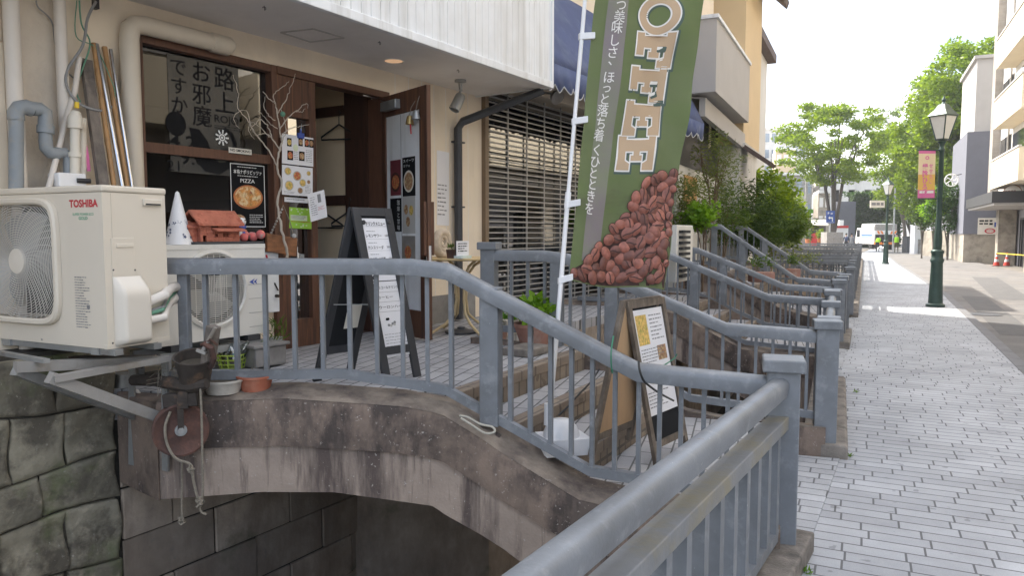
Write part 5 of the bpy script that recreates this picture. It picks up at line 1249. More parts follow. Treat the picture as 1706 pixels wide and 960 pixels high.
for (x0, x1) in ((tl, tl+.001), (tr-.001, tr)): fbox(b, x0, x1, zbt, ztop-.03, q1-.06, q1-.001)
fbox(b, tl, tr, ztop-.0299, ztop, .11, q1+.004); b.build('casing', 'ac_white', a2, bevel=.004)
b = MB(); b.lathe([(rc+.028, .0), (rc+.026, .012), (rc+.006, .018), (rc-.004, .006), (rc-.004, 0)], fac(tc_, zc_, q1), 40, N, cap=False); b.build('fan_rim', 'ac_white', a2, smooth=True, ang=30)
b = MB()
k = -rc+.012
while k < rc:
    w = math.sqrt(max(0, rc*rc-k*k)); b.beam(fac(tc_-w, zc_+k, q1+.008), fac(tc_+w, zc_+k, q1+.008), .0045, .004); k += .0125
for k in range(-4, 5):
    x = k*.045; w = math.sqrt(rc*rc-x*x); b.beam(fac(tc_+x, zc_-w, q1+.004), fac(tc_+x, zc_+w, q1+.004), .003, .003)
for k in range(-6, 7): b.beam(fac(tc_+k*.012, zc_-.08, q1+.006), fac(tc_+k*.012, zc_+.08, q1+.006), .003, .003)
b.build('fan_grille', 'ac_white', a2)
b = MB(); b.disc(fac(tc_, zc_, q1-.055), N, rc+.01, 40); b.build('fan_well', 'grille_dark', a2)
b = MB()
for k in range(4):
    a = k*1.57; b.grid(lambda u, v: fac(tc_+(.03+.16*u)*math.cos(a+v), zc_+(.03+.16*u)*math.sin(a+v), q1-.05+.03*v), 5, 5)
b.build('fan', 'galv', a2, smooth=True)
b = MB()
for k in range(5): fbox(b, tc_+rc+.035, tr-.02, zbt+.05+k*.095, zbt+.055+k*.095, q1-.001, q1+.002)
b.build('panel_lines', 'ink_pale', a2)
x0, z0 = ft(415, 470, q1); b = MB(); e_ = [(0, 0), (.045, .022), (.03, .0), (.045, -.022)]; b.add([fac(x0+x, z0+z, q1+.002) for x, z in e_], [(0, 3, 2, 1)]); b.add([fac(x0+.035+x*.7, z0+z*.9, q1+.002) for x, z in e_], [(0, 3, 2, 1)]); b.build('maker_mark', 'ink_blue', a2)
for t in (tl+.12, tr-.12):
    b = MB(); fbox(b, t-.05, t+.05, zbt-.04, zbt-.001, .10, q1+.02); b.build('foot', 'steel_dark', a2)
st = thing('steel_stand', 'low grey steel stand under the smaller air conditioner', 'stand', fac(tr-.4, .71, .3))
for q in (.14, .42):
    b = MB(); fbox(b, tl, tr+.12, zbt-.085, zbt-.042, q-.02, q+.02); b.build('beam', 'galv', st)
for t in (tl+.05, tr+.08):
    for q in (.14, .42):
        b = MB(); fbox(b, t-.02, t+.02, .701, zbt-.086, q-.018, q+.018); b.build('leg', 'galv', st)
zT = ztop
tray = thing('slate_slab', 'thin dark slab lying on the smaller air conditioner', 'slab', fac((tl+tr)/2, zT, .27)); b = MB(); fbox(b, ft(325, 400, .4)[0], ft(440, 400, .4)[0], zT+.001, zT+.016, .15, .40); b.build('slab', 'steel_dark', tray, bevel=.003)
t0 = ft(298, 404, .28)[0]
cn = thing('decor_cone', 'white cone with small dark stars standing on the smaller air conditioner', 'cone', fac(t0, zT+.001, .28))
H = ft(287, 318, .28)[1]-zT; b = MB(); b.lathe([(.088, 0), (.084, .01), (.012, H-.01), (.0, H)], fac(t0, zT+.001, .28), 28); b.build('cone_body', 'plastic_white', cn, smooth=True)
b = MB()
for i in range(34):
    h = rng.uniform(.04, H*.8); r_ = .086*(1-h/H)+.0025; a = rng.uniform(-2.6, .3); c = fac(t0, zT+h, .28)+Vector((math.cos(a), math.sin(a), 0))*r_; nn_ = Vector((math.cos(a), math.sin(a), .25)).normalized()
    x, y, z = frame_from(nn_); R_ = rng.uniform(.008, .016); P = [c+nn_*.0015+(x*math.cos(k*math.pi/5)+y*math.sin(k*math.pi/5))*(R_ if k % 2 == 0 else R_*.42) for k in range(10)]; b.add(P, [tuple(range(10))])
b.build('stars', 'cloth_blue', cn)
# clay model house
t0, t1 = ft(318, 400, .30)[0], ft(388, 400, .30)[0]; zb_ = zT+.017
ch = thing('clay_house', 'red clay model house with punched windows on the smaller air conditioner', 'model house', fac((t0+t1)/2, zb_, .27))
w = t1-t0
def slabwall(b, ta_, tb2, z0, z1, q, holes, th=.016):
    """front wall with window holes"""
    xs = sorted({ta_, tb2}|{h for o in holes for h in (o[0], o[1])}); zs_ = sorted({z0, z1}|{h for o in holes for h in (o[2], o[3])})
    for i in range(len(xs)-1):
        for j in range(len(zs_)-1):
            cx, cz = (xs[i]+xs[i+1])/2, (zs_[j]+zs_[j+1])/2
            if not any(o[0] < cx < o[1] and o[2] < cz < o[3] for o in holes): fbox(b, xs[i], xs[i+1], zs_[j], zs_[j+1], q-th, q)
b = MB(); slabwall(b, t0+.02, t1, zb_, zb_+.125, .37, [(t0+.10, t0+.15, zb_+.075, zb_+.105), (t0+.19, t0+.205, zb_+.03, zb_+.055), (t0+.215, t0+.23, zb_+.03, zb_+.055), (t0+.04, t0+.065, zb_+.0, zb_+.04), (t0+.13, t0+.15, zb_+.03, zb_+.05)])
fbox(b, t0+.02, t0+.036, zb_, zb_+.125, .20, .3535); fbox(b, t1-.016, t1, zb_, zb_+.125, .20, .3535); fbox(b, t0+.02, t1, zb_, zb_+.15, .19, .1995); b.build('walls', 'clay_red', ch, bevel=.003)
b = MB(); b.prism([fac(t0-.01, zb_+.10, .40), fac(t0-.01, zb_+.115, .40), fac(t0-.01, zb_+.205, .30), fac(t0-.01, zb_+.115, .17), fac(t0-.01, zb_+.10, .17), fac(t0-.01, zb_+.185, .30)], E*(w+.03)); b.build('roof', 'clay_red', ch, bevel=.003)
b = MB(); b.prism([fac(t0+.10, zb_+.065, .43), fac(t0+.10, zb_+.075, .43), fac(t0+.10, zb_+.092, .372), fac(t0+.10, zb_+.08, .372)], E*(w-.085)); b.build('porch_roof', 'clay_red', ch, bevel=.002)
b = MB(); fbox(b, t0-.045, t0+.018, zb_, zb_+.09, .20, .34); b.prism([fac(t0-.05, zb_+.085, .355), fac(t0-.05, zb_+.095, .355), fac(t0-.05, zb_+.135, .27), fac(t0-.05, zb_+.095, .18), fac(t0-.05, zb_+.085, .18)], E*.07); b.build('annex', 'clay_red', ch, bevel=.003)
# figurine and yarn bag
t0 = ft(402, 380, .30)[0]; o = fac(t0, zT+.017, .28)
fg = thing('figurine', 'small white animal figurine with brown cap and blue scarf beside the clay house', 'figurine', o)
b = MB(); b.lathe([(.03, 0), (.045, .02), (.045, .06), (.03, .10)], o, 16); b.build('body', 'plastic_white', fg, smooth=True)
b = MB(); b.ball(o+V2((0, 0), .135), .045, 14, 10, sc=(1, 1, .9)); b.build('head', 'plastic_white', fg, smooth=True)
b = MB(); b.ball(o+V2((0, 0), .150)-N*.006, .044, 14, 8, sc=(1.02, 1.02, .75)); b.build('cap', 'food_brown', fg, smooth=True)
b = MB(); b.lathe([(.040, .085), (.048, .095), (.040, .108)], o, 16, cap=False); b.beam(o+N*.046+V2((0, 0), .03), o+N*.042+V2((0, 0), .095), .02, .006, up=N); b.build('scarf', 'ink_blue', fg, smooth=True)
b = MB()
for s in (-1, 1): b.ball(o+N*.042+E*.016*s+V2((0, 0), .142), .005, 8, 6)
b.build('eyes', 'eye_black', fg)
t0 = ft(416, 392, .33)[0]; o = fac(t0, zT+.017, .33)
yb = thing('yarn_bag', 'clear bag of pink and yellow yarn balls beside the figurine', 'bag', o); b = MB()
for i in range(7): b.ball(o+E*rng.uniform(-.07, .07)+N*rng.uniform(-.04, .04)+V2((0, 0), rng.uniform(.025, .05)), rng.uniform(.022, .034), 12, 8)
b.build('yarn', 'yarn_pink', yb, smooth=True)
# white peg board on the wall and wooden plank sign
b = MB(); t0, t1 = ft(441, 470, .10)[0], ft(465, 470, .10)[0]; z0, z1 = ft(450, 521, .10)[1], ft(450, 420, .10)[1]
pb2 = thing('peg_board', 'white painted board hanging between the air conditioner and the door frame', 'board', fac((t0+t1)/2, z0, .1)); fbox(b, t0, t1, z0, z1, .075, .10); b.build('board', 'fascia', pb2, bevel=.004)
b = MB(); b.tube([fac(t0+.10, z0+.12, .10), fac(t0+.10, z0+.12, .13)], .012, 8); b.tube([fac(t0+.09, z0+.22, .10), fac(t0+.11, z0+.16, .115)], .006, 6); b.build('knob', 'rust_dark', pb2)
b = MB(); b.tube([fac(t0+.02, z1-.02, .10), fac(t0+.03, z1-.08, .11), fac(t0+.02, z1-.14, .115)], .008, 6); b.build('red_tassel', 'ink_red', pb2)
ps = thing('plank_sign', 'rough brown wooden plank hung on a cord under the menu sheets', 'sign', FP(470, 425, .14))
q = .14; P = [(445, 388), (460, 391), (496, 397), (494, 428), (478, 425), (462, 421), (446, 419)]
b = MB(); b.prism([FP(x, y, q) for x, y in P][::-1], N*-.025); b.build('plank', 'plank', ps, bevel=.004)
b = MB(); b.tube([FP(452, 390, q), FP(462, 365, q-.02), FP(472, 342, .08), FP(482, 366, q-.02), FP(490, 396, q)], .004, 6); b.build('cord', 'rope', ps)
b = MB()
for k in range(9):
    x = 452+20*k/9; y = 388-44*k/9; b.ball(FP(x, y, q-.02), .009, 6, 5)
b.ball(FP(490, 393, q+.01), .018, 8, 6); b.build('beads', 'ink_pale', ps)
# bleached branch
br = thing('dry_branch', 'bleached bare branch tied up in front of the cafe window', 'branch', FP(478, 428, .18)); b = MB()
brs = [[(479, 428, 7), (474, 400, 7), (465, 362, 6), (463, 330, 6), (470, 305, 5.5), (462, 278, 5), (466, 250, 5), (470, 235, 4.5)],
       [(462, 280, 4), (450, 255, 3.6), (436, 236, 3.2), (424, 222, 3), (416, 205, 2.4), (404, 190, 2), (396, 178, 1.6), (398, 160, 1.4), (394, 142, 1.2), (388, 124, 1)],
       [(436, 236, 3), (420, 215, 2.4), (412, 186, 2), (398, 186, 1.6), (390, 198, 1.3), (399, 214, 1)],
       [(466, 250, 4), (452, 228, 3.4), (447, 212, 3), (436, 200, 2.4), (424, 206, 2), (417, 218, 1.3)],
       [(470, 236, 4.2), (466, 215, 3.8), (462, 190, 3.4), (458, 172, 3), (448, 164, 2.2), (438, 152, 1.5)],
       [(462, 190, 3), (472, 172, 2.6), (480, 158, 2.2), (490, 130, 1.8), (492, 122, 1.2)],
       [(466, 215, 3.2), (480, 196, 2.8), (492, 186, 2.4), (504, 176, 2), (512, 172, 1.5), (513, 180, 1)],
       [(492, 186, 2.2), (503, 186, 1.6), (508, 180, 1)],
       [(466, 228, 2.6), (482, 215, 2.2), (500, 210, 1.8), (515, 207, 1.2)],
       [(458, 172, 2.6), (456, 158, 2.2), (464, 150, 1.8), (476, 140, 1.5), (482, 134, 1)],
       [(448, 228, 2.6), (434, 212, 2), (420, 204, 1.6), (414, 216, 1.2), (424, 232, 1)], [(452, 228, 2.4), (440, 222, 1.8), (428, 226, 1.2)],
       [(470, 236, 2.8), (476, 220, 2.2), (474, 200, 1.8), (468, 182, 1.3)], [(458, 200, 2.4), (446, 190, 2), (440, 176, 1.6), (442, 160, 1)], [(462, 214, 2.2), (448, 204, 1.8), (437, 190, 1.4), (430, 186, 1)]]
for i, pl_ in enumerate(brs):
    q0 = .18; pts = [FP(x, y, q0+.05*math.sin(i*2.1)*(k/len(pl_))+.015*math.sin(k*1.7+i)) for k, (x, y, w) in enumerate(pl_)]; P2, R2_ = [], []
    for k in range(len(pts)-1):
        p_0, p_1, p_2, p_3 = pts[max(k-1, 0)], pts[k], pts[k+1], pts[min(k+2, len(pts)-1)]
        for j in range(5):
            t = j/5; w = (pl_[k][2]*(1-t)+pl_[k+1][2]*t)*.0014; P2.append(.5*((2*p_1)+(p_2-p_0)*t+(2*p_0-5*p_1+4*p_2-p_3)*t*t+(3*p_1-p_0-3*p_2+p_3)*t**3)+Vector((rng.gauss(0, 1), rng.gauss(0, 1), rng.gauss(0, 1)))*.0028); R2_.append(w*rng.uniform(.85, 1.18))
    P2.append(pts[-1]); R2_.append(pl_[-1][2]*.0011); b.tube(P2, R2_, 7)
b.build('twigs', 'driftwood', br, smooth=True)
b = MB(); b.ball(FP(471, 190, .20), .02, 10, 8); b.build('green_float', 'cable_green', br, smooth=True)

# ------------------------------------------------------------------ bucket, pulley and ropes on the end of the bridge
bk = thing('rusty_bucket', 'rusty tin bucket tipped on the end of the first bridge', 'bucket', D(333, 648, 3.80))
ax = Vector((.10, -.28, 1)).normalized(); o = D(326, 645, 3.84); b = MB(); b.lathe([(.0, 0), (.068, .0), (.098, .17), (.104, .172), (.104, .178), (.094, .176), (.064, .012), (.0, .010)], o, 24, ax, cap=False); b.build('pail', 'rust_dark', bk, smooth=True, ang=35)
b = MB(); b.lathe([(.0, .12), (.088, .125)], o, 20, ax, cap=False); b.build('soil', 'soil', bk)
cl_ = thing('rusty_clamp', 'rusty wooden block with a pale steel bolt standing in the bucket', 'clamp', D(350, 600, 3.80))
b = MB(); b.beam(D(345, 612, 3.80), D(356, 543, 3.78), .06, .05, up=N); b.build('block', 'grey_timber', cl_, bevel=.006)
b = MB(); b.tube([D(336, 588, 3.74), D(346, 570, 3.74), D(359, 546, 3.73)], .010, 8); b.beam(D(328, 583, 3.74), D(343, 589, 3.74), .02, .015); b.build('bolt', 'galv_pale', cl_)
b = MB(); b.tube([D(340, 572, 3.74), D(352, 580, 3.74), D(356, 596, 3.76), D(350, 612, 3.78)], .016, 8); b.tube([D(335, 575, 3.75), D(350, 566, 3.73), D(362, 575, 3.76)], .007, 6); b.build('chain', 'rust', cl_)
b = MB(); pts = [D(222, 634, 4.0), D(260, 634, 3.92), D(292, 640, 3.84), D(318, 645, 3.78), D(345, 640, 3.76)]; b.tube(pts, [.03, .034, .036, .032, .026], 9); tag(b.build('dark_log', 'rust_dark', smooth=True), 'dark weathered log lying from the air conditioner frame to the bucket', 'log')
pw = thing('pulley_wheel', 'large rusty pulley wheel hanging on the side of the first footbridge', 'pulley', D(301, 765, 3.80))
c = D(301, 716, 3.80); wn = Vector((.45, -.89, .04)).normalized()
b = MB(); b.lathe([(.022, -.018), (.06, -.012), (.105, -.016), (.128, -.030), (.138, -.028), (.138, -.022), (.118, -.004), (.118, .004), (.138, .022), (.138, .028), (.128, .030), (.105, .016), (.06, .012), (.022, .018)], c, 40, wn); b.build('wheel', 'rust', pw, smooth=True, ang=40)
b = MB(); b.lathe([(.03, -.03), (.03, .03)], c, 16, wn); b.lathe([(.018, .0305), (.018, .05)], c, 6, wn); b.build('axle', 'galv', pw)
b = MB(); b.beam(c+wn*.036, c+wn*.036+V2((0, 0), .17), .03, .008, up=wn); b.beam(c-wn*.036, c-wn*.036+V2((0, 0), .17), .03, .008, up=wn); b.build('strap', 'rust_dark', pw)
b = MB(); b.beam(D(274, 668, 3.80), D(331, 664, 3.80), .05, .07); b.abox(D(306, 680, 3.79), .05, .05, .09, .3); b.build('hanger_block', 'rust_dark', pw, bevel=.004)
cable('thick old rope wound over the pulley wheel and knotted below', [D(284, 686, 3.76), D(275, 712, 3.745), D(279, 742, 3.745), D(294, 765, 3.75), D(318, 775, 3.77), D(322, 800, 3.77), D(328, 825, 3.77), D(333, 838, 3.77)], .0075, 'rope', name='rope', grp='ropes on the pulley')
cable('thin rope hanging from the bucket down to a loose knot', [D(334, 645, 3.75), D(336, 700, 3.76), D(337, 760, 3.76), D(338, 820, 3.77), D(334, 850, 3.77), D(344, 858, 3.77)], .006, 'rope', name='rope', grp='ropes on the pulley')
cable('thin rope hanging behind the pulley wheel to a small knot', [D(303, 770, 3.82), D(303, 820, 3.83), D(303, 862, 3.83)], .006, 'rope', name='rope', grp='ropes on the pulley')
for (x, y, d, r_, lb) in ((303, 868, 3.83, .02, 'frayed rope knot at the end of the thin rope behind the pulley'), (333, 835, 3.765, .026, 'bulky rope knot where the two front ropes meet'), (318, 785, 3.76, .018, 'small rope knot just under the pulley wheel')):
    b = MB()
    for k in range(5): a = k*1.3; b.tube([D(x, y, d)+Vector((rng.gauss(0, .45), rng.gauss(0, .45), rng.gauss(-.1, .55)))*r_ for j in range(7)], r_*.30, 6)
    tag(b.build('rope_knot', 'rope', smooth=True), lb, 'knot', 'ropes on the pulley')

# ------------------------------------------------------------------ pots and clutter behind the near railing
def leaves(b, c, R3, n, ln, wd, r, up=.4, droop=0.0, mi=0, shell=False):
    """n small leaf blades scattered through an ellipsoid"""
    for i in range(n):
        while True:
            p = Vector((r.uniform(-1, 1), r.uniform(-1, 1), r.uniform(-1, 1)))
            if p.length <= 1 and (not shell or p.length > .55): break
        p = Vector((p.x*R3[0], p.y*R3[1], p.z*R3[2]))+Vector(c)
        d = Vector((r.gauss(0, 1), r.gauss(0, 1), r.gauss(0, .6)+up-droop)).normalized(); sdv = d.cross(Vector((r.gauss(0, 1), r.gauss(0, 1), r.gauss(0, 1)))).normalized()
        L = ln*r.uniform(.6, 1.25); w = wd*r.uniform(.7, 1.2); m_ = p+d*L*.45
        b.add([p, m_+sdv*w, p+d*L, m_-sdv*w], [(0, 1, 2, 3)], mi)
def pot(label, x, y, z, r0, r1, h, m, plant=None, rimr=.008, grp=None, name='flower_pot', cat='flower pot', seed=1):
    o = G(x, y, z); r = thing(name, label, cat, o, grp)
    b = MB(); b.lathe([(0, 0), (r0, 0), (r1, h*.86), (r1+rimr, h*.87), (r1+rimr, h), (r1-.006, h), (r1-.012, h*.85), (0, h*.84)], o, 24, cap=False); b.build('pot', m, r, smooth=True, ang=35)
    b = MB(); b.lathe([(0, h*.86), (r1-.014, h*.86)], o, 20, cap=False); b.build('soil', 'soil', r)
    if plant:
        m2, (rx, rz), n, ln, wd = plant; b = MB(); leaves(b, o+V2((0, 0), h+rz*.7), (rx, rx, rz), n, ln, wd, random.Random(seed))
        for k in range(6): a = k; b.tube([o+V2((0, 0), h*.86), o+Vector((rx*.5*math.cos(a), rx*.5*math.sin(a), h+rz))], .0025, 4)
        b.build('plant', m2, r)
    return r
pot('shallow orange terracotta pot of dry soil under the near railing', 426, 650, .73, .075, .095, .085, 'terracotta', ('bark_pale', (.05, .02), 25, .03, .006))
pot('shallow pale plastic pot under the near railing beside the bucket', 372, 654, .73, .085, .11, .075, 'planter', None)
bs = thing('green_basket', 'lime green mesh basket full of plastic bottles behind the railing', 'basket', G(387, 613, .72)); o = G(387, 613, .72)
b = MB(); w0, w1, h = .062, .078, .09
for k in range(12):
    a = 2*math.pi*k/12; sq = lambda a, r: Vector((max(-1, min(1, 1.35*math.cos(a)))*r, max(-1, min(1, 1.35*math.sin(a)))*r, 0)); b.beam(o+sq(a, w0), o+sq(a, w1)+V2((0, 0), h), .009, .003)
for z, r_ in ((.0, w0), (.03, .068), (.06, .074), (.09, w1)): b.tube([o+sq(2*math.pi*k/24, r_)+V2((0, 0), z) for k in range(24)], .004, 5, closed=True)
b.disc(o+V2((0, 0), .003), (0, 0, 1), w0, 12); b.build('mesh', 'basket_green', bs)
for i, (dx, dy, dz, tx, mm) in enumerate(((-.03, -.02, .05, .3, 'bottle_clear'), (.03, -.03, .055, -.4, 'bottle_clear'), (.0, .03, .06, .2, 'bottle_green'), (.04, .02, .07, .6, 'bottle_clear'), (-.04, .03, .06, -.6, 'bottle_clear'))):
    b = MB(); ax = Vector((tx, .2*math.sin(i), 1)).normalized(); b.lathe([(0, 0), (.03, .0), (.032, .03), (.03, .07), (.012, .10), (.012, .118), (0, .118)], o+Vector((dx, dy, dz)), 14, ax, cap=False)
    tag(b.build('plastic_bottle', mm, smooth=True), ['clear plastic bottle at the left front of the green basket', 'clear plastic bottle at the right front of the green basket', 'green plastic bottle in the middle of the green basket', 'clear plastic bottle leaning far right in the green basket', 'clear plastic bottle leaning left at the back of the green basket'][i], 'bottle', 'plastic bottles in the basket')
o = G(440, 608, .715); b = MB(); e1_, e2_ = E, N
b.prism([o+E*s*.15*k+N*t*.09*k+V2((0, 0), 0) for s, t, k in ((-1, -1, .85), (1, -1, .85), (1, 1, .85), (-1, 1, .85))], V2((0, 0), .13)); 
gb = thing('planter_box', 'grey oblong planter box standing by the door sill behind the railing', 'planter', o); b.build('box', 'concrete_plain', gb, bevel=.008)
b = MB(); b.prism([o+E*s*.15+N*t*.09+V2((0, 0), .1305) for s, t in ((-1, -1), (1, -1), (1, 1), (-1, 1))], V2((0, 0), .02)); b.build('rim', 'concrete_plain', gb, bevel=.004)
b = MB(); leaves(b, o+E*.1+V2((0, 0), .2), (.08, .06, .08), 60, .08, .006, random.Random(4), up=1.2); b.build('plant', 'leaf_bush', gb)
pot('small dark pot of leafy weeds left of the green basket', 322, 602, .72, .05, .06, .08, 'steel_dark', ('leaf_dark', (.08, .06), 140, .04, .01), seed=3)
pot('low trailing green weed growing by the bucket', 352, 585, .74, .04, .05, .05, 'rust_dark', ('leaf_small', (.05, .05), 60, .035, .008), seed=9)
b = MB(); rr_ = random.Random(3); o = D(300, 655, 3.9)
for i in range(46):
    p = o+Vector((rr_.uniform(-.10, .12), rr_.uniform(-.05, .05), rr_.uniform(-.01, .0))); b.tube([p, p+Vector((rr_.gauss(0, .03), rr_.gauss(0, .02), rr_.uniform(.05, .16))), p+Vector((rr_.gauss(0, .07), rr_.gauss(0, .04), rr_.uniform(.05, .14)))], .0016, 3)
tag(b.build('dry_grass', 'rope'), 'tuft of dry straw on the end of the bridge under the bucket', 'grass', kind=None)

# ------------------------------------------------------------------ black chalkboard by the door
FL, FR, RL = G(637, 638, .70), G(699, 627, .70), G(523, 637, .70); RR = RL+(FR-FL)*1.0
cbd = thing('chalkboard', 'black folding chalkboard with a long white drinks menu on the cafe terrace', 'chalkboard', (FL+RR)/2)
mA = (FL+RL)/2; dA = mA.y; Atop = D(583, 346, dA); Atop = Vector((Atop.x, Atop.y, Atop.z)); Btop = Atop+(FR-FL)
Btop.z = Atop.z
class Panel:
    """leaning board: corners of the top edge and of the feet"""
    def __init__(s, a, c, f0, f1, out): s.a, s.ex = Vector(a), (Vector(c)-Vector(a)); s.w = s.ex.length; s.ex.normalize(); s.ey = (Vector(f0)-Vector(a)); s.h = s.ey.length; s.ey.normalize(); s.n = s.ex.cross(s.ey).normalized(); s.n = s.n if s.n.dot(out) > 0 else -s.n
    def __call__(s, u, v, l=0): return s.a+s.ex*u+s.ey*v+s.n*l
    def box(s, b, u0, u1, v0, v1, l0, l1, mi=0): b.box(s((u0+u1)/2, (v0+v1)/2, (l0+l1)/2), s.ex*(u1-u0)/2, s.ey*(v1-v0)/2, s.n*(l1-l0)/2, mi)
F_, B_ = Panel(Atop, Btop, FL, FR, FL-RL), Panel(Atop, Btop, RL, RR, RL-FL)
for pn, nm in ((F_, 'front'), (B_, 'back')):
    w, h = pn.w, pn.h; fw = .055
    b = MB(); pn.box(b, 0, fw, 0, h, 0, .022); b.build('leg', 'board_frame', cbd, bevel=.003)
    b = MB(); pn.box(b, w-fw, w, 0, h, 0, .022); b.build('leg', 'board_frame', cbd, bevel=.003)
    b = MB(); pn.box(b, fw, w-fw, 0, .05, 0, .021); b.build('top_bar', 'board_frame', cbd)
    b = MB(); pn.box(b, fw, w-fw, h*.80, h*.80+.05, 0, .021); b.build('lower_bar', 'board_frame', cbd)
    b = MB(); pn.box(b, fw-.004, w-fw+.004, .04, h*.81, .004, .012); b.build('board', 'chalkboard', cbd)
b = MB(); b.beam(F_(.02, F_.h*.55, -.01), B_(.02, B_.h*.55, -.01), .012, .004); b.build('stay', 'galv', cbd)
class PS:
    def __init__(s, pn, u0, v0, u1, v1): s.o = pn(u0, v0, .0135); s.w = u1-u0; s.h = v1-v0; s.ex = pn.ex; s.ey = pn.ey; s.n = pn.n
PS.__call__ = Sheet.__call__; PS.rect = Sheet.rect; PS.slab = Sheet.slab; PS.ell = Sheet.ell; PS.lines = Sheet.lines
w, h = F_.w, F_.h
def drinks1(P, s):
    T = P('lettering', 'ink_black'); w, h = s.w, s.h
    put(T, s, 'ドリンクメニュー', w*.14, h*.05, h*.07, width=w*.68, bold=.03); s.rect(T, w*.12, h*.125, w*.86, h*.129)
    for k, t_ in enumerate(('レモンサワー', 'カシスソーダ', 'ハイボール各種', '生搾りサワー')):
        v = h*(.20+.185*k); put(T, s, t_, w*.06, v+h*.05, h*.062, width=w*.56, bold=.015); s.lines(P('lettering', 'ink_grey'), w*.1, w*.4, v, v+h*.035, 1); put(T, s, '500円', w*.74, v+h*.055, h*.045, width=w*.18); s.rect(P('lettering', 'ink_grey'), w*.05, v+h*.13, w*.95, v+h*.133)
def drinks2(P, s):
    T = P('lettering', 'ink_black'); w, h = s.w, s.h
    for k, t_ in enumerate(('アルコールドリンク', 'コーヒー', 'ウーロンハイ')):
        v = h*(.06+.13*k); put(T, s, t_, w*.06, v, h*.045, width=w*(.8 if k != 1 else .55), bold=.01); s.rect(P('lettering', 'ink_grey'), w*.05, v+h*.08, w*.95, v+h*.084)
    for i in range(7): a = i*1.7; s.ell(P('picture', ['ink_grey', 'ink_pale', 'ink_black'][i % 3]), w*(.38+.13*math.cos(a)), h*(.55+.05*math.sin(a*1.3)), w*.045, h*.018, .001)
    s.lines(P('lettering', 'ink_grey'), w*.08, w*.9, h*.70, h*.9, 5, th=.16)
cut = .80*h
poster('menu_sheet', PS(F_, w*.19, .065, w*.90, h*.42), 'white drinks menu sheet on the upper half of the black chalkboard', 'menu', 'paper', drinks1, 'menu sheets on the black chalkboard', th=.001)
poster('menu_sheet', PS(F_, w*.19, h*.425, w*.92, h*.86), 'white drinks menu sheet on the lower half of the black chalkboard', 'menu', 'paper', drinks2, 'menu sheets on the black chalkboard', th=.001)
for u, v in ((.22, .08), (.86, .075), (.24, .40), (.9, .55)):
    b = MB(); b.lathe([(.014, 0), (.014, .008), (.010, .012)], F_(w*u, h*v if v > .1 else v+.01, .0155), 12, F_.n); b.build('magnet', 'black_trim', cbd)
poster('small_card', PS(B_, B_.w*.45, B_.h*.56, B_.w*.80, B_.h*.70), 'small pale card stuck on the inside of the black chalkboard', 'card', 'paper_warm', lambda P, s: s.lines(P('lettering', 'ink_pale'), s.w*.1, s.w*.9, s.h*.1, s.h*.9, 5))
# that card sits on the inner face
pk = [o for o in COL.objects if o.name.startswith('small_card')][0]; pk.location = Vector(pk.location)-B_.n*.020

# ------------------------------------------------------------------ wooden menu board on the bridge steps
FL, FR, RL = G(1091, 777, .222), G(1141, 748, .222), G(982, 762, .382); RR = RL+(FR-FL)
mb_ = thing('menu_board', 'weathered wooden folding menu board on the steps of the first bridge', 'menu board', (FL+RR)/2)
mA = (FL+RL)/2; Atop = D(1042, 503, mA.y); Btop = Atop+(FR-FL); Btop = D(1104, 494, Btop.y); Btop.z = Atop.z
Btop = Atop+(Btop-Atop)
F_, B_ = Panel(Atop, Btop, FL, FR, FL-RL), Panel(Atop-(FL-RL).normalized()*.03, Btop-(FL-RL).normalized()*.03, RL, RR, RL-FL)
for pn in (F_, B_):
    w, h = pn.w, pn.h; fw = .04
    b = MB(); pn.box(b, 0, fw, 0, h, -.012, .014); b.build('leg', 'menu_wood', mb_, bevel=.003)
    b = MB(); pn.box(b, w-fw, w, 0, h, -.012, .014); b.build('leg', 'menu_wood', mb_, bevel=.003)
    b = MB(); pn.box(b, fw+.0005, w-fw-.0005, 0, .045, -.012, .0135); b.build('top_bar', 'menu_wood', mb_)
    b = MB(); pn.box(b, fw+.0005, w-fw-.0005, h*.86, h*.86+.04, -.012, .0135); b.build('lower_bar', 'menu_wood', mb_)
    b = MB(); pn.box(b, fw+.0005, w-fw-.0005, .0455, h*.86, -.008, -.002 if pn is F_ else .006); b.build('board', 'chalkboard' if pn is F_ else 'plywood', mb_)
class PS2(PS):
    def __init__(s, pn, u0, v0, u1, v1): PS.__init__(s, pn, u0, v0, u1, v1); s.o = pn(u0, v0, .002)
w, h = F_.w, F_.h
def eats(P, s):
    w, h = s.w, s.h; s.rect(P('picture', 'food_yellow'), w*.06, h*.05, w*.42, h*.33); s.rect(P('picture', 'food_brown'), w*.62, h*.36, w*.92, h*.50)
    T = P('lettering', 'ink_grey'); s.lines(T, w*.5, w*.92, h*.06, h*.32, 7); s.lines(T, w*.08, w*.85, h*.37, h*.52, 5, seed=2); s.ell(P('picture', 'food_yellow'), w*.33, h*.64, w*.17, h*.07, .001); s.ell(P('picture', 'food_red'), w*.85, h*.70, w*.09, h*.05, .001); s.lines(T, w*.06, w*.8, h*.78, h*.95, 5, seed=6)
poster('menu_sheet', PS2(F_, .045, .06, w-.045, h*.70), 'white food menu sheet with a noodle photo on the wooden menu board', 'menu', 'paper', eats, th=.001)
cable('green twine tying the wooden menu board to the near railing', [D(1022, 560, 3.72), D(1018, 590, 3.68), D(1020, 622, 3.72), D(1024, 600, 3.82), D(1050, 610, 3.95), D(1090, 615, 4.2), D(1120, 600, 4.4), D(1128, 590, 4.42)], .004, 'twine_green', name='twine')
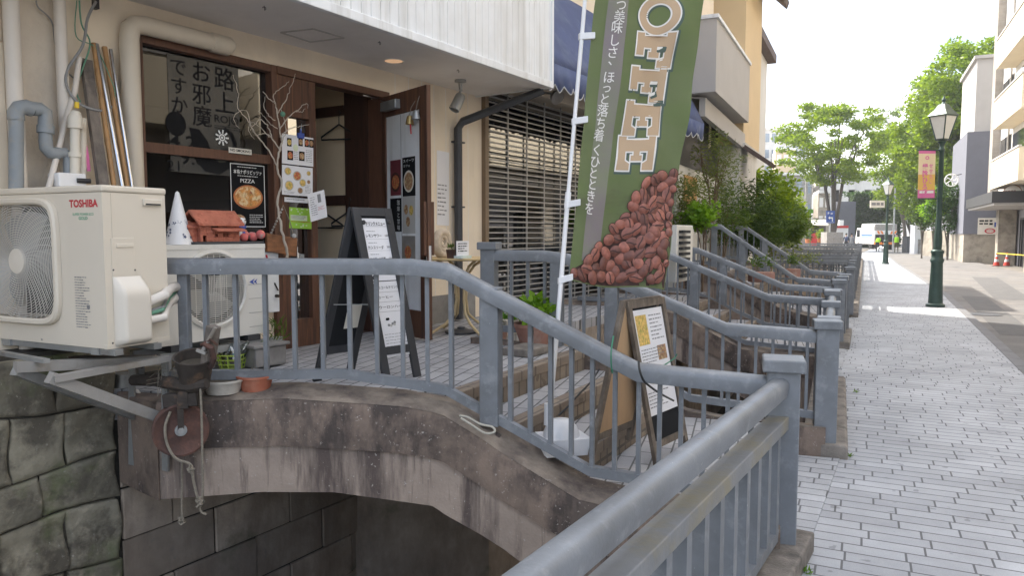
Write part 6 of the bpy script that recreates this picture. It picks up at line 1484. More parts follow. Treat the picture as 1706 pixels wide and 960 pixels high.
cable('black cord looped round the near railing by the menu board', [D(1064, 602, 3.66), D(1066, 618, 3.64), D(1072, 634, 3.66), D(1080, 642, 3.72), D(1098, 655, 3.85), D(1122, 668, 4.0)], .006, 'cable_black', name='cord', grp=None)
cable('black strap with a buckle stretched across the steps', [D(930, 693, 4.0), D(946, 678, 4.02), D(962, 660, 4.1), D(985, 636, 4.2), D(998, 616, 4.3)], .005, 'cable_black', name='strap', grp=None)
cable('pale cord looped round the foot of the railing post', [D(766, 693, 3.86), D(780, 696, 3.84), D(800, 707, 3.83), D(820, 712, 3.83), D(824, 720, 3.82), D(808, 722, 3.80), D(784, 707, 3.80), D(768, 697, 3.82)], .006, 'rope_white', name='cord', grp=None)

# ------------------------------------------------------------------ cafe table, shell, cards, pots by the shutter
tz = 1.385; tcx = D(768, 430, 6.65); o = V2((tcx.x, tcx.y), .705)
tb = thing('cafe_table', 'round yellow cafe table with bent iron legs against the cafe wall', 'table', o)
b = MB(); b.lathe([(0, tz-.705-.022), (.34, tz-.705-.022), (.355, tz-.705-.014), (.355, tz-.705-.006), (.34, tz-.705), (0, tz-.705)], o, 36, cap=False); b.build('table_top', 'table_yellow', tb, smooth=True, ang=30)
for k in range(4):
    a = k*math.pi/2+.6; c, s_ = math.cos(a), math.sin(a); q = lambda r_, z: o+Vector((c*r_, s_*r_, z))
    b = MB(); b.tube([q(.24, tz-.73), q(.14, tz-.78), q(.06, tz-.88), q(.05, .30), q(.07, .17), q(.16, .09), q(.30, .02), q(.33, .012)], .013, 8); b.build('leg', 'table_iron', tb, smooth=True)
b = MB(); b.lathe([(.15, 0), (.15, .015), (.04, .035), (.035, .05)], o, 20); b.build('base', 'steel_dark', tb, smooth=True)
o = D(738, 424, 6.55); o.z = tz+.001
sh_ = thing('ammonite', 'large pale ammonite shell propped on the cafe table', 'shell', o); b = MB(); pts, rs = [], []
for i in range(70):
    a = i*.26; r_ = .012+.105*(i/69)**1.1; c = o+V2((0, 0), .135); pts.append(c+E*math.cos(a)*r_+V2((0, 0), 1)*math.sin(a)*r_); rs.append(.006+.034*(i/69)**1.1*(1+.10*(i % 2)))
b.tube(pts, rs, 10); b.build('shell', 'shell', sh_, smooth=True, ang=80)
o = D(751, 425, 6.4); o.z = tz+.001
cp_ = thing('cactus_pot', 'tiny brown pot with a small succulent on the cafe table', 'flower pot', o); b = MB(); b.lathe([(0, 0), (.032, 0), (.042, .075), (0, .07)], o, 14, cap=False); b.build('pot', 'rust', cp_, smooth=True); b = MB(); leaves(b, o+V2((0, 0), .10), (.035, .035, .03), 60, .03, .006, random.Random(2), up=.8); b.build('plant', 'leaf_bush', cp_)
o = D(771, 426, 6.36); o.z = tz+.001
cd_ = thing('card_stand', 'white notice card in a clear stand on the cafe table', 'card', o); s = Sheet(o-E*.09+V2((0, 0), .15), o+E*.09+V2((0, 0), .15), o-E*.09+V2((0, 0), .02)); b = MB(); s.slab(b, .003); b.build('card', 'paper', cd_)
b = MB(); s.lines(b, s.w*.12, s.w*.85, s.h*.15, s.h*.8, 4, th=.4); b.build('lettering', 'ink_black', cd_); b = MB(); b.box(o+V2((0, 0), .012), E*.075, N*.04, V2((0, 0), .012)); b.build('foot', 'plastic_clear', cd_)
pot('small pinkish pot of soil beside the large terracotta bowl', 832, 567, .70, .055, .075, .12, 'pot_pink', ('leaf_bush', (.05, .03), 40, .03, .006))
pot('large round terracotta bowl with a bright leafy plant by the far railing post', 890, 578, .70, .10, .16, .19, 'terracotta_old', ('leaf_bright', (.15, .12), 260, .085, .022), seed=6)
o = G(850, 556, .70); pl2 = thing('trough_planter', 'white trough planter with low green leaves behind the pots', 'planter', o)
b = MB(); b.prism([o+E*s*.17+N*t*.07 for s, t in ((-1, -1), (1, -1), (1, 1), (-1, 1))], V2((0, 0), .14)); b.build('trough', 'planter', pl2, bevel=.01); b = MB(); leaves(b, o+V2((0, 0), .17), (.16, .09, .05), 220, .045, .012, random.Random(8)); b.build('plant', 'leaf_small', pl2)
b = MB(); o = G(878, 590, .70); b.box(o+V2((0, 0), .03), E*.16, N*.12, V2((0, 0), .03)); tag(b.build('stone_slab', 'kerb_stone', bevel=.01), 'low dark stone slab under the terracotta bowl', 'slab')

# ------------------------------------------------------------------ coffee banner
bb0 = G(938, 752, .385)
fg = thing('coffee_banner', 'tall green coffee banner on a white pole standing on the bridge steps', 'banner', bb0)
b = MB(); o = bb0
b.box(o+V2((0, 0), .045), Vector((.125, .03, 0)), Vector((-.03, .10, 0)), V2((0, 0), .045)); b.lathe([(.105, .0905), (.10, .11), (.085, .145), (.05, .18), (.0, .185)], o+Vector((-.01, 0, 0)), 26, cap=False); b.build('water_base', 'plastic_white', fg, smooth=True, ang=40)
b = MB(); b.lathe([(.028, .15), (.026, .27), (.02, .27)], D(914, 752, bb0.y-.0)*0+Vector((D(914, 740, bb0.y).x, bb0.y, bb0.z)), 14); b.lathe([(.025, .12), (.03, .15)], Vector((D(940, 740, bb0.y).x, bb0.y-.03, bb0.z)), 14); b.build('socket', 'plastic_white', fg, smooth=True)
pA, pB = D(915, 690, bb0.y), D(981, -75, 4.22)
b = MB(); pm = pA+(pB-pA)*.47; b.tube([pA-V2((0, 0), .06), pm], .0135, 12); b.tube([pm-(pB-pA)*.02, pm+(pB-pA)*.015], .017, 12); b.tube([pm, pB], .0115, 12); b.build('pole', 'plastic_white', fg, smooth=True)
cL0, cL1, cR0, cR1 = D(996, -62, 4.20), D(945, 470, 4.12), D(1181, -64, 4.36), D(1106, 485, 4.26)
def flag(u, v, lift=0.0):
    p = (cL0+(cL1-cL0)*v)*(1-u)+(cR0+(cR1-cR0)*v)*u
    wv = .022*math.sin(u*5.2+v*2.0)+.018*math.sin(u*9-v*7+1)*(.3+u)+.012*math.sin(v*17+u*6)*u+.007*math.sin(v*31-u*13)*u
    for cv_ in (.11, .50, .75, .995): wv += .012*math.exp(-((v-cv_-.10*u)/.035)**2)*(1-u)*math.sin(9*u+1.2)
    p = p+FN*(wv+lift); p.z += .012*math.sin(u*7+2)*v
    return p
FN = (cR0-cL0).cross(cL1-cL0).normalized()
if FN.y > 0: FN = -FN
FW, FH = (cR0-cL0).length, (cL1-cL0).length
def fl_uv(x, y):
    v = (y+62)/532.0; v -= .0
    for _ in range(3):
        xl, xr = 996+(945-996)*v, 1181+(1106-1181)*v; u = (x-xl)/(xr-xl); yl, yr = -62+532*v, -64+549*v; v += (y-(yl+(yr-yl)*u))/535
    xl, xr = 996+(945-996)*v, 1181+(1106-1181)*v
    return (x-xl)/(xr-xl), v
def fm(u, v, lift=0.0): return flag(u/FW, v/FH, lift)          # metres on the cloth
b = MB(); b.grid(lambda u, v: flag(u, v, 0), 60, 140); cl_ = b.build('cloth', 'flag_green', fg, smooth=True)
b = MB(); u0, _ = fl_uv(1010, 0); u1, _ = fl_uv(1044, 0); b.grid(lambda u, v: flag(u0+(u1-u0)*u, v*.93, .0012), 8, 120); b.build('stripe', 'flag_stripe', cl_, smooth=True)
T = MB()
for ch_, x, y, k in (('つ', 1030, 8, 1), ('美', 1027, 27, 1), ('味', 1023, 45, 1), ('し', 1019, 66, 1), ('さ', 1016, 86, 1), ('、', 1018, 98, 1), ('ほ', 1010, 127, 1), ('っ', 1007, 144, .9), ('と', 1004, 163, .95), ('落', 1001, 182, 1), ('ち', 998, 203, 1), ('着', 995, 223, 1), ('く', 992, 247, 1), ('ひ', 989, 267, 1), ('と', 986, 286, .95), ('と', 984, 305, .95), ('き', 981, 325, 1), ('を', 978, 346, 1)):
    u, v = fl_uv(x, y); sz = .072*k; put(T, fm, ch_, u*FW-sz*.46, v*FH-sz*.42, sz, vertical=True, lift=.0028, bold=.004)
T.build('lettering', 'flag_outline', cl_)
LET = {'E': [(0, 0), (1, 0), (1, .32), (.80, .32), (.72, .2), (.44, .2), (.44, .42), (.56, .42), (.56, .35), (.72, .35), (.72, .65), (.56, .65), (.56, .58), (.44, .58), (.44, .8), (.72, .8), (.80, .68), (1, .68), (1, 1), (0, 1), (0, .8), (.10, .8), (.10, .2), (0, .2)],
       'F': [(0, 0), (.66, 0), (.66, .2), (.44, .2), (.44, .42), (.56, .42), (.56, .35), (.72, .35), (.72, .65), (.56, .65), (.56, .58), (.44, .58), (.44, .8), (.72, .8), (.80, .62), (1, .62), (1, 1), (0, 1), (0, .8), (.10, .8), (.10, .2), (0, .2)]}
fill, outl, shd = MB(), MB(), MB(); lw_, lh_ = .186, .252
def letpt(cu, cv, x, y, lift): return fm(cu+(y-.5)*lh_-.16*(x-.5)*lw_*0, cv+(x-.5)*lw_, lift)
def stroke(mb, P, cu, cv, hw, lift, dx=0, dy=0):
    n = len(P)
    for i in range(n):
        (x0, y0), (x1, y1) = P[i], P[(i+1) % n]; a0, b0, a1, b1 = y0*lh_, x0*lw_, y1*lh_, x1*lw_; L = math.hypot(a1-a0, b1-b0)
        if L < 1e-6: continue
        tx, ty = (a1-a0)/L, (b1-b0)/L; nx, ny = -ty*hw, tx*hw; e = hw*.85; k = max(1, int(L/.03)); l_ = lift+.00012*(i % 3)
        Q = lambda a, c: fm(cu-lh_*.5+a+dx, cv-lw_*.5+c+dy, l_)
        for j in range(k):
            f0, f1 = -e+(L+2*e)*j/k, -e+(L+2*e)*(j+1)/k; mb.add([Q(a0+tx*f0+nx, b0+ty*f0+ny), Q(a0+tx*f1+nx, b0+ty*f1+ny), Q(a0+tx*f1-nx, b0+ty*f1-ny), Q(a0+tx*f0-nx, b0+ty*f0-ny)], [(0, 1, 2, 3)])
for ch_, x, y in (('C', 1106, -36), ('O', 1098, 23), ('F', 1090, 81), ('F', 1079, 138), ('E', 1070, 195), ('E', 1059, 253)):
    u, v = fl_uv(x, y); cu, cv = u*FW, v*FH
    if ch_ in 'EF':
        P = LET[ch_]; 
        # fill in cells so that the letter follows the cloth
        xs = sorted({p[0] for p in P}); ys = sorted({p[1] for p in P})
        def inside(px, py):
            c = False; n = len(P)
            for i in range(n):
                (x0, y0), (x1, y1) = P[i], P[(i+1) % n]
                if (y0 > py) != (y1 > py) and px < (x1-x0)*(py-y0)/(y1-y0)+x0: c = not c
            return c
        gx = 20; gy = 25
        nP = len(P); inn = [(i/gx+.013, j/gy+.017) for i in range(gx) for j in range(gy) if inside(i/gx+.013, j/gy+.017)]
        CV = delaunay_2d_cdt([Vector(p).to_2d() for p in [Vector((a_, b_, 0)) for a_, b_ in P]+[Vector((a_, b_, 0)) for a_, b_ in inn]], [(i, (i+1) % nP) for i in range(nP)], [], 1, 1e-5)
        fill.add([letpt(cu, cv, q[0], q[1], .0044) for q in CV[0]], [tuple(f) for f in CV[2]])
        stroke(outl, P, cu, cv, .0085, .0032); stroke(shd, P, cu, cv, .016, .0018, .006, .006)
    else:
        n = 40; rg = range(n) if ch_ == 'O' else range(4, 36)
        def ringq(mb, r0, r1, lift, dx=0):
            for k in rg:
                a0, a1 = 2*math.pi*k/n, 2*math.pi*(k+1)/n
                pts_ = [fm(cu+math.cos(a)*lh_*.5*r_+dx, cv+math.sin(a+math.pi*0)*lw_*.56*r2+dx, lift) for a, r_, r2 in ((a0, r1, r1), (a1, r1, r1), (a1, r0, r0), (a0, r0, r0))]
                mb.add(pts_, [(0, 1, 2, 3)])
        ringq(fill, .62, 1.0, .0044); ringq(outl, .54, 1.08, .0032); ringq(shd, .50, 1.16, .0018, .006)
shd.build('letter_shadow', 'flag_shadow', cl_); outl.build('letter_outline', 'flag_outline', cl_); fill.build('letters', 'flag_letter', cl_)
# printed coffee beans
def bedge(x): return lin([(940, 452), (960, 440), (985, 415), (1008, 385), (1030, 362), (1056, 318), (1076, 292), (1100, 284), (1130, 278)], x)
b = MB(); pts_ = [(943, 469), (955, 448), (975, 436), (990, 425), (1010, 400), (1030, 378), (1050, 350), (1062, 325), (1080, 302), (1100, 296), (1131, 288)]
nb = len(pts_)
for i in range(nb-1):
    (x0, y0), (x1, y1) = pts_[i], pts_[i+1]
    for j in range(8):
        def Z(x, y, f):
            u, v = fl_uv(x, y); u = max(.004, min(.996, u)); v2_ = v+(.995-v)*f; return flag(u, v2_, .0018)
        xb0, xb1 = x0+(945+160*(x0-943)/188-x0)*0, x1
        b.add([Z(x0, y0, j/8), Z(x1, y1, j/8), Z(x1, y1, (j+1)/8), Z(x0, y0, (j+1)/8)], [(0, 1, 2, 3)])
b.build('bean_ground', 'bean_dark', cl_)
rb = random.Random(11); beans, creases = MB(), MB(); spots = []
tries = 0
while tries < 9000 and len(spots) < 420:
    tries += 1; x = rb.uniform(946, 1128); y = rb.uniform(285, 480); u, v = fl_uv(x, y)
    if not (.035 < u < .965 and v < .978) or y < bedge(x)+9: continue
    if any((x-a)**2+((y-c)*1.05)**2 < 12.6**2 for a, c in spots): continue
    spots.append((x, y))
for i, (x, y) in enumerate(spots):
    u, v = fl_uv(x, y); cu, cv = u*FW, v*FH; a = rb.uniform(0, math.pi); R1, R2 = rb.uniform(.036, .046), rb.uniform(.027, .034); lf = .003+.012*((i*7) % 23)/23
    R1 = min(R1, cu-.004, FW-cu-.004)*1.0; R2 = min(R2, R1)
    ca, sa = math.cos(a), math.sin(a); n = 18
    def bp(r_, t, lift): e, g = math.cos(t)*R1*r_, math.sin(t)*R2*r_; return fm(cu+e*ca-g*sa, min(cv+e*sa+g*ca, FH*.998), lift)
    beans.add([bp(1.10, 2*math.pi*k/n, lf-.0006) for k in range(n)], [tuple(range(n))], 2)
    vs = [bp(0, 0, lf+.011)]+[bp(.62, 2*math.pi*k/n, lf+.008) for k in range(n)]+[bp(1, 2*math.pi*k/n, lf) for k in range(n)]
    beans.add(vs, [(0, 1+k, 1+(k+1) % n) for k in range(n)]+[(1+k, 1+n+k, 1+n+(k+1) % n, 1+(k+1) % n) for k in range(n)])
    if rb.random() < .5:
        off = rb.uniform(-.25, .25); pts_2 = []
        for k in range(9):
            e = (k/8*2-1)*.92; g = (off+.18*math.sin(e*2.6))*math.sqrt(1-e*e*.8); w_ = .11*math.sqrt(max(0, 1-e*e))+.02; pts_2.append((e, g, w_))
        top_ = [fm(cu+e*R1*ca-(g+w_)*R2*sa, min(cv+e*R1*sa+(g+w_)*R2*ca, FH*.998), lf+.0116-.005*(e*e)) for e, g, w_ in pts_2]; bot_ = [fm(cu+e*R1*ca-(g-w_)*R2*sa, min(cv+e*R1*sa+(g-w_)*R2*ca, FH*.998), lf+.0116-.005*(e*e)) for e, g, w_ in pts_2]
        beans.add(top_+bot_, [(k, k+1, 10+k, 9+k) for k in range(8)], 1)
beans.build('beans', ['bean', 'bean_crease', 'bean_dark'], cl_, smooth=True, ang=80)
for x, y in ((977, 60), (961, 201), (946, 340), (938, 466)):
    v = fl_uv(x+12, y)[1]; p = flag(0.0, v); q = pA+(pB-pA)*((690-y)/765); b = MB(); b.box((p+q)/2+FN*.004, (p-q)/2+(p-q).normalized()*.018, FN*.012, V2((0, 0), .018)); b.build('clip', 'plastic_white', fg, bevel=.003)
# ------------------------------------------------------------------ trees and shrubs
def crown(b, cl, nl, ln, wd, r, spread, flat=.75, up=.2):
    """leaf blades in loose clumps, as numpy for speed"""
    g = np.random.default_rng(r.randrange(1 << 30))
    for (c, s) in cl:
        k = int(nl*s); p = g.normal(0, 1, (k, 3)); p /= np.maximum(.25, np.linalg.norm(p, axis=1))[:, None]; p *= (g.random((k, 1))**.5)*spread*s; p[:, 2] *= flat
        p += np.array(c); d = g.normal(0, 1, (k, 3)); d[:, 2] = d[:, 2]*.5-.1+up; d /= np.linalg.norm(d, axis=1)[:, None]
        e = g.normal(0, 1, (k, 3)); e -= d*(e*d).sum(1)[:, None]; e /= np.linalg.norm(e, axis=1)[:, None]
        L = ln*g.uniform(.6, 1.3, (k, 1)); w = wd*g.uniform(.7, 1.2, (k, 1)); m = p+d*L*.5
        V = np.stack([p, m+e*w, p+d*L, m-e*w], 1).reshape(-1, 3); o = len(b.v)
        b.v.extend(map(tuple, V.tolist())); b.f.extend([(o+4*i, o+4*i+1, o+4*i+2, o+4*i+3) for i in range(k)]); b.m.extend([0]*k)
def tree(name, label, cat, base, cc, R3, ncl, nl, ln, wd, m, bark='bark', seed=1, tr=.16, stems=5, spread=1.0, group=None, lean=None, hollow=.45, flat=.75, split=.30, up=.2, cut=None):
    r = random.Random(seed); base = Vector(base); cc = Vector(cc); t = thing(name, label, cat, base, group); cl = []
    while len(cl) < ncl:
        p = Vector((r.uniform(-1, 1), r.uniform(-1, 1), r.uniform(-1, 1)))
        if p.length > 1 or p.length < hollow*r.random(): continue
        q = cc+Vector((p.x*R3[0], p.y*R3[1], p.z*R3[2]))
        if cut and cut(q): continue
        cl.append((q, r.uniform(.6, 1.25)))
    b = MB(); crown(b, cl, nl, ln, wd, r, spread, flat, up); b.build('crown', m, t)
    b = MB(); top = base+(cc-base)*split; b.tube([base-V2((0, 0), .1), base+V2((0, 0), .15), top], [tr*1.5, tr, tr*.85], 9)
    for i in range(stems):
        a = 2*math.pi*i/stems+r.uniform(-.4, .4); e = cc+Vector((math.cos(a)*R3[0]*.62, math.sin(a)*R3[1]*.62, R3[2]*r.uniform(-.1, .7)))
        mid = top+(e-top)*.5+Vector((math.cos(a), math.sin(a), 0))*-.12*R3[0]; pts = [top-V2((0, 0), .1), top+(mid-top)*.5, mid, e]
        b.tube(pts, [tr*.75, tr*.6, tr*.42, tr*.12], 7)
        for j in range(5):
            q = min(cl, key=lambda c: (c[0]-(mid+(e-mid)*r.random())).length+r.random()*R3[0]*.8)[0]; s0 = mid+(e-mid)*r.uniform(0, .7)-(mid-top)*r.uniform(0, .3); b.tube([s0, s0+(q-s0)*.5+V2((0, 0), .1), q], [tr*.3, tr*.2, tr*.06], 5)
    b.build('trunk', bark, t, smooth=True); return t
def C(x, y, d): return D(x, y, d)
gz = lambda x, d, z=-.12: V2((D(x, 389, d).x, d), z)
tree('zelkova_tree', 'broad bright green zelkova tree standing alone against the sky in the middle distance', 'tree', gz(1390, 70), C(1385, 238, 70), (4.9, 4.6, 4.0), 105, 170, .30, .09, 'leaf_zelkova', seed=3, tr=.20, stems=8, spread=1.05, split=.11, flat=.42, hollow=.85)
tg = 'tall street trees on the right'
tree('street_tree', 'tallest light green street tree behind the grey building on the right', 'tree', gz(1618, 56), C(1625, 205, 56), (4.1, 3.5, 6.4), 190, 170, .30, .095, 'leaf_tall', seed=5, tr=.22, spread=1.15, group=tg, flat=.6, split=.3)
tree('street_tree', 'light green street tree just left of the near lamp lantern', 'tree', gz(1565, 60), C(1566, 250, 60), (3.7, 3.2, 5.9), 170, 160, .30, .095, 'leaf_tall', seed=8, tr=.2, spread=1.1, group=tg, flat=.6, split=.3)
tree('street_tree', 'darker green street tree above the ivy hedge on the far side', 'tree', gz(1510, 78), C(1500, 268, 78), (4.2, 3.5, 4.2), 80, 120, .34, .10, 'leaf_zelkova', seed=12, tr=.2, spread=1.2, group=tg, flat=.5, split=.3)
tree('street_tree', 'dark shaded tree mass behind the far lamp post', 'tree', gz(1520, 88), C(1515, 330, 88), (4.0, 3, 3.4), 70, 120, .34, .11, 'leaf_dark', seed=13, tr=.2, spread=1.2, group=tg, flat=.8)
tree('street_tree', 'thin grey green pine like tree on the skyline between the trees', 'tree', gz(1495, 110), C(1500, 205, 110), (4.5, 3, 2.2), 26, 90, .4, .10, 'leaf_bush', seed=14, tr=.22, spread=1.0, group=tg, flat=.5, split=.6)
tree('garden_tree', 'small bushy green tree by the concrete wall on the right', 'tree', gz(1580, 46), C(1578, 345, 46), (1.25, 1.1, 1.55), 46, 110, .16, .05, 'leaf_ivy', seed=15, tr=.06, spread=.55)
tree('garden_tree', 'yellow green small tree with glossy leaves left of the near lamp post', 'tree', gz(1556, 47), C(1556, 338, 47), (.75, .7, 1.2), 26, 110, .16, .05, 'leaf_bright', seed=16, tr=.05, spread=.5)
tree('garden_tree', 'dark columnar shrub in front of the concrete wall', 'tree', gz(1537, 49), C(1538, 352, 49), (.6, .6, 1.1), 26, 110, .16, .05, 'leaf_dark', seed=17, tr=.05, spread=.5)
# shrubs between the left houses and the canal
sg = 'shrubs in front of the houses on the left bank'
tree('olive_tree', 'slender feathery grey green tree in front of the blank orange brown board', 'tree', gz(1183, 13.0, .6), C(1190, 278, 13.0), (.46, .4, .62), 34, 50, .085, .011, 'leaf_olive', 'trunk_thin', 21, .022, 5, .26, sg, flat=.8, split=.55)
tree('shrub', 'grey green shrub beside the coffee banner, under the scalloped awning', 'shrub', gz(1140, 12.2, .6), C(1144, 345, 12.2), (.36, .4, .48), 36, 60, .075, .012, 'leaf_olive', 'trunk_thin', 22, .018, 5, .22, sg)
tree('shrub', 'bright green broad leaved shrub above the third bridge railing', 'shrub', gz(1172, 11.9, .6), C(1172, 362, 11.9), (.26, .25, .22), 22, 60, .10, .026, 'leaf_bright', 'trunk_thin', 23, .015, 4, .16, sg)
tree('shrub', 'dense dark shrub of drooping narrow leaves in the middle of the left bank', 'shrub', gz(1240, 15.6, .6), C(1246, 365, 15.6), (.62, .6, .68), 60, 90, .15, .012, 'leaf_dark', 'trunk_thin', 24, .03, 5, .32, sg, up=-.3)
tree('shrub', 'mixed mid green shrub between the slender tree and the dark shrub', 'shrub', gz(1205, 14.2, .6), C(1206, 358, 14.2), (.5, .5, .55), 34, 60, .10, .014, 'leaf_bush', 'trunk_thin', 25, .02, 5, .26, sg)
tree('shrub', 'sunlit yellow green tree beside the yellow house porch', 'tree', gz(1275, 19.5, .6), C(1276, 330, 19.5), (.68, .6, .78), 44, 70, .16, .034, 'leaf_tall', 'trunk_thin', 26, .03, 5, .34, sg)
tree('shrub', 'lower mid green shrub spilling over the railing by the far houses', 'shrub', gz(1285, 21, .5), C(1296, 378, 21), (.75, .7, .55), 60, 100, .14, .024, 'leaf_bush', 'trunk_thin', 27, .03, 4, .35, sg)
tree('shrub', 'yellowish loose shrub at the far end of the left bank', 'shrub', gz(1312, 30, .5), C(1314, 366, 30), (.55, .6, 1.0), 36, 90, .18, .04, 'leaf_zelkova', 'trunk_thin', 28, .03, 4, .45, sg)
b = MB(); leaves(b, C(1290, 418, 15.2), (.5, .3, .22), 260, .12, .014, random.Random(31), droop=.4); leaves(b, C(1345, 430, 16.2), (.35, .2, .12), 150, .12, .013, random.Random(32), droop=.3)
tag(b.build('vine', 'leaf_olive'), 'thin green vine hanging over the railing of the third bridge', 'vine')
for i, (x, y, d, lab) in enumerate(((1268, 470, 10.8, 'orange clay trough of soil beyond the second bridge'), (1320, 462, 12.9, 'small orange clay pot on the third bridge steps'))):
    o = D(x, y, d); r = thing('clay_trough', lab, 'planter', o); b = MB(); b.abox(o, .34-.12*i, .18, .15); b.build('trough', 'terracotta_old', r, bevel=.01); b = MB(); leaves(b, o+V2((0, 0), .28), (.22-.1*i, .1, .08), 120, .07, .012, random.Random(i)); b.build('plant', 'leaf_bush', r)
for i in range(2):
    o = D(1120, 468, 9.6+.0*i)+SD*.0; 
    if i == 1: break
    r = thing('air_conditioner', 'old white outdoor air conditioner with a slotted side beside the coffee banner', 'air conditioner', o); b = MB(); b.abox(o, .32, .75, .72, -.5); b.build('casing', 'ac_white', r, bevel=.01); b = MB()
    for k in range(9):
        for j in range(2): b.abox(o+Vector((.02+.09*j, -.19+.0*j, .06+.07*k)), .05, .36, .035, -.5)
    b.build('slots', 'grille_dark', r)

# ------------------------------------------------------------------ right side of the street
def pr(b, o, a, c, z0, z1, mi=0, s0=0.0, n0=0.0):
    """block: from o, a metres along the street and c metres away from it"""
    q = o+SD*s0+SN*n0; b.prism([q+V2((0, 0), z0), q+SN*c+V2((0, 0), z0), q+SN*c+SD*a+V2((0, 0), z0), q+SD*a+V2((0, 0), z0)], V2((0, 0), z1-z0), mi)
gG = G(1613, 438.5, -.1); gG = v2(gG.x, gG.y)
gb_ = thing('grey_building', 'plain grey beige building with a blue grey lower storey behind the near lamp post', 'building', V2(gG, -.1))
z97 = D(1615, 98, gG.y).z; z220 = D(1615, 220, gG.y).z; z390 = D(1613, 390, gG.y).z
b = MB(); pr(b, gG, 7, 8, z220, z97); b.build('upper_wall', 'balcony_grey', gb_)
b = MB(); pr(b, gG, 7.3, 8, z97+.001, z97+.18, 0, -.15, -.15); b.build('parapet', 'balcony_grey', gb_)
b = MB(); pr(b, gG, 7.6, 1.55, z390, z220-.001, 0, -.25, -.35); b.build('lower_panel', 'bluegrey_panel', gb_)
b = MB(); pr(b, gG, 7, 6, z390, z220-.002, 0, -.05, 1.21); b.build('lower_wall', 'balcony_grey', gb_)
b = MB(); pr(b, gG, .12, .12, z390+1.2, z97-1, 0, -.13, 2.0); b.build('downpipe', 'galv', gb_)
b = MB(); pr(b, gG, 7.6, 6, -.1, z390-.001, 0, -.22, -.30); b.build('stone_base', 'stone_base', gb_)
b = MB(); pr(b, gG, .03, .5, z220+3.6*.2, z220+2.6, 0, -.031, 1.6); b.build('window', 'glass_dark', gb_)
b = MB(); pr(b, gG, .05, .25, z220-2, z220+1.4, 0, -.30, 1.55); b.build('column_strip', 'white_render', gb_)
o = gG-SD*.26; s0 = D(1617, 362, (gG-SD*.2).y); 
sh = Sheet(V2(gG-SD*.27+SN*.35, D(1620, 362, 40).z), V2(gG-SD*.27+SN*1.55, D(1620, 362, 40).z), V2(gG-SD*.27+SN*.35, D(1620, 391, 40).z))
def psign(P, s):
    w, h = s.w, s.h; s.rect(P('panel', 'sign_blue'), w*.66, h*.26, w*.92, h*.55, .003); put(P('lettering', 'ink_white'), s, 'P', w*.74, h*.30, h*.2, lift=.006, bold=.03); s.lines(P('lettering', 'ink_black'), w*.06, w*.6, h*.12, h*.48, 2, lift=.004, th=.6); s.ell(P('picture', 'ink_red'), w*.5, h*.78, w*.22, h*.16, .003, r0=.7); s.lines(P('picture', 'ink_red'), w*.35, w*.65, h*.72, h*.86, 2, lift=.004)
poster('car_park_sign', sh, 'cream car park sign with a blue P on the grey building', 'sign', 'paper_warm', psign, th=.04)
es = thing('emblem_sign', 'round white wrought iron emblem sign on an arm of the grey building', 'sign', D(1585, 306, 41)); c = D(1585, 300, 41)
b = MB(); x_, y_, z_ = frame_from((-.3, -1, 0)); b.tube([c+(x_*math.cos(a*math.pi/14)+y_*math.sin(a*math.pi/14))*.33 for a in range(28)], .03, 6, closed=True)
for k in range(5): a = k*2*math.pi/5; b.tube([c, c+(x_*math.cos(a)+y_*math.sin(a))*.30], .025, 5); b.tube([c+(x_*math.cos(a)+y_*math.sin(a))*.22, c+(x_*math.cos(a+.6)+y_*math.sin(a+.6))*.30], .02, 5)
b.build('emblem', 'ink_white', es); b = MB(); b.tube([c+V2((0, 0), .34), D(1592, 292, 41), D(1602, 290, 41)], .025, 6); b.build('arm', 'steel_dark', es)
# apartment house along the street, running back past the camera on the far side of the road
aQ = G(1652, 441, -.1); aQ = v2(aQ.x, aQ.y)
ap = thing('apartment_house', 'tiled apartment house with cream balconies and an entrance canopy at the right edge', 'apartment house', V2(aQ, -.1))
zz = lambda y, x=1672: D(x, y, aQ.y-4).z
b = MB(); pr(b, aQ, -45, 9, 3.3, 14.5); b.build('wall', 'white_render', ap)
b = MB(); pr(b, aQ, -1.0, .35, 3.3, 14.4, 0, .0, -.35); b.build('tile_column', 'small_tile', ap)
b = MB(); pr(b, aQ, -45, 9, -.1, 3.299, 0, 0, 1.0); b.build('ground_floor', 'grey_render', ap)
for k, s in enumerate((-.15, -8.4, -16, -24, -32)):
    b = MB(); pr(b, aQ, -.8, .8, -.1, 3.298, 0, s, .1); b.build('column', 'stone_base', ap)
b = MB(); pr(b, aQ, -9.4, 2.3, 2.95, 3.45, 0, .3, -1.3); b.build('canopy', 'black_trim', ap)
b = MB(); pr(b, aQ, -9.2, 2.2, 2.85, 2.949, 0, .2, -1.2); b.build('canopy_soffit', 'balcony_grey', ap)
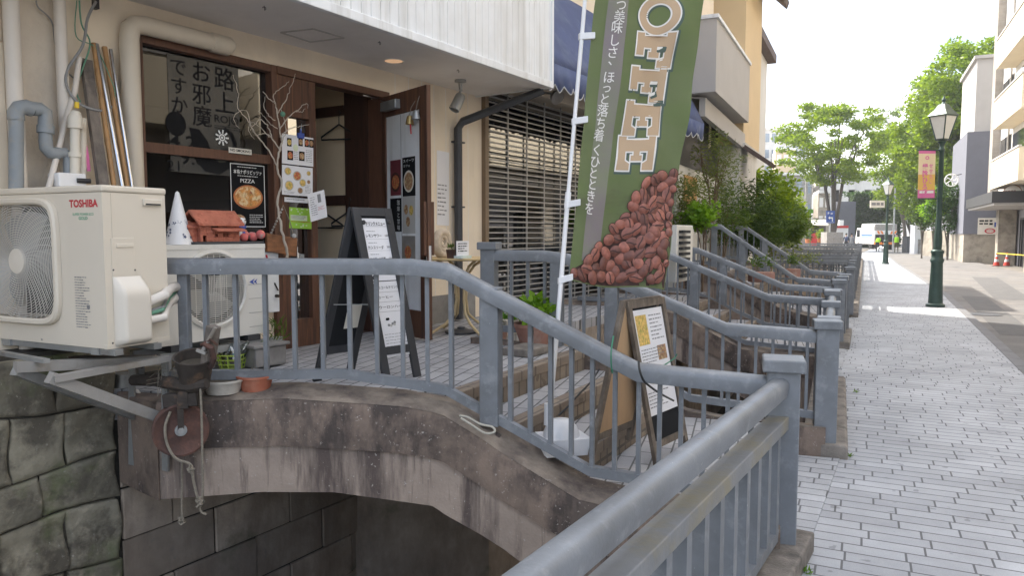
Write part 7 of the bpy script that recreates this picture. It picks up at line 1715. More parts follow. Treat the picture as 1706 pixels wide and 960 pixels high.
for f in range(3):
    z = 3.75+f*2.9
    for j in range(5):
        s = -4.6-j*8.5
        b = MB(); pr(b, aQ, -7.2, .8, z, z+1.35, 0, s, -.8); bl_ = b.build('balcony', 'cream_balcony', ap)
        b = MB(); pr(b, aQ, -7.3, .12, z+1.351, z+1.42, 0, s+.05, -.84); b.build('coping', 'balcony_grey', bl_)
        b = MB(); pr(b, aQ, -6.6, .04, z+1.46, z+2.6, 0, s-.2, -.02); b.build('window', 'glass_dark', ap)
    b = MB(); pr(b, aQ, -3.1, .04, z+1.3, z+2.7, 0, -1.3, -.03); wn_ = b.build('window', 'glass_dark', ap)
    b = MB(); pr(b, aQ, -3.3, .06, z+1.2, z+1.299, 0, -1.2, -.06); b.build('sill', 'balcony_grey', wn_)
    b = MB(); pr(b, aQ, -.06, .06, z+1.3, z+2.7, 0, -2.8, -.05); b.build('mullion', 'black_trim', wn_)
    for j in range(5):
        b = MB(); b.tube([V2(aQ-SD*(4.0+j*8.5)-SN*.08, 3.4), V2(aQ-SD*(4.0+j*8.5)-SN*.08, 13)], .05, 8); f == 0 and b.build('downpipe', 'galv_pale', ap, smooth=True)
for j in range(4):
    s = -2.2-j*9
    b = MB(); pr(b, aQ, -5.2, .05, -.1, 2.3, 0, s, .93); dw = b.build('entrance_door', 'glass_dark', ap)
    b = MB()
    for q in (0, -1.25, -1.33, -2.6, -3.9, -5.1): pr(b, aQ, -.08, .06, -.1, 2.299, 0, s+q, .85)
    pr(b, aQ, -5.2, .06, 2.3, 2.4, 0, s, .85); b.build('door_frame', 'black_trim', dw)
b = MB(); c = D(1688, 323, 33.2); x_, y_, z_ = frame_from((-.8, -.5, 0)); b.lathe([(.38, 0), (.38, .07), (.34, .07)], c, 28, (-.85, -.5, 0), cap=True); rs_ = thing('round_sign', 'round cream sign with a brown border on the entrance canopy', 'sign', c); b.build('disc', 'paper_warm', rs_)
b = MB(); b.lathe([(.385, .06), (.41, .06), (.41, .09), (.385, .09)], c, 28, (-.85, -.5, 0), cap=False); b.build('border', 'plank', rs_); s = Sheet(c+z_*.075+Vector((-.2, .35, .18)), c+z_*.075+Vector((.1, -.16, .18)), c+z_*.075+Vector((-.2, .35, -.15)))
b = MB(); s.lines(b, .05, s.w-.05, .02, s.h, 3, th=.5, lift=.01); b.build('lettering', 'plank', rs_)
for i, (x, y, w_, h_, mm, lab) in enumerate(((1669, 375, .30, .26, 'paper', 'white notice at the top of the glass entrance doors'), (1677, 373, .34, .34, 'paper_warm', 'round cream sticker on the glass entrance doors'), (1688, 376, .4, .2, 'banner_yellow', 'yellow sticker on the glass entrance doors'), (1682, 382, .5, .22, 'ink_red', 'red sticker on the glass entrance doors'), (1670, 385, .38, .5, 'paper', 'pale poster low on the glass entrance doors'))):
    p = hit(x, y, aQ+SN*.84, SN); b = MB(); b.box(p, SD*w_/2, SN*.006, V2((0, 0), h_/2)); tag(b.build('door_sticker', mm), lab, 'sticker')
# cones with a yellow bar
def cone(x, lab):
    o = G(x, 443.5, -.08); r = thing('traffic_cone', lab, 'traffic cone', o, 'traffic cones by the entrance'); b = MB(); b.abox(o, .38, .38, .03, .4); b.build('base', 'black_trim', r)
    b = MB(); b.lathe([(.15, .03), (.11, .22)], o, 18, cap=False); b.lathe([(.082, .36), (.055, .48)], o, 18, cap=False); b.lathe([(.035, .58), (.02, .70), (0, .70)], o, 18, cap=False); b.build('body', 'cone_red', r, smooth=True)
    b = MB(); b.lathe([(.11, .22), (.082, .36)], o, 18, cap=False); b.lathe([(.055, .48), (.035, .58)], o, 18, cap=False); b.build('reflective_band', 'plastic_white', r, smooth=True); return o
o1 = cone(1660, 'red and white traffic cone left of its twin, under the end of the yellow bar'); o2 = cone(1677, 'red and white traffic cone right of its twin, before the glass doors')
b = MB(); b.tube([o1+V2((0, 0), .66), o1+V2((0, 0), .66)-SD*9+SN*1.5], .025, 8); tag(b.build('barrier_bar', 'bar_yellow', smooth=True), 'long yellow barrier bar resting on the red traffic cones', 'bar')
# concrete wall and gate posts beyond
b = MB(); q = G(1578, 429, -.1); q2 = G(1536, 427, -.1); b.beam(V2(q, .85), V2(q2, .85), .2, 1.9); tag(b.build('garden_wall', 'stone_base'), 'low weathered concrete garden wall beyond the grey building', 'wall')
for i, (x, y0, y1, w_, mm, lab) in enumerate(((1524, 376, 424, .7, 'plastic_white', 'tall white cabinet beside the far garden wall'), (1531, 400, 424, .5, 'galv_pale', 'low grey cabinet against the far garden wall'), (1512, 395, 422, .8, 'steel_dark', 'dark notice board beyond the workers'))):
    p = G(x, y1, -.1); h_ = (y1-y0)*p.y/1232; b = MB(); b.abox(p, w_, w_*.6, h_, .4); b.abox(p+V2((0, 0), h_), w_+.06, w_*.6+.06, .06, .4); tag(b.build('cabinet', mm), lab, 'cabinet')

# ------------------------------------------------------------------ street lamps
def lamp(x, y, lab):
    o = G(x, y, 0); r = thing('street_lamp', lab, 'street lamp', o, 'green cast iron street lamps'); k = 4.42
    b = MB(); b.lathe([(.19, 0), (.19, .05), (.145, .08), (.13, .45), (.115, .95), (.125, .97), (.135, 1.0), (.135, 1.03), (.115, 1.06), (.115, 1.16), (.13, 1.18), (.13, 1.22), (.10, 1.25)], o, 20); b.build('base', 'lamp_green', r, smooth=True, ang=50)
    b = MB(); b.lathe([(.078, 1.25), (.085, 1.42), (.082, 1.55), (.06, 1.72), (.055, 2.0), (.045, 3.35), (.06, 3.37), (.06, 3.42), (.045, 3.44), (.05, 3.52), (.085, 3.58)], o, 18); b.build('post', 'lamp_green', r, smooth=True, ang=50)
    A = .45; c4 = lambda w, z: [o+Vector((math.cos(A+i*math.pi/2+math.pi/4)*w, math.sin(A+i*math.pi/2+math.pi/4)*w, z)) for i in range(4)]
    lo, hi = c4(.125, 3.62), c4(.265, 4.12)
    b = MB(); b.add(lo+hi, [(i, (i+1) % 4, 4+(i+1) % 4, 4+i) for i in range(4)]); lg = b.build('lantern', 'lamp_glass', r)
    b = MB()
    for i in range(4): b.beam(lo[i], hi[i], .022, .022); b.beam(lo[i], lo[(i+1) % 4], .03, .03); b.beam(hi[i], hi[(i+1) % 4], .03, .03)
    b.build('lantern_frame', 'lamp_green', lg)
    e0, e1, e2_ = c4(.305, 4.13), c4(.19, 4.24), c4(.10, 4.37); b = MB(); b.add(e0+e1+e2_, [(0, 3, 2, 1)]+[(i, (i+1) % 4, 4+(i+1) % 4, 4+i) for i in range(4)]+[(4+i, 4+(i+1) % 4, 8+(i+1) % 4, 8+i) for i in range(4)]+[(8, 9, 10, 11)])
    b.lathe([(.06, 4.36), (.03, 4.42), (.045, 4.46), (.01, 4.54), (0, 4.60)], o, 12); b.build('roof', 'lamp_green', r); return r
l1 = lamp(1558, 511, 'nearer green street lamp with a pink festival banner, at the kerb'); l2 = lamp(1475, 440, 'farther green street lamp with a small plank street sign, near the rubbish truck')
o = Vector(l1.location); a0 = D(1531, 249, o.y-.1); a1 = D(1559, 249, o.y-.1)
bn = thing('festival_banner', 'pink and yellow festival banner hanging from the nearer lamp post', 'banner', D(1545, 332, o.y-.1)); s = Sheet(D(1531, 251, o.y-.12), D(1559, 251, o.y-.02), D(1529, 330, o.y-.12)); w, h = s.w, s.h
b = MB(); s.rect(b, 0, 0, w, h*.06, 0); s.rect(b, 0, h*.83, w, h, 0); b.build('pink_ends', 'banner_pink', bn, solid=.004); b = MB(); s.rect(b, 0, h*.0601, w, h*.5, 0); b.build('cream_field', 'banner_cream', bn, solid=.004); b = MB(); s.rect(b, 0, h*.5, w, h*.8299, 0); b.build('yellow_field', 'banner_yellow', bn, solid=.004)
b = MB(); put(b, s, '緑陰ひろば', w*.22, h*.27, w*.34, vertical=True, bold=.03, pitch=.98, lift=.004); put(b, s, 'せせらぎ', w*.62, h*.27, w*.24, vertical=True, bold=.02, lift=.004); s.ell(b, w*.5, h*.15, w*.12, h*.04, .004, r0=.5); b.build('lettering', 'banner_pink', bn)
b = MB(); s.rect(b, w*.5, h*.85, w*.92, h*.90, .004); s.rect(b, w*.08, h*.85, w*.4, h*.90, .004); b.build('white_labels', 'ink_white', bn)
for y in (250, 331): b = MB(); b.tube([D(1529, y, o.y-.1), V2(o, D(1560, y, o.y).z)], .015, 6); b.build('arm', 'lamp_green', bn)
o = Vector(l2.location); s = Sheet(D(1450, 334, o.y-.1), D(1474, 334, o.y-.1), D(1450, 346, o.y-.1))
poster('street_sign', s, 'small pale street name sign on the farther lamp post', 'sign', 'paper_warm', lambda P, s: s.lines(P('lettering', 'ink_grey'), s.w*.08, s.w*.92, s.h*.3, s.h*.75, 1, th=.9, lift=.01), th=.05)

# ------------------------------------------------------------------ people, truck and street furniture far off
def person(label, base, yaw, joints, vest=None, top='cloth_dark', legs='cloth_dark', hairm='hair', extra=None):
    """one skinned body in the given pose; joints: name -> (x, y, z) facing -Y"""
    r = thing('person', label, 'person', base); ca, sa = math.cos(yaw), math.sin(yaw); T = lambda p: Vector((p[0]*ca-p[1]*sa, p[0]*sa+p[1]*ca, p[2]))
    J = joints; names = list(J); ed = [('pelvis', 'chest'), ('chest', 'neck'), ('neck', 'head'), ('head', 'crown'), ('chest', 'shl'), ('shl', 'ell'), ('ell', 'hal'), ('chest', 'shr'), ('shr', 'elr'), ('elr', 'har'), ('pelvis', 'hil'), ('hil', 'knl'), ('knl', 'anl'), ('anl', 'tol'), ('pelvis', 'hir'), ('hir', 'knr'), ('knr', 'anr'), ('anr', 'tor')]
    rad = dict(pelvis=.14, chest=.155, neck=.055, head=.085, crown=.075, shl=.07, shr=.07, ell=.045, elr=.045, hal=.035, har=.035, hil=.09, hir=.09, knl=.06, knr=.06, anl=.042, anr=.042, tol=.035, tor=.035)
    me = bpy.data.meshes.new('body'); me.from_pydata([T(J[n]) for n in names], [(names.index(a), names.index(c)) for a, c in ed], []); bo = bpy.data.objects.new('body', me); COL.objects.link(bo); bo.parent = r
    sk = bo.modifiers.new('skin', 'SKIN')
    for i, n in enumerate(names): me.skin_vertices[0].data[i].radius = (rad[n], rad[n]*.85)
    me.skin_vertices[0].data[names.index('pelvis')].use_root = True
    sb_ = bo.modifiers.new('sub', 'SUBSURF'); sb_.levels = 1; sb_.render_levels = 1
    dg = bpy.context.evaluated_depsgraph_get(); m2 = bpy.data.meshes.new_from_object(bo.evaluated_get(dg)); bo.modifiers.clear(); bo.data = m2; m2.name = 'body'
    for mm in ('skin', top, legs): m2.materials.append(MATS[mm])
    hz = T(J['neck']); pz = T(J['pelvis'])
    for p in m2.polygons:
        c = p.center; k = 0
        near = min(names, key=lambda n: (T(J[n])-c).length); k = {'head': 0, 'crown': 0, 'hal': 0, 'har': 0, 'neck': 0}.get(near, 1 if near in ('chest', 'shl', 'shr', 'ell', 'elr') else 2)
        p.material_index = k; p.use_smooth = True
    B0 = Vector(base); ps_ = lambda n, d=(0, 0, 0): B0+T(J[n])+T(d)
    b = MB(); b.ball(ps_('crown', (0, .015, .015)), .098, 12, 8, sc=(.9, 1, .9)); b.build('hair', hairm, r, smooth=True)
    b = MB(); hd = ps_('head', (0, -.082, .01)); 
    for sx in (-1, 1): b.ball(hd+T((.03*sx, 0, .02)), .009, 6, 5)
    b.build('eyes', 'eye_black', r)
    b = MB(); b.ball(hd+T((0, -.004, -.012)), .014, 6, 5); b.build('nose', 'skin', r)
    if vest:
        b = MB(); a, c = ps_('pelvis', (0, 0, .02)), ps_('chest', (0, 0, .13)); ax = (c-a); x, y, z = frame_from(ax, T((0, 1, 0))); vs = []
        for t_, wr, dr in ((0, .185, .165), (.35, .18, .165), (.7, .205, .175), (.92, .19, .15), (1, .12, .09)):
            for k in range(14): an = 2*math.pi*k/14; vs.append(a+ax*t_+x*math.cos(an)*wr+y*math.sin(an)*dr)
        b.add(vs, [(i*14+j, i*14+(j+1) % 14, (i+1)*14+(j+1) % 14, (i+1)*14+j) for i in range(4) for j in range(14)]); b.build('vest', vest, r, smooth=True)
    if extra: extra(r, ps_, T)
    return r
stand = dict(pelvis=(0, 0, .92), chest=(0, .0, 1.28), neck=(0, 0, 1.47), head=(0, -.02, 1.58), crown=(0, -.01, 1.66), shl=(.19, 0, 1.38), ell=(.26, .02, 1.12), hal=(.25, -.08, .88), shr=(-.19, 0, 1.38), elr=(-.26, .02, 1.12), har=(-.25, -.08, .88), hil=(.10, 0, .86), knl=(.11, -.03, .48), anl=(.12, .02, .08), tol=(.13, -.14, .04), hir=(-.10, 0, .86), knr=(-.11, -.01, .48), anr=(-.12, .05, .08), tor=(-.13, -.11, .04))
bend = dict(stand, pelvis=(0, .12, .88), chest=(0, -.14, 1.15), neck=(0, -.27, 1.28), head=(0, -.34, 1.36), crown=(0, -.37, 1.44), shl=(.19, -.18, 1.22), ell=(.24, -.32, .98), hal=(.18, -.50, .82), shr=(-.19, -.18, 1.22), elr=(-.24, -.32, .98), har=(-.18, -.50, .82), hil=(.10, .12, .82), hir=(-.10, .12, .82))
walk = dict(stand, knl=(.10, -.14, .50), anl=(.11, -.20, .10), tol=(.11, -.36, .08), knr=(-.10, .02, .48), anr=(-.11, .22, .14), tor=(-.11, .10, .04), hal=(.24, .16, .92), ell=(.25, .10, 1.12), har=(-.22, -.26, 1.0), elr=(-.25, -.06, 1.12))
person('worker in a lime hi-vis vest bending towards the back of the rubbish truck', V2(G(1462, 422, -.12), -.12), 2.2, bend, 'hivis', 'cloth_dark', 'cloth_dark')
person('worker in a lime hi-vis vest and khaki trousers standing right of the truck', V2(G(1493, 422, -.12), -.12), 2.7, stand, 'hivis', 'cloth_khaki', 'cloth_khaki', 'cloth_dark')
def backpack(r, ps_, T): b = MB(); c = ps_('chest', (0, .20, -.05)); b.ball(c, .19, 12, 8, sc=(.9, .7, 1.2)); b.build('backpack', 'cloth_blue', r, smooth=True)
pg_ = 'pedestrians'
person('pedestrian in dark clothes with a navy backpack beside the white vending machine', V2(G(1409, 420.5, -.12), -.12), 2.9, walk, None, 'cloth_dark', 'cloth_dark', extra=backpack)
person('pedestrian in a pale grey shirt walking right of the one with the backpack', V2(G(1418, 420, -.12), -.12), 2.6, stand, None, 'cloth_grey', 'cloth_grey')
# rubbish truck
tk0 = G(1474, 417.5, -.12); tk = thing('rubbish_truck', 'white rubbish truck with orange chevrons and a blue stripe, seen from behind', 'truck', V2(tk0, -.12))
tyaw = -.10; tx, ty = Vector((math.cos(tyaw), math.sin(tyaw), 0)), Vector((-math.sin(tyaw), math.cos(tyaw), 0)); tp = lambda a, c, z: V2(tk0, -.12)+tx*a+ty*c+V2((0, 0), z)
def tbox(b, a0, a1, c0, c1, z0, z1, mi=0): b.box(tp((a0+a1)/2, (c0+c1)/2, (z0+z1)/2), tx*(a1-a0)/2, ty*(c1-c0)/2, V2((0, 0), (z1-z0)/2), mi)
b = MB(); P = [(0.02, .62), (.0, 1.5), (.15, 2.45), (.45, 2.72), (3.4, 2.72), (3.5, 2.6), (3.5, .62)]; b.prism([tp(-1.1, c, z) for c, z in P], tx*2.2); b.build('body', 'truck_white', tk, bevel=.05)
b = MB(); tbox(b, -1.04, 1.04, -.10, .02, 2.02, 2.66); b.build('upper_panel', 'galv_pale', tk)
b = MB(); tbox(b, -1.04, 1.04, -.12, .0, 1.62, 2.01); b.build('chevron_panel', 'truck_white', tk)
for s in (-1, 1):
    b = MB()
    for k in range(2): a = s*(.40+.32*k); b.prism([tp(a, -.125, 1.66), tp(a+.2, -.125, 1.66), tp(a+.2+.16*s, -.125, 1.98), tp(a+.16*s, -.125, 1.98)], ty*-.01)
    b.build('chevron', 'truck_orange', tk)
b = MB(); tbox(b, -.95, .95, -.06, .02, .85, 1.60); b.build('hopper', 'grille_dark', tk)
b = MB(); tbox(b, -1.08, 1.08, -.25, .0, .62, .84); b.build('tail_sill', 'truck_orange', tk)
b = MB(); tbox(b, -1.112, -1.101, .4, 3.4, 1.45, 1.62); tbox(b, -1.112, -1.101, .4, 3.4, 1.30, 1.36); b.build('side_stripe', 'truck_blue', tk)
b = MB(); b.prism([tp(-1.05, c, z) for c, z in [(3.65, .55), (3.65, 2.3), (4.9, 2.3), (5.3, 1.4), (5.35, .55)]], tx*2.1); b.build('cab', 'truck_white', tk, bevel=.05)
b = MB(); tbox(b, -1.065, -1.051, 4.0, 4.85, 1.35, 2.1); b.build('cab_window', 'glass_dark', tk)
b = MB(); tbox(b, -.5, .5, .2, 5.2, .45, .62); b.build('chassis', 'black_trim', tk)
for s in (-1, 1):
    for c in (1.0, 4.5):
        b = MB(); b.lathe([(.2, -.13), (.42, -.13), (.42, .13), (.2, .13)], tp(s*.92, c, .42), 20, tx); wh = b.build('wheel', 'tyre', tk, smooth=True); b = MB(); b.lathe([(.2, -.12), (.2, .12)], tp(s*.92, c, .42), 16, tx); b.build('rim', 'galv_pale', wh)
    b = MB(); tbox(b, s*.9-.12, s*.9+.12, -.27, -.251, .68, .80); b.build('tail_light', 'sign_red', tk)
for i, (dx, dy) in enumerate(((-.9, -1.2), (-.5, -1.3), (-.7, -.9))):
    b = MB(); c = tp(dx, dy, .22); b.ball(c, .26, 12, 8, sc=(1, .9, .85)); b.lathe([(.06, .18), (.03, .24), (.07, .30)], c, 8)
    tag(b.build('rubbish_bag', 'plastic_white', smooth=True), ['white rubbish bag at the feet of the bending worker', 'white rubbish bag right beside the bending worker', 'white rubbish bag closest to the truck hopper'][i], 'bag', 'rubbish bags behind the truck')
# parking sign, no entry sign, poles
o = D(1384, 410, 66); s = Sheet(D(1376.5, 351, 66), D(1391, 351, 66), D(1376.5, 372, 66))
def park(P, s):
    T = P('lettering', 'ink_white'); w, h = s.w, s.h; put(T, s, 'P', w*.18, h*.12, h*.24, bold=.03, lift=.01); put(T, s, '30', w*.5, h*.17, h*.17, lift=.01, bold=.02)
    s.rect(T, w*.42, h*.52, w*.75, h*.62, .01); s.rect(T, w*.65, h*.62, w*.75, h*.85, .01); T.add([s(w*.22, h*.57, .01), s(w*.42, h*.70, .01), s(w*.42, h*.44, .01)], [(0, 1, 2)]); s.rect(T, w*.1, h*.93, w*.9, h*.95, .01)
r = poster('parking_sign', s, 'blue parking sign with a white arrow in front of the zelkova trunk', 'sign', 'sign_blue', park, th=.05); b = MB(); c = s(s.w/2, s.h, -.06); b.tube([c+V2((0, 0), 1.0), V2(c, -.12)], .05, 8); b.build('post', 'galv', r)
c = D(1316, 363, 60); ns_ = thing('no_entry_sign', 'round red no entry sign on a thin post among the far shrubs', 'sign', c); b = MB(); b.lathe([(.30, 0), (.30, .03)], c, 24, (-.3, -.9, 0)); b.build('disc', 'sign_red', ns_); b = MB(); x_, y_, z_ = frame_from((-.3, -.9, 0)); b.box(c+z_*.035, x_*.2, y_*.045, z_*.004); b.build('bar', 'ink_white', ns_); b = MB(); b.tube([c+V2((0, 0), .3), V2(c, -.12)], .035, 8); b.build('post', 'galv', ns_)
def upole(x, y0, d, r_, m, lab, arms=()):
    t_ = D(x, y0, d); r = thing('utility_pole', lab, 'pole', V2(t_, -.12), 'poles in the distance'); b = MB(); b.tube([V2(t_, -.12), t_], [r_, r_*.7], 10); b.build('pole', m, r, smooth=True)
    for z, w_ in arms: b = MB(); b.beam(V2(t_, z)-Vector((w_, .2, 0)), V2(t_, z)+Vector((w_, -.2, 0)), .08, .08); b.build('crossarm', 'galv', r)
upole(1333, 318, 75, .16, 'bark_pale', 'brown wooden utility pole left of the zelkova', [(5.6, .9)])
upole(1344, 300, 82, .2, 'pole_concrete', 'grey concrete utility pole between the brown one and the zelkova', [(6.8, .8)])
upole(1285, 265, 60, .09, 'galv', 'thin pale pole in front of the far white buildings', [(7.0, .35)])
upole(1491.5, 312, 70, .09, 'galv', 'plain pale grey pole just right of the farther street lamp')
for i, (a, c) in enumerate((((1333, 322, 75), (1230, 262, 40)), ((1344, 304, 82), (1400, 322, 90)), ((1344, 306, 82), (1285, 268, 60)))):
    A, B = D(*a), D(*c); b = MB(); b.tube([A+(B-A)*t-V2((0, 0), .9*math.sin(math.pi*t)) for t in [k/12 for k in range(13)]], .018, 4)
    tag(b.build('overhead_wire', 'cable_black'), ['overhead wire from the brown utility pole towards the yellow house', 'overhead wire from the concrete pole to the right behind the zelkova', 'overhead wire between the concrete pole and the thin pale pole'][i], 'wire')
# vending machines and boxes, little shop with an awning
def cab(name, x0, x1, y0, y1, d, m, lab, top=None, dep=.6, z=-.12):
    a, c = D(x0, y1, d), D(x1, y1, d); zt, zb = D(x0, y0, d).z, z; r = thing(name, lab, name.replace('_', ' '), V2((a+c)/2, zb)); b = MB(); ex = (c-a)/2; b.box(V2((a+c)/2, (zt+zb)/2), ex, Vector((0, dep, 0)), V2((0, 0), (zt-zb)/2)); b.build('case', m, r, bevel=.02)
    if top: b = MB(); b.box(V2((a+c)/2, zt-.12)-Vector((0, dep+.02, 0)), ex*.98, Vector((0, .015, 0)), V2((0, 0), .12)); b.build('header', top, r)
    return r
cab('utility_cabinet', 1372, 1388, 387, 409, 60, 'galv_pale', 'pale grey steel utility cabinet at the end of the canal')
cab('utility_cabinet', 1384, 1399, 387, 410, 62, 'galv_pale', 'second grey utility cabinet, half behind the first at the end of the canal')
cab('vending_machine', 1389, 1408, 376, 407, 72, 'plastic_white', 'white vending machine with a red header beside the pedestrians', 'sign_red')
cab('utility_box', 1394, 1401, 367, 377, 74, 'plastic_white', 'small white box on top behind the vending machine', z=2.0)
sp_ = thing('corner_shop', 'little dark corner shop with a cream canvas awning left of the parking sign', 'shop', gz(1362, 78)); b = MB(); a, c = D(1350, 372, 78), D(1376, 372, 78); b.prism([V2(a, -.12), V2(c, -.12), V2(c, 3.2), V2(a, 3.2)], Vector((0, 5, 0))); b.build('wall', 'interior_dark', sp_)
b = MB(); b.prism([V2(a, 3.1)-Vector((0, .02, 0)), V2(a, 2.5)-Vector((.1, .9, 0)), V2(a, 2.4)-Vector((.1, .9, 0)), V2(a, 3.0)-Vector((0, .02, 0))], c-a); b.build('awning', 'paper_warm', sp_)
b = MB(); b.box(D(1356, 402, 74), Vector((.28, 0, 0)), Vector((0, .05, 0)), V2((0, 0), .8)); tag(b.build('shop_flag', 'red_cloth'), 'red cloth shop flag standing before the corner shop', 'flag')
b = MB(); b.box(D(1351, 352, 70), Vector((.22, 0, 0)), Vector((0, .05, 0)), V2((0, 0), .2)); b.tube([D(1351, 352, 70), V2(D(1351, 352, 70), -.12)], .03, 6); tag(b.build('shop_sign', 'leaf_small'), 'small green shop sign on a post left of the awning', 'sign')
for i, (x, y) in enumerate(((1346, 398), (1366, 396), (1371, 402))):
    b = MB(); c = D(x, y+8, 73); b.lathe([(0, 0), (.22, 0), (.28, .45), (0, .42)], c, 12, cap=False); r = thing('flower_pot', ['orange plant pot at the left of the corner shop', 'plant pot under the middle of the corner shop awning', 'plant pot nearest the parking sign post'][i], 'flower pot', c); b.build('pot', 'orange_pot', r); b = MB(); leaves(b, c+V2((0, 0), .8), (.4, .4, .5), 120, .3, .07, random.Random(i+50)); b.build('plant', 'leaf_zelkova' if i else 'leaf_dark', r)

# ------------------------------------------------------------------ distant buildings
def far_block(name, lab, x0, x1, y0, y1, d, m, dep=8, win=None, z=-.12, turn=0.0):
    a, c = D(x0, y1, d), D(x1, y1, d+turn); zt = D(x0, y0, d).z; zb = max(z, D(x0, y1, d).z) if y1 < 389 else z; r = thing(name, lab, 'building', V2((a+c)/2, zb)); b = MB(); b.prism([V2(a, zb), V2(c, zb), V2(c, zt), V2(a, zt)], Vector((dep*.3, dep, 0))); b.build('wall', m, r)
    b = MB(); o_ = Vector((-.12, -.35, 0)); b.prism([V2(a, zt)+o_+V2((0, 0), .003), V2(c, zt)+o_+V2((0, 0), .003), V2(c, zt+.35)+o_, V2(a, zt+.35)+o_], Vector((dep*.3+.2, dep+.6, 0))); b.build('parapet', 'parapet_white', r)
    if win:
        nx, nz, wm = win; ex = c-a; n_ = Vector((0, -1, 0))
        for i in range(nx):
            for j in range(nz):
                p = a+ex*((i+.5)/nx); p.z = zb+(zt-zb)*((j+.5)/nz); b = MB(); b.box(p+n_*.04, ex/nx*.30, Vector((0, .06, 0)), V2((0, 0), (zt-zb)/nz*.26)); b.build('window', wm, r)
    return r
far_block('office_block', 'white office block with dark windows on the skyline left of the zelkova', 1256, 1302, 216, 420, 150, 'white_render', 14, (4, 7, 'glass_sky'))
far_block('office_block', 'lower white office block in front of the skyline one', 1290, 1338, 238, 420, 135, 'parapet_white', 12, (4, 6, 'glass_sky'))
far_block('office_block', 'tan and white block with an orange tinted upper storey', 1288, 1322, 250, 420, 118, 'tan_render', 10, (3, 5, 'parapet_white'))
far_block('long_building', 'long grey flat roofed building behind the poles', 1262, 1350, 292, 420, 105, 'galv_pale', 10, (6, 3, 'glass_sky'))
far_block('small_house', 'small house with a dark tiled roof behind the far shrubs', 1296, 1334, 338, 420, 90, 'white_render', 6, (2, 2, 'glass_dark'))
rf = D(1315, 325, 90); b = MB(); a, c = D(1292, 339, 89), D(1338, 339, 89); b.prism([a, c, D(1326, 325, 92), D(1306, 325, 92)], Vector((1, 6, .5))); tag(b.build('house_roof', 'roof_tile'), 'dark tiled hipped roof of the small far house', 'roof')
el = far_block('white_hall', 'white hall on columns with a dark open lower floor behind the zelkova', 1366, 1500, 288, 316, 105, 'white_render', 14)
b = MB(); a, c = D(1370, 317, 106), D(1500, 317, 106); b.prism([V2(a, -.12), V2(c, -.12), V2(c, D(1370, 317, 106).z-.01), V2(a, D(1370, 317, 106).z-.01)], Vector((3, 10, 0))); b.build('void_shade_block', 'interior_dark', el)  # solid dark block, its colour stands for the shade in the void
for x in (1380, 1406, 1432, 1458, 1486):
    p = D(x, 316, 104.8); b = MB(); b.box(V2(p, p.z/2), Vector((.5, 0, 0)), Vector((0, .4, 0)), V2((0, 0), p.z/2)); b.build('column', 'white_render', el)
cab('shed', 1393, 1420, 336, 410, 92, 'bluegrey_panel', 'blue grey metal shed beside the ivy hedge')
iv = thing('ivy_hedge', 'tall square hedge of dark ivy behind the rubbish truck', 'hedge', gz(1455, 92)); b = MB(); a, c = D(1420, 322, 92), D(1502, 322, 92); b.prism([V2(a, -.12), V2(c, -.12), V2(c, a.z-.3), V2(a, a.z-.3)], Vector((1.5, 4, 0))); b.build('core', 'leaf_dark', iv)
b = MB(); rI = np.random.default_rng(4); w_ = c-a
for i in range(5200):
    t_ = rI.random(); z = -.1+(a.z+.15)*rI.random()**.9; side = rI.random() < .85; p = V2(a+w_*t_, z)-Vector((0, .12+.25*rI.random(), 0)) if side else V2(a+w_*t_, a.z-.25+.4*rI.random())+Vector((0, 3*rI.random(), 0))
    d_ = Vector(rI.normal(0, 1, 3)).normalized(); e_ = d_.cross(Vector(rI.normal(0, 1, 3))).normalized(); L = .34*rI.uniform(.7, 1.2); b.add([p, p+d_*L*.5+e_*L*.35, p+d_*L, p+d_*L*.5-e_*L*.35], [(0, 1, 2, 3)])
b.build('leaves', 'leaf_ivy', iv)
b = MB(); g2 = np.random.default_rng(9)
far_block('stone_shop', 'stone faced old shop front behind the zelkova trunk', 1361, 1380, 322, 412, 88, 'stone_base', 6, (2, 3, 'parapet_white'))
# moss and weeds along the kerbs
for i, (x, y, z) in enumerate(((1352, 958, .0), (1422, 762, .0), (1434, 655, 0.0))):
    b = MB(); o = G(x-8, y, z); leaves(b, o+V2((0, 0), .01), (.02, .03, .012), 26, .032, .004, random.Random(60+i), up=.9); tag(b.build('weeds', 'grass_leaf'), ['tuft of green weed at the foot of the nearest kerb', 'tuft of green weed at the kerb of the second post', 'small tuft of weed by the kerb farther along'][i], 'weed')
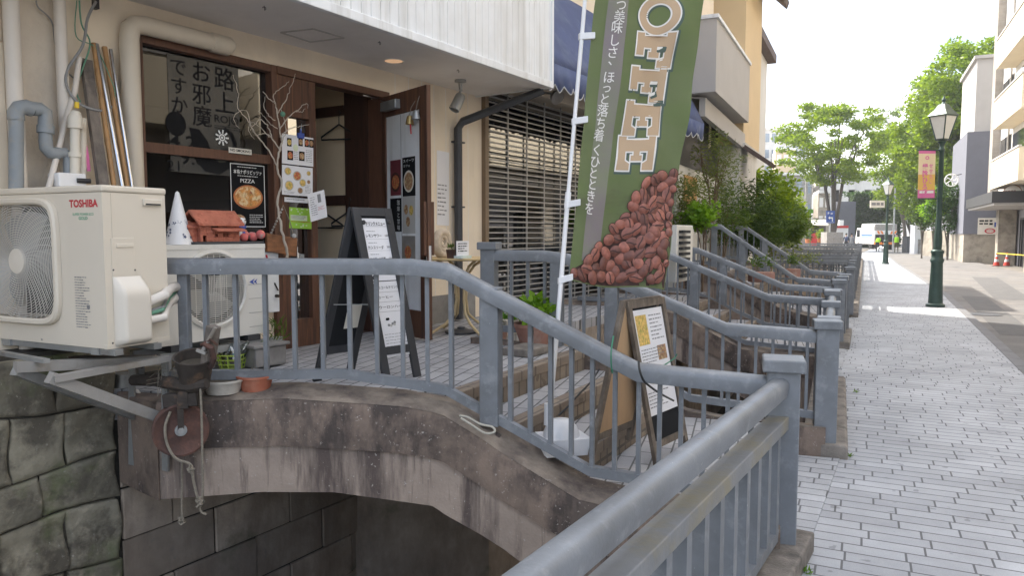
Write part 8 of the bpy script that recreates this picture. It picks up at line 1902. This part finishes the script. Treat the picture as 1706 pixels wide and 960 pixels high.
# lane lines and a drain on the road
def patch(name, x0, y0, x1, y1, w_, m):
    A, B = G(x0, y0, -.046), G(x1, y1, -.046); t_ = (B-A).normalized(); n_ = Vector((t_.y, -t_.x, 0))*w_/2; off = Vector((0, 0, .003*(name == 'gutter'))); A, B = A+off, B+off; b = MB(); b.quad(A-n_, A+n_, B+n_, B-n_); o = b.build(name, m); o['kind'] = 'structure'
patch('road_patch', 1700, 560, 1622, 494, .55, 'road_patch'); patch('road_patch', 1690, 500, 1640, 462, .8, 'road_patch'); patch('gutter', 1706, 641, 1574, 494, .28, 'road_kerb')
A = G(1640, 524, -.043); b = MB(); b.lathe([(.32, 0), (.32, .004), (.30, .006), (0, .006)], A, 28, cap=False); tag(b.build('manhole_cover', 'steel_dark'), 'round dark manhole cover on the road', 'manhole cover')

rear = thing('shade_house', 'plain rendered house standing back behind the yellow house and the shrubs', 'house', V2(SD*27-SN*9, .6))
q_ = YB+SD*6.2-SN*1.2  # added house behind the yellow one, there to shade the far pavement
b = MB(); b.prism([q_+V2((0, 0), .5), q_-SN*6+V2((0, 0), .5), q_-SN*6+V2((0, 0), 8.0), q_+V2((0, 0), 8.0)], SD*7.5); b.build('wall', 'white_render', rear)
b = MB(); b.prism([q_+SN*.3-SD*.3+V2((0, 0), 8.002), q_-SN*6.3-SD*.3+V2((0, 0), 8.002), q_-SN*6.3-SD*.3+V2((0, 0), 8.3), q_-SN*3-SD*.3+V2((0, 0), 9.8), q_+SN*.3-SD*.3+V2((0, 0), 8.3)], SD*8.1); b.build('roof', 'roof_tile', rear)

# ------------------------------------------------------------------ thin summer haze over the whole street
hm = bpy.data.materials.new('haze'); hm.use_nodes = True; t = hm.node_tree; t.nodes.clear(); ho = t.nodes.new('ShaderNodeOutputMaterial'); hv = t.nodes.new('ShaderNodeVolumePrincipled')
hv.inputs['Color'].default_value = (.93, .95, 1, 1); hv.inputs['Density'].default_value = .0007; hv.inputs['Anisotropy'].default_value = .3; t.links.new(hv.outputs[0], ho.inputs['Volume'])
b = MB(); b.box((0, 440, 11), (960, 0, 0), (0, 560, 0), (0, 0, 14)); hz = b.build('haze', hm); hz['kind'] = 'stuff'
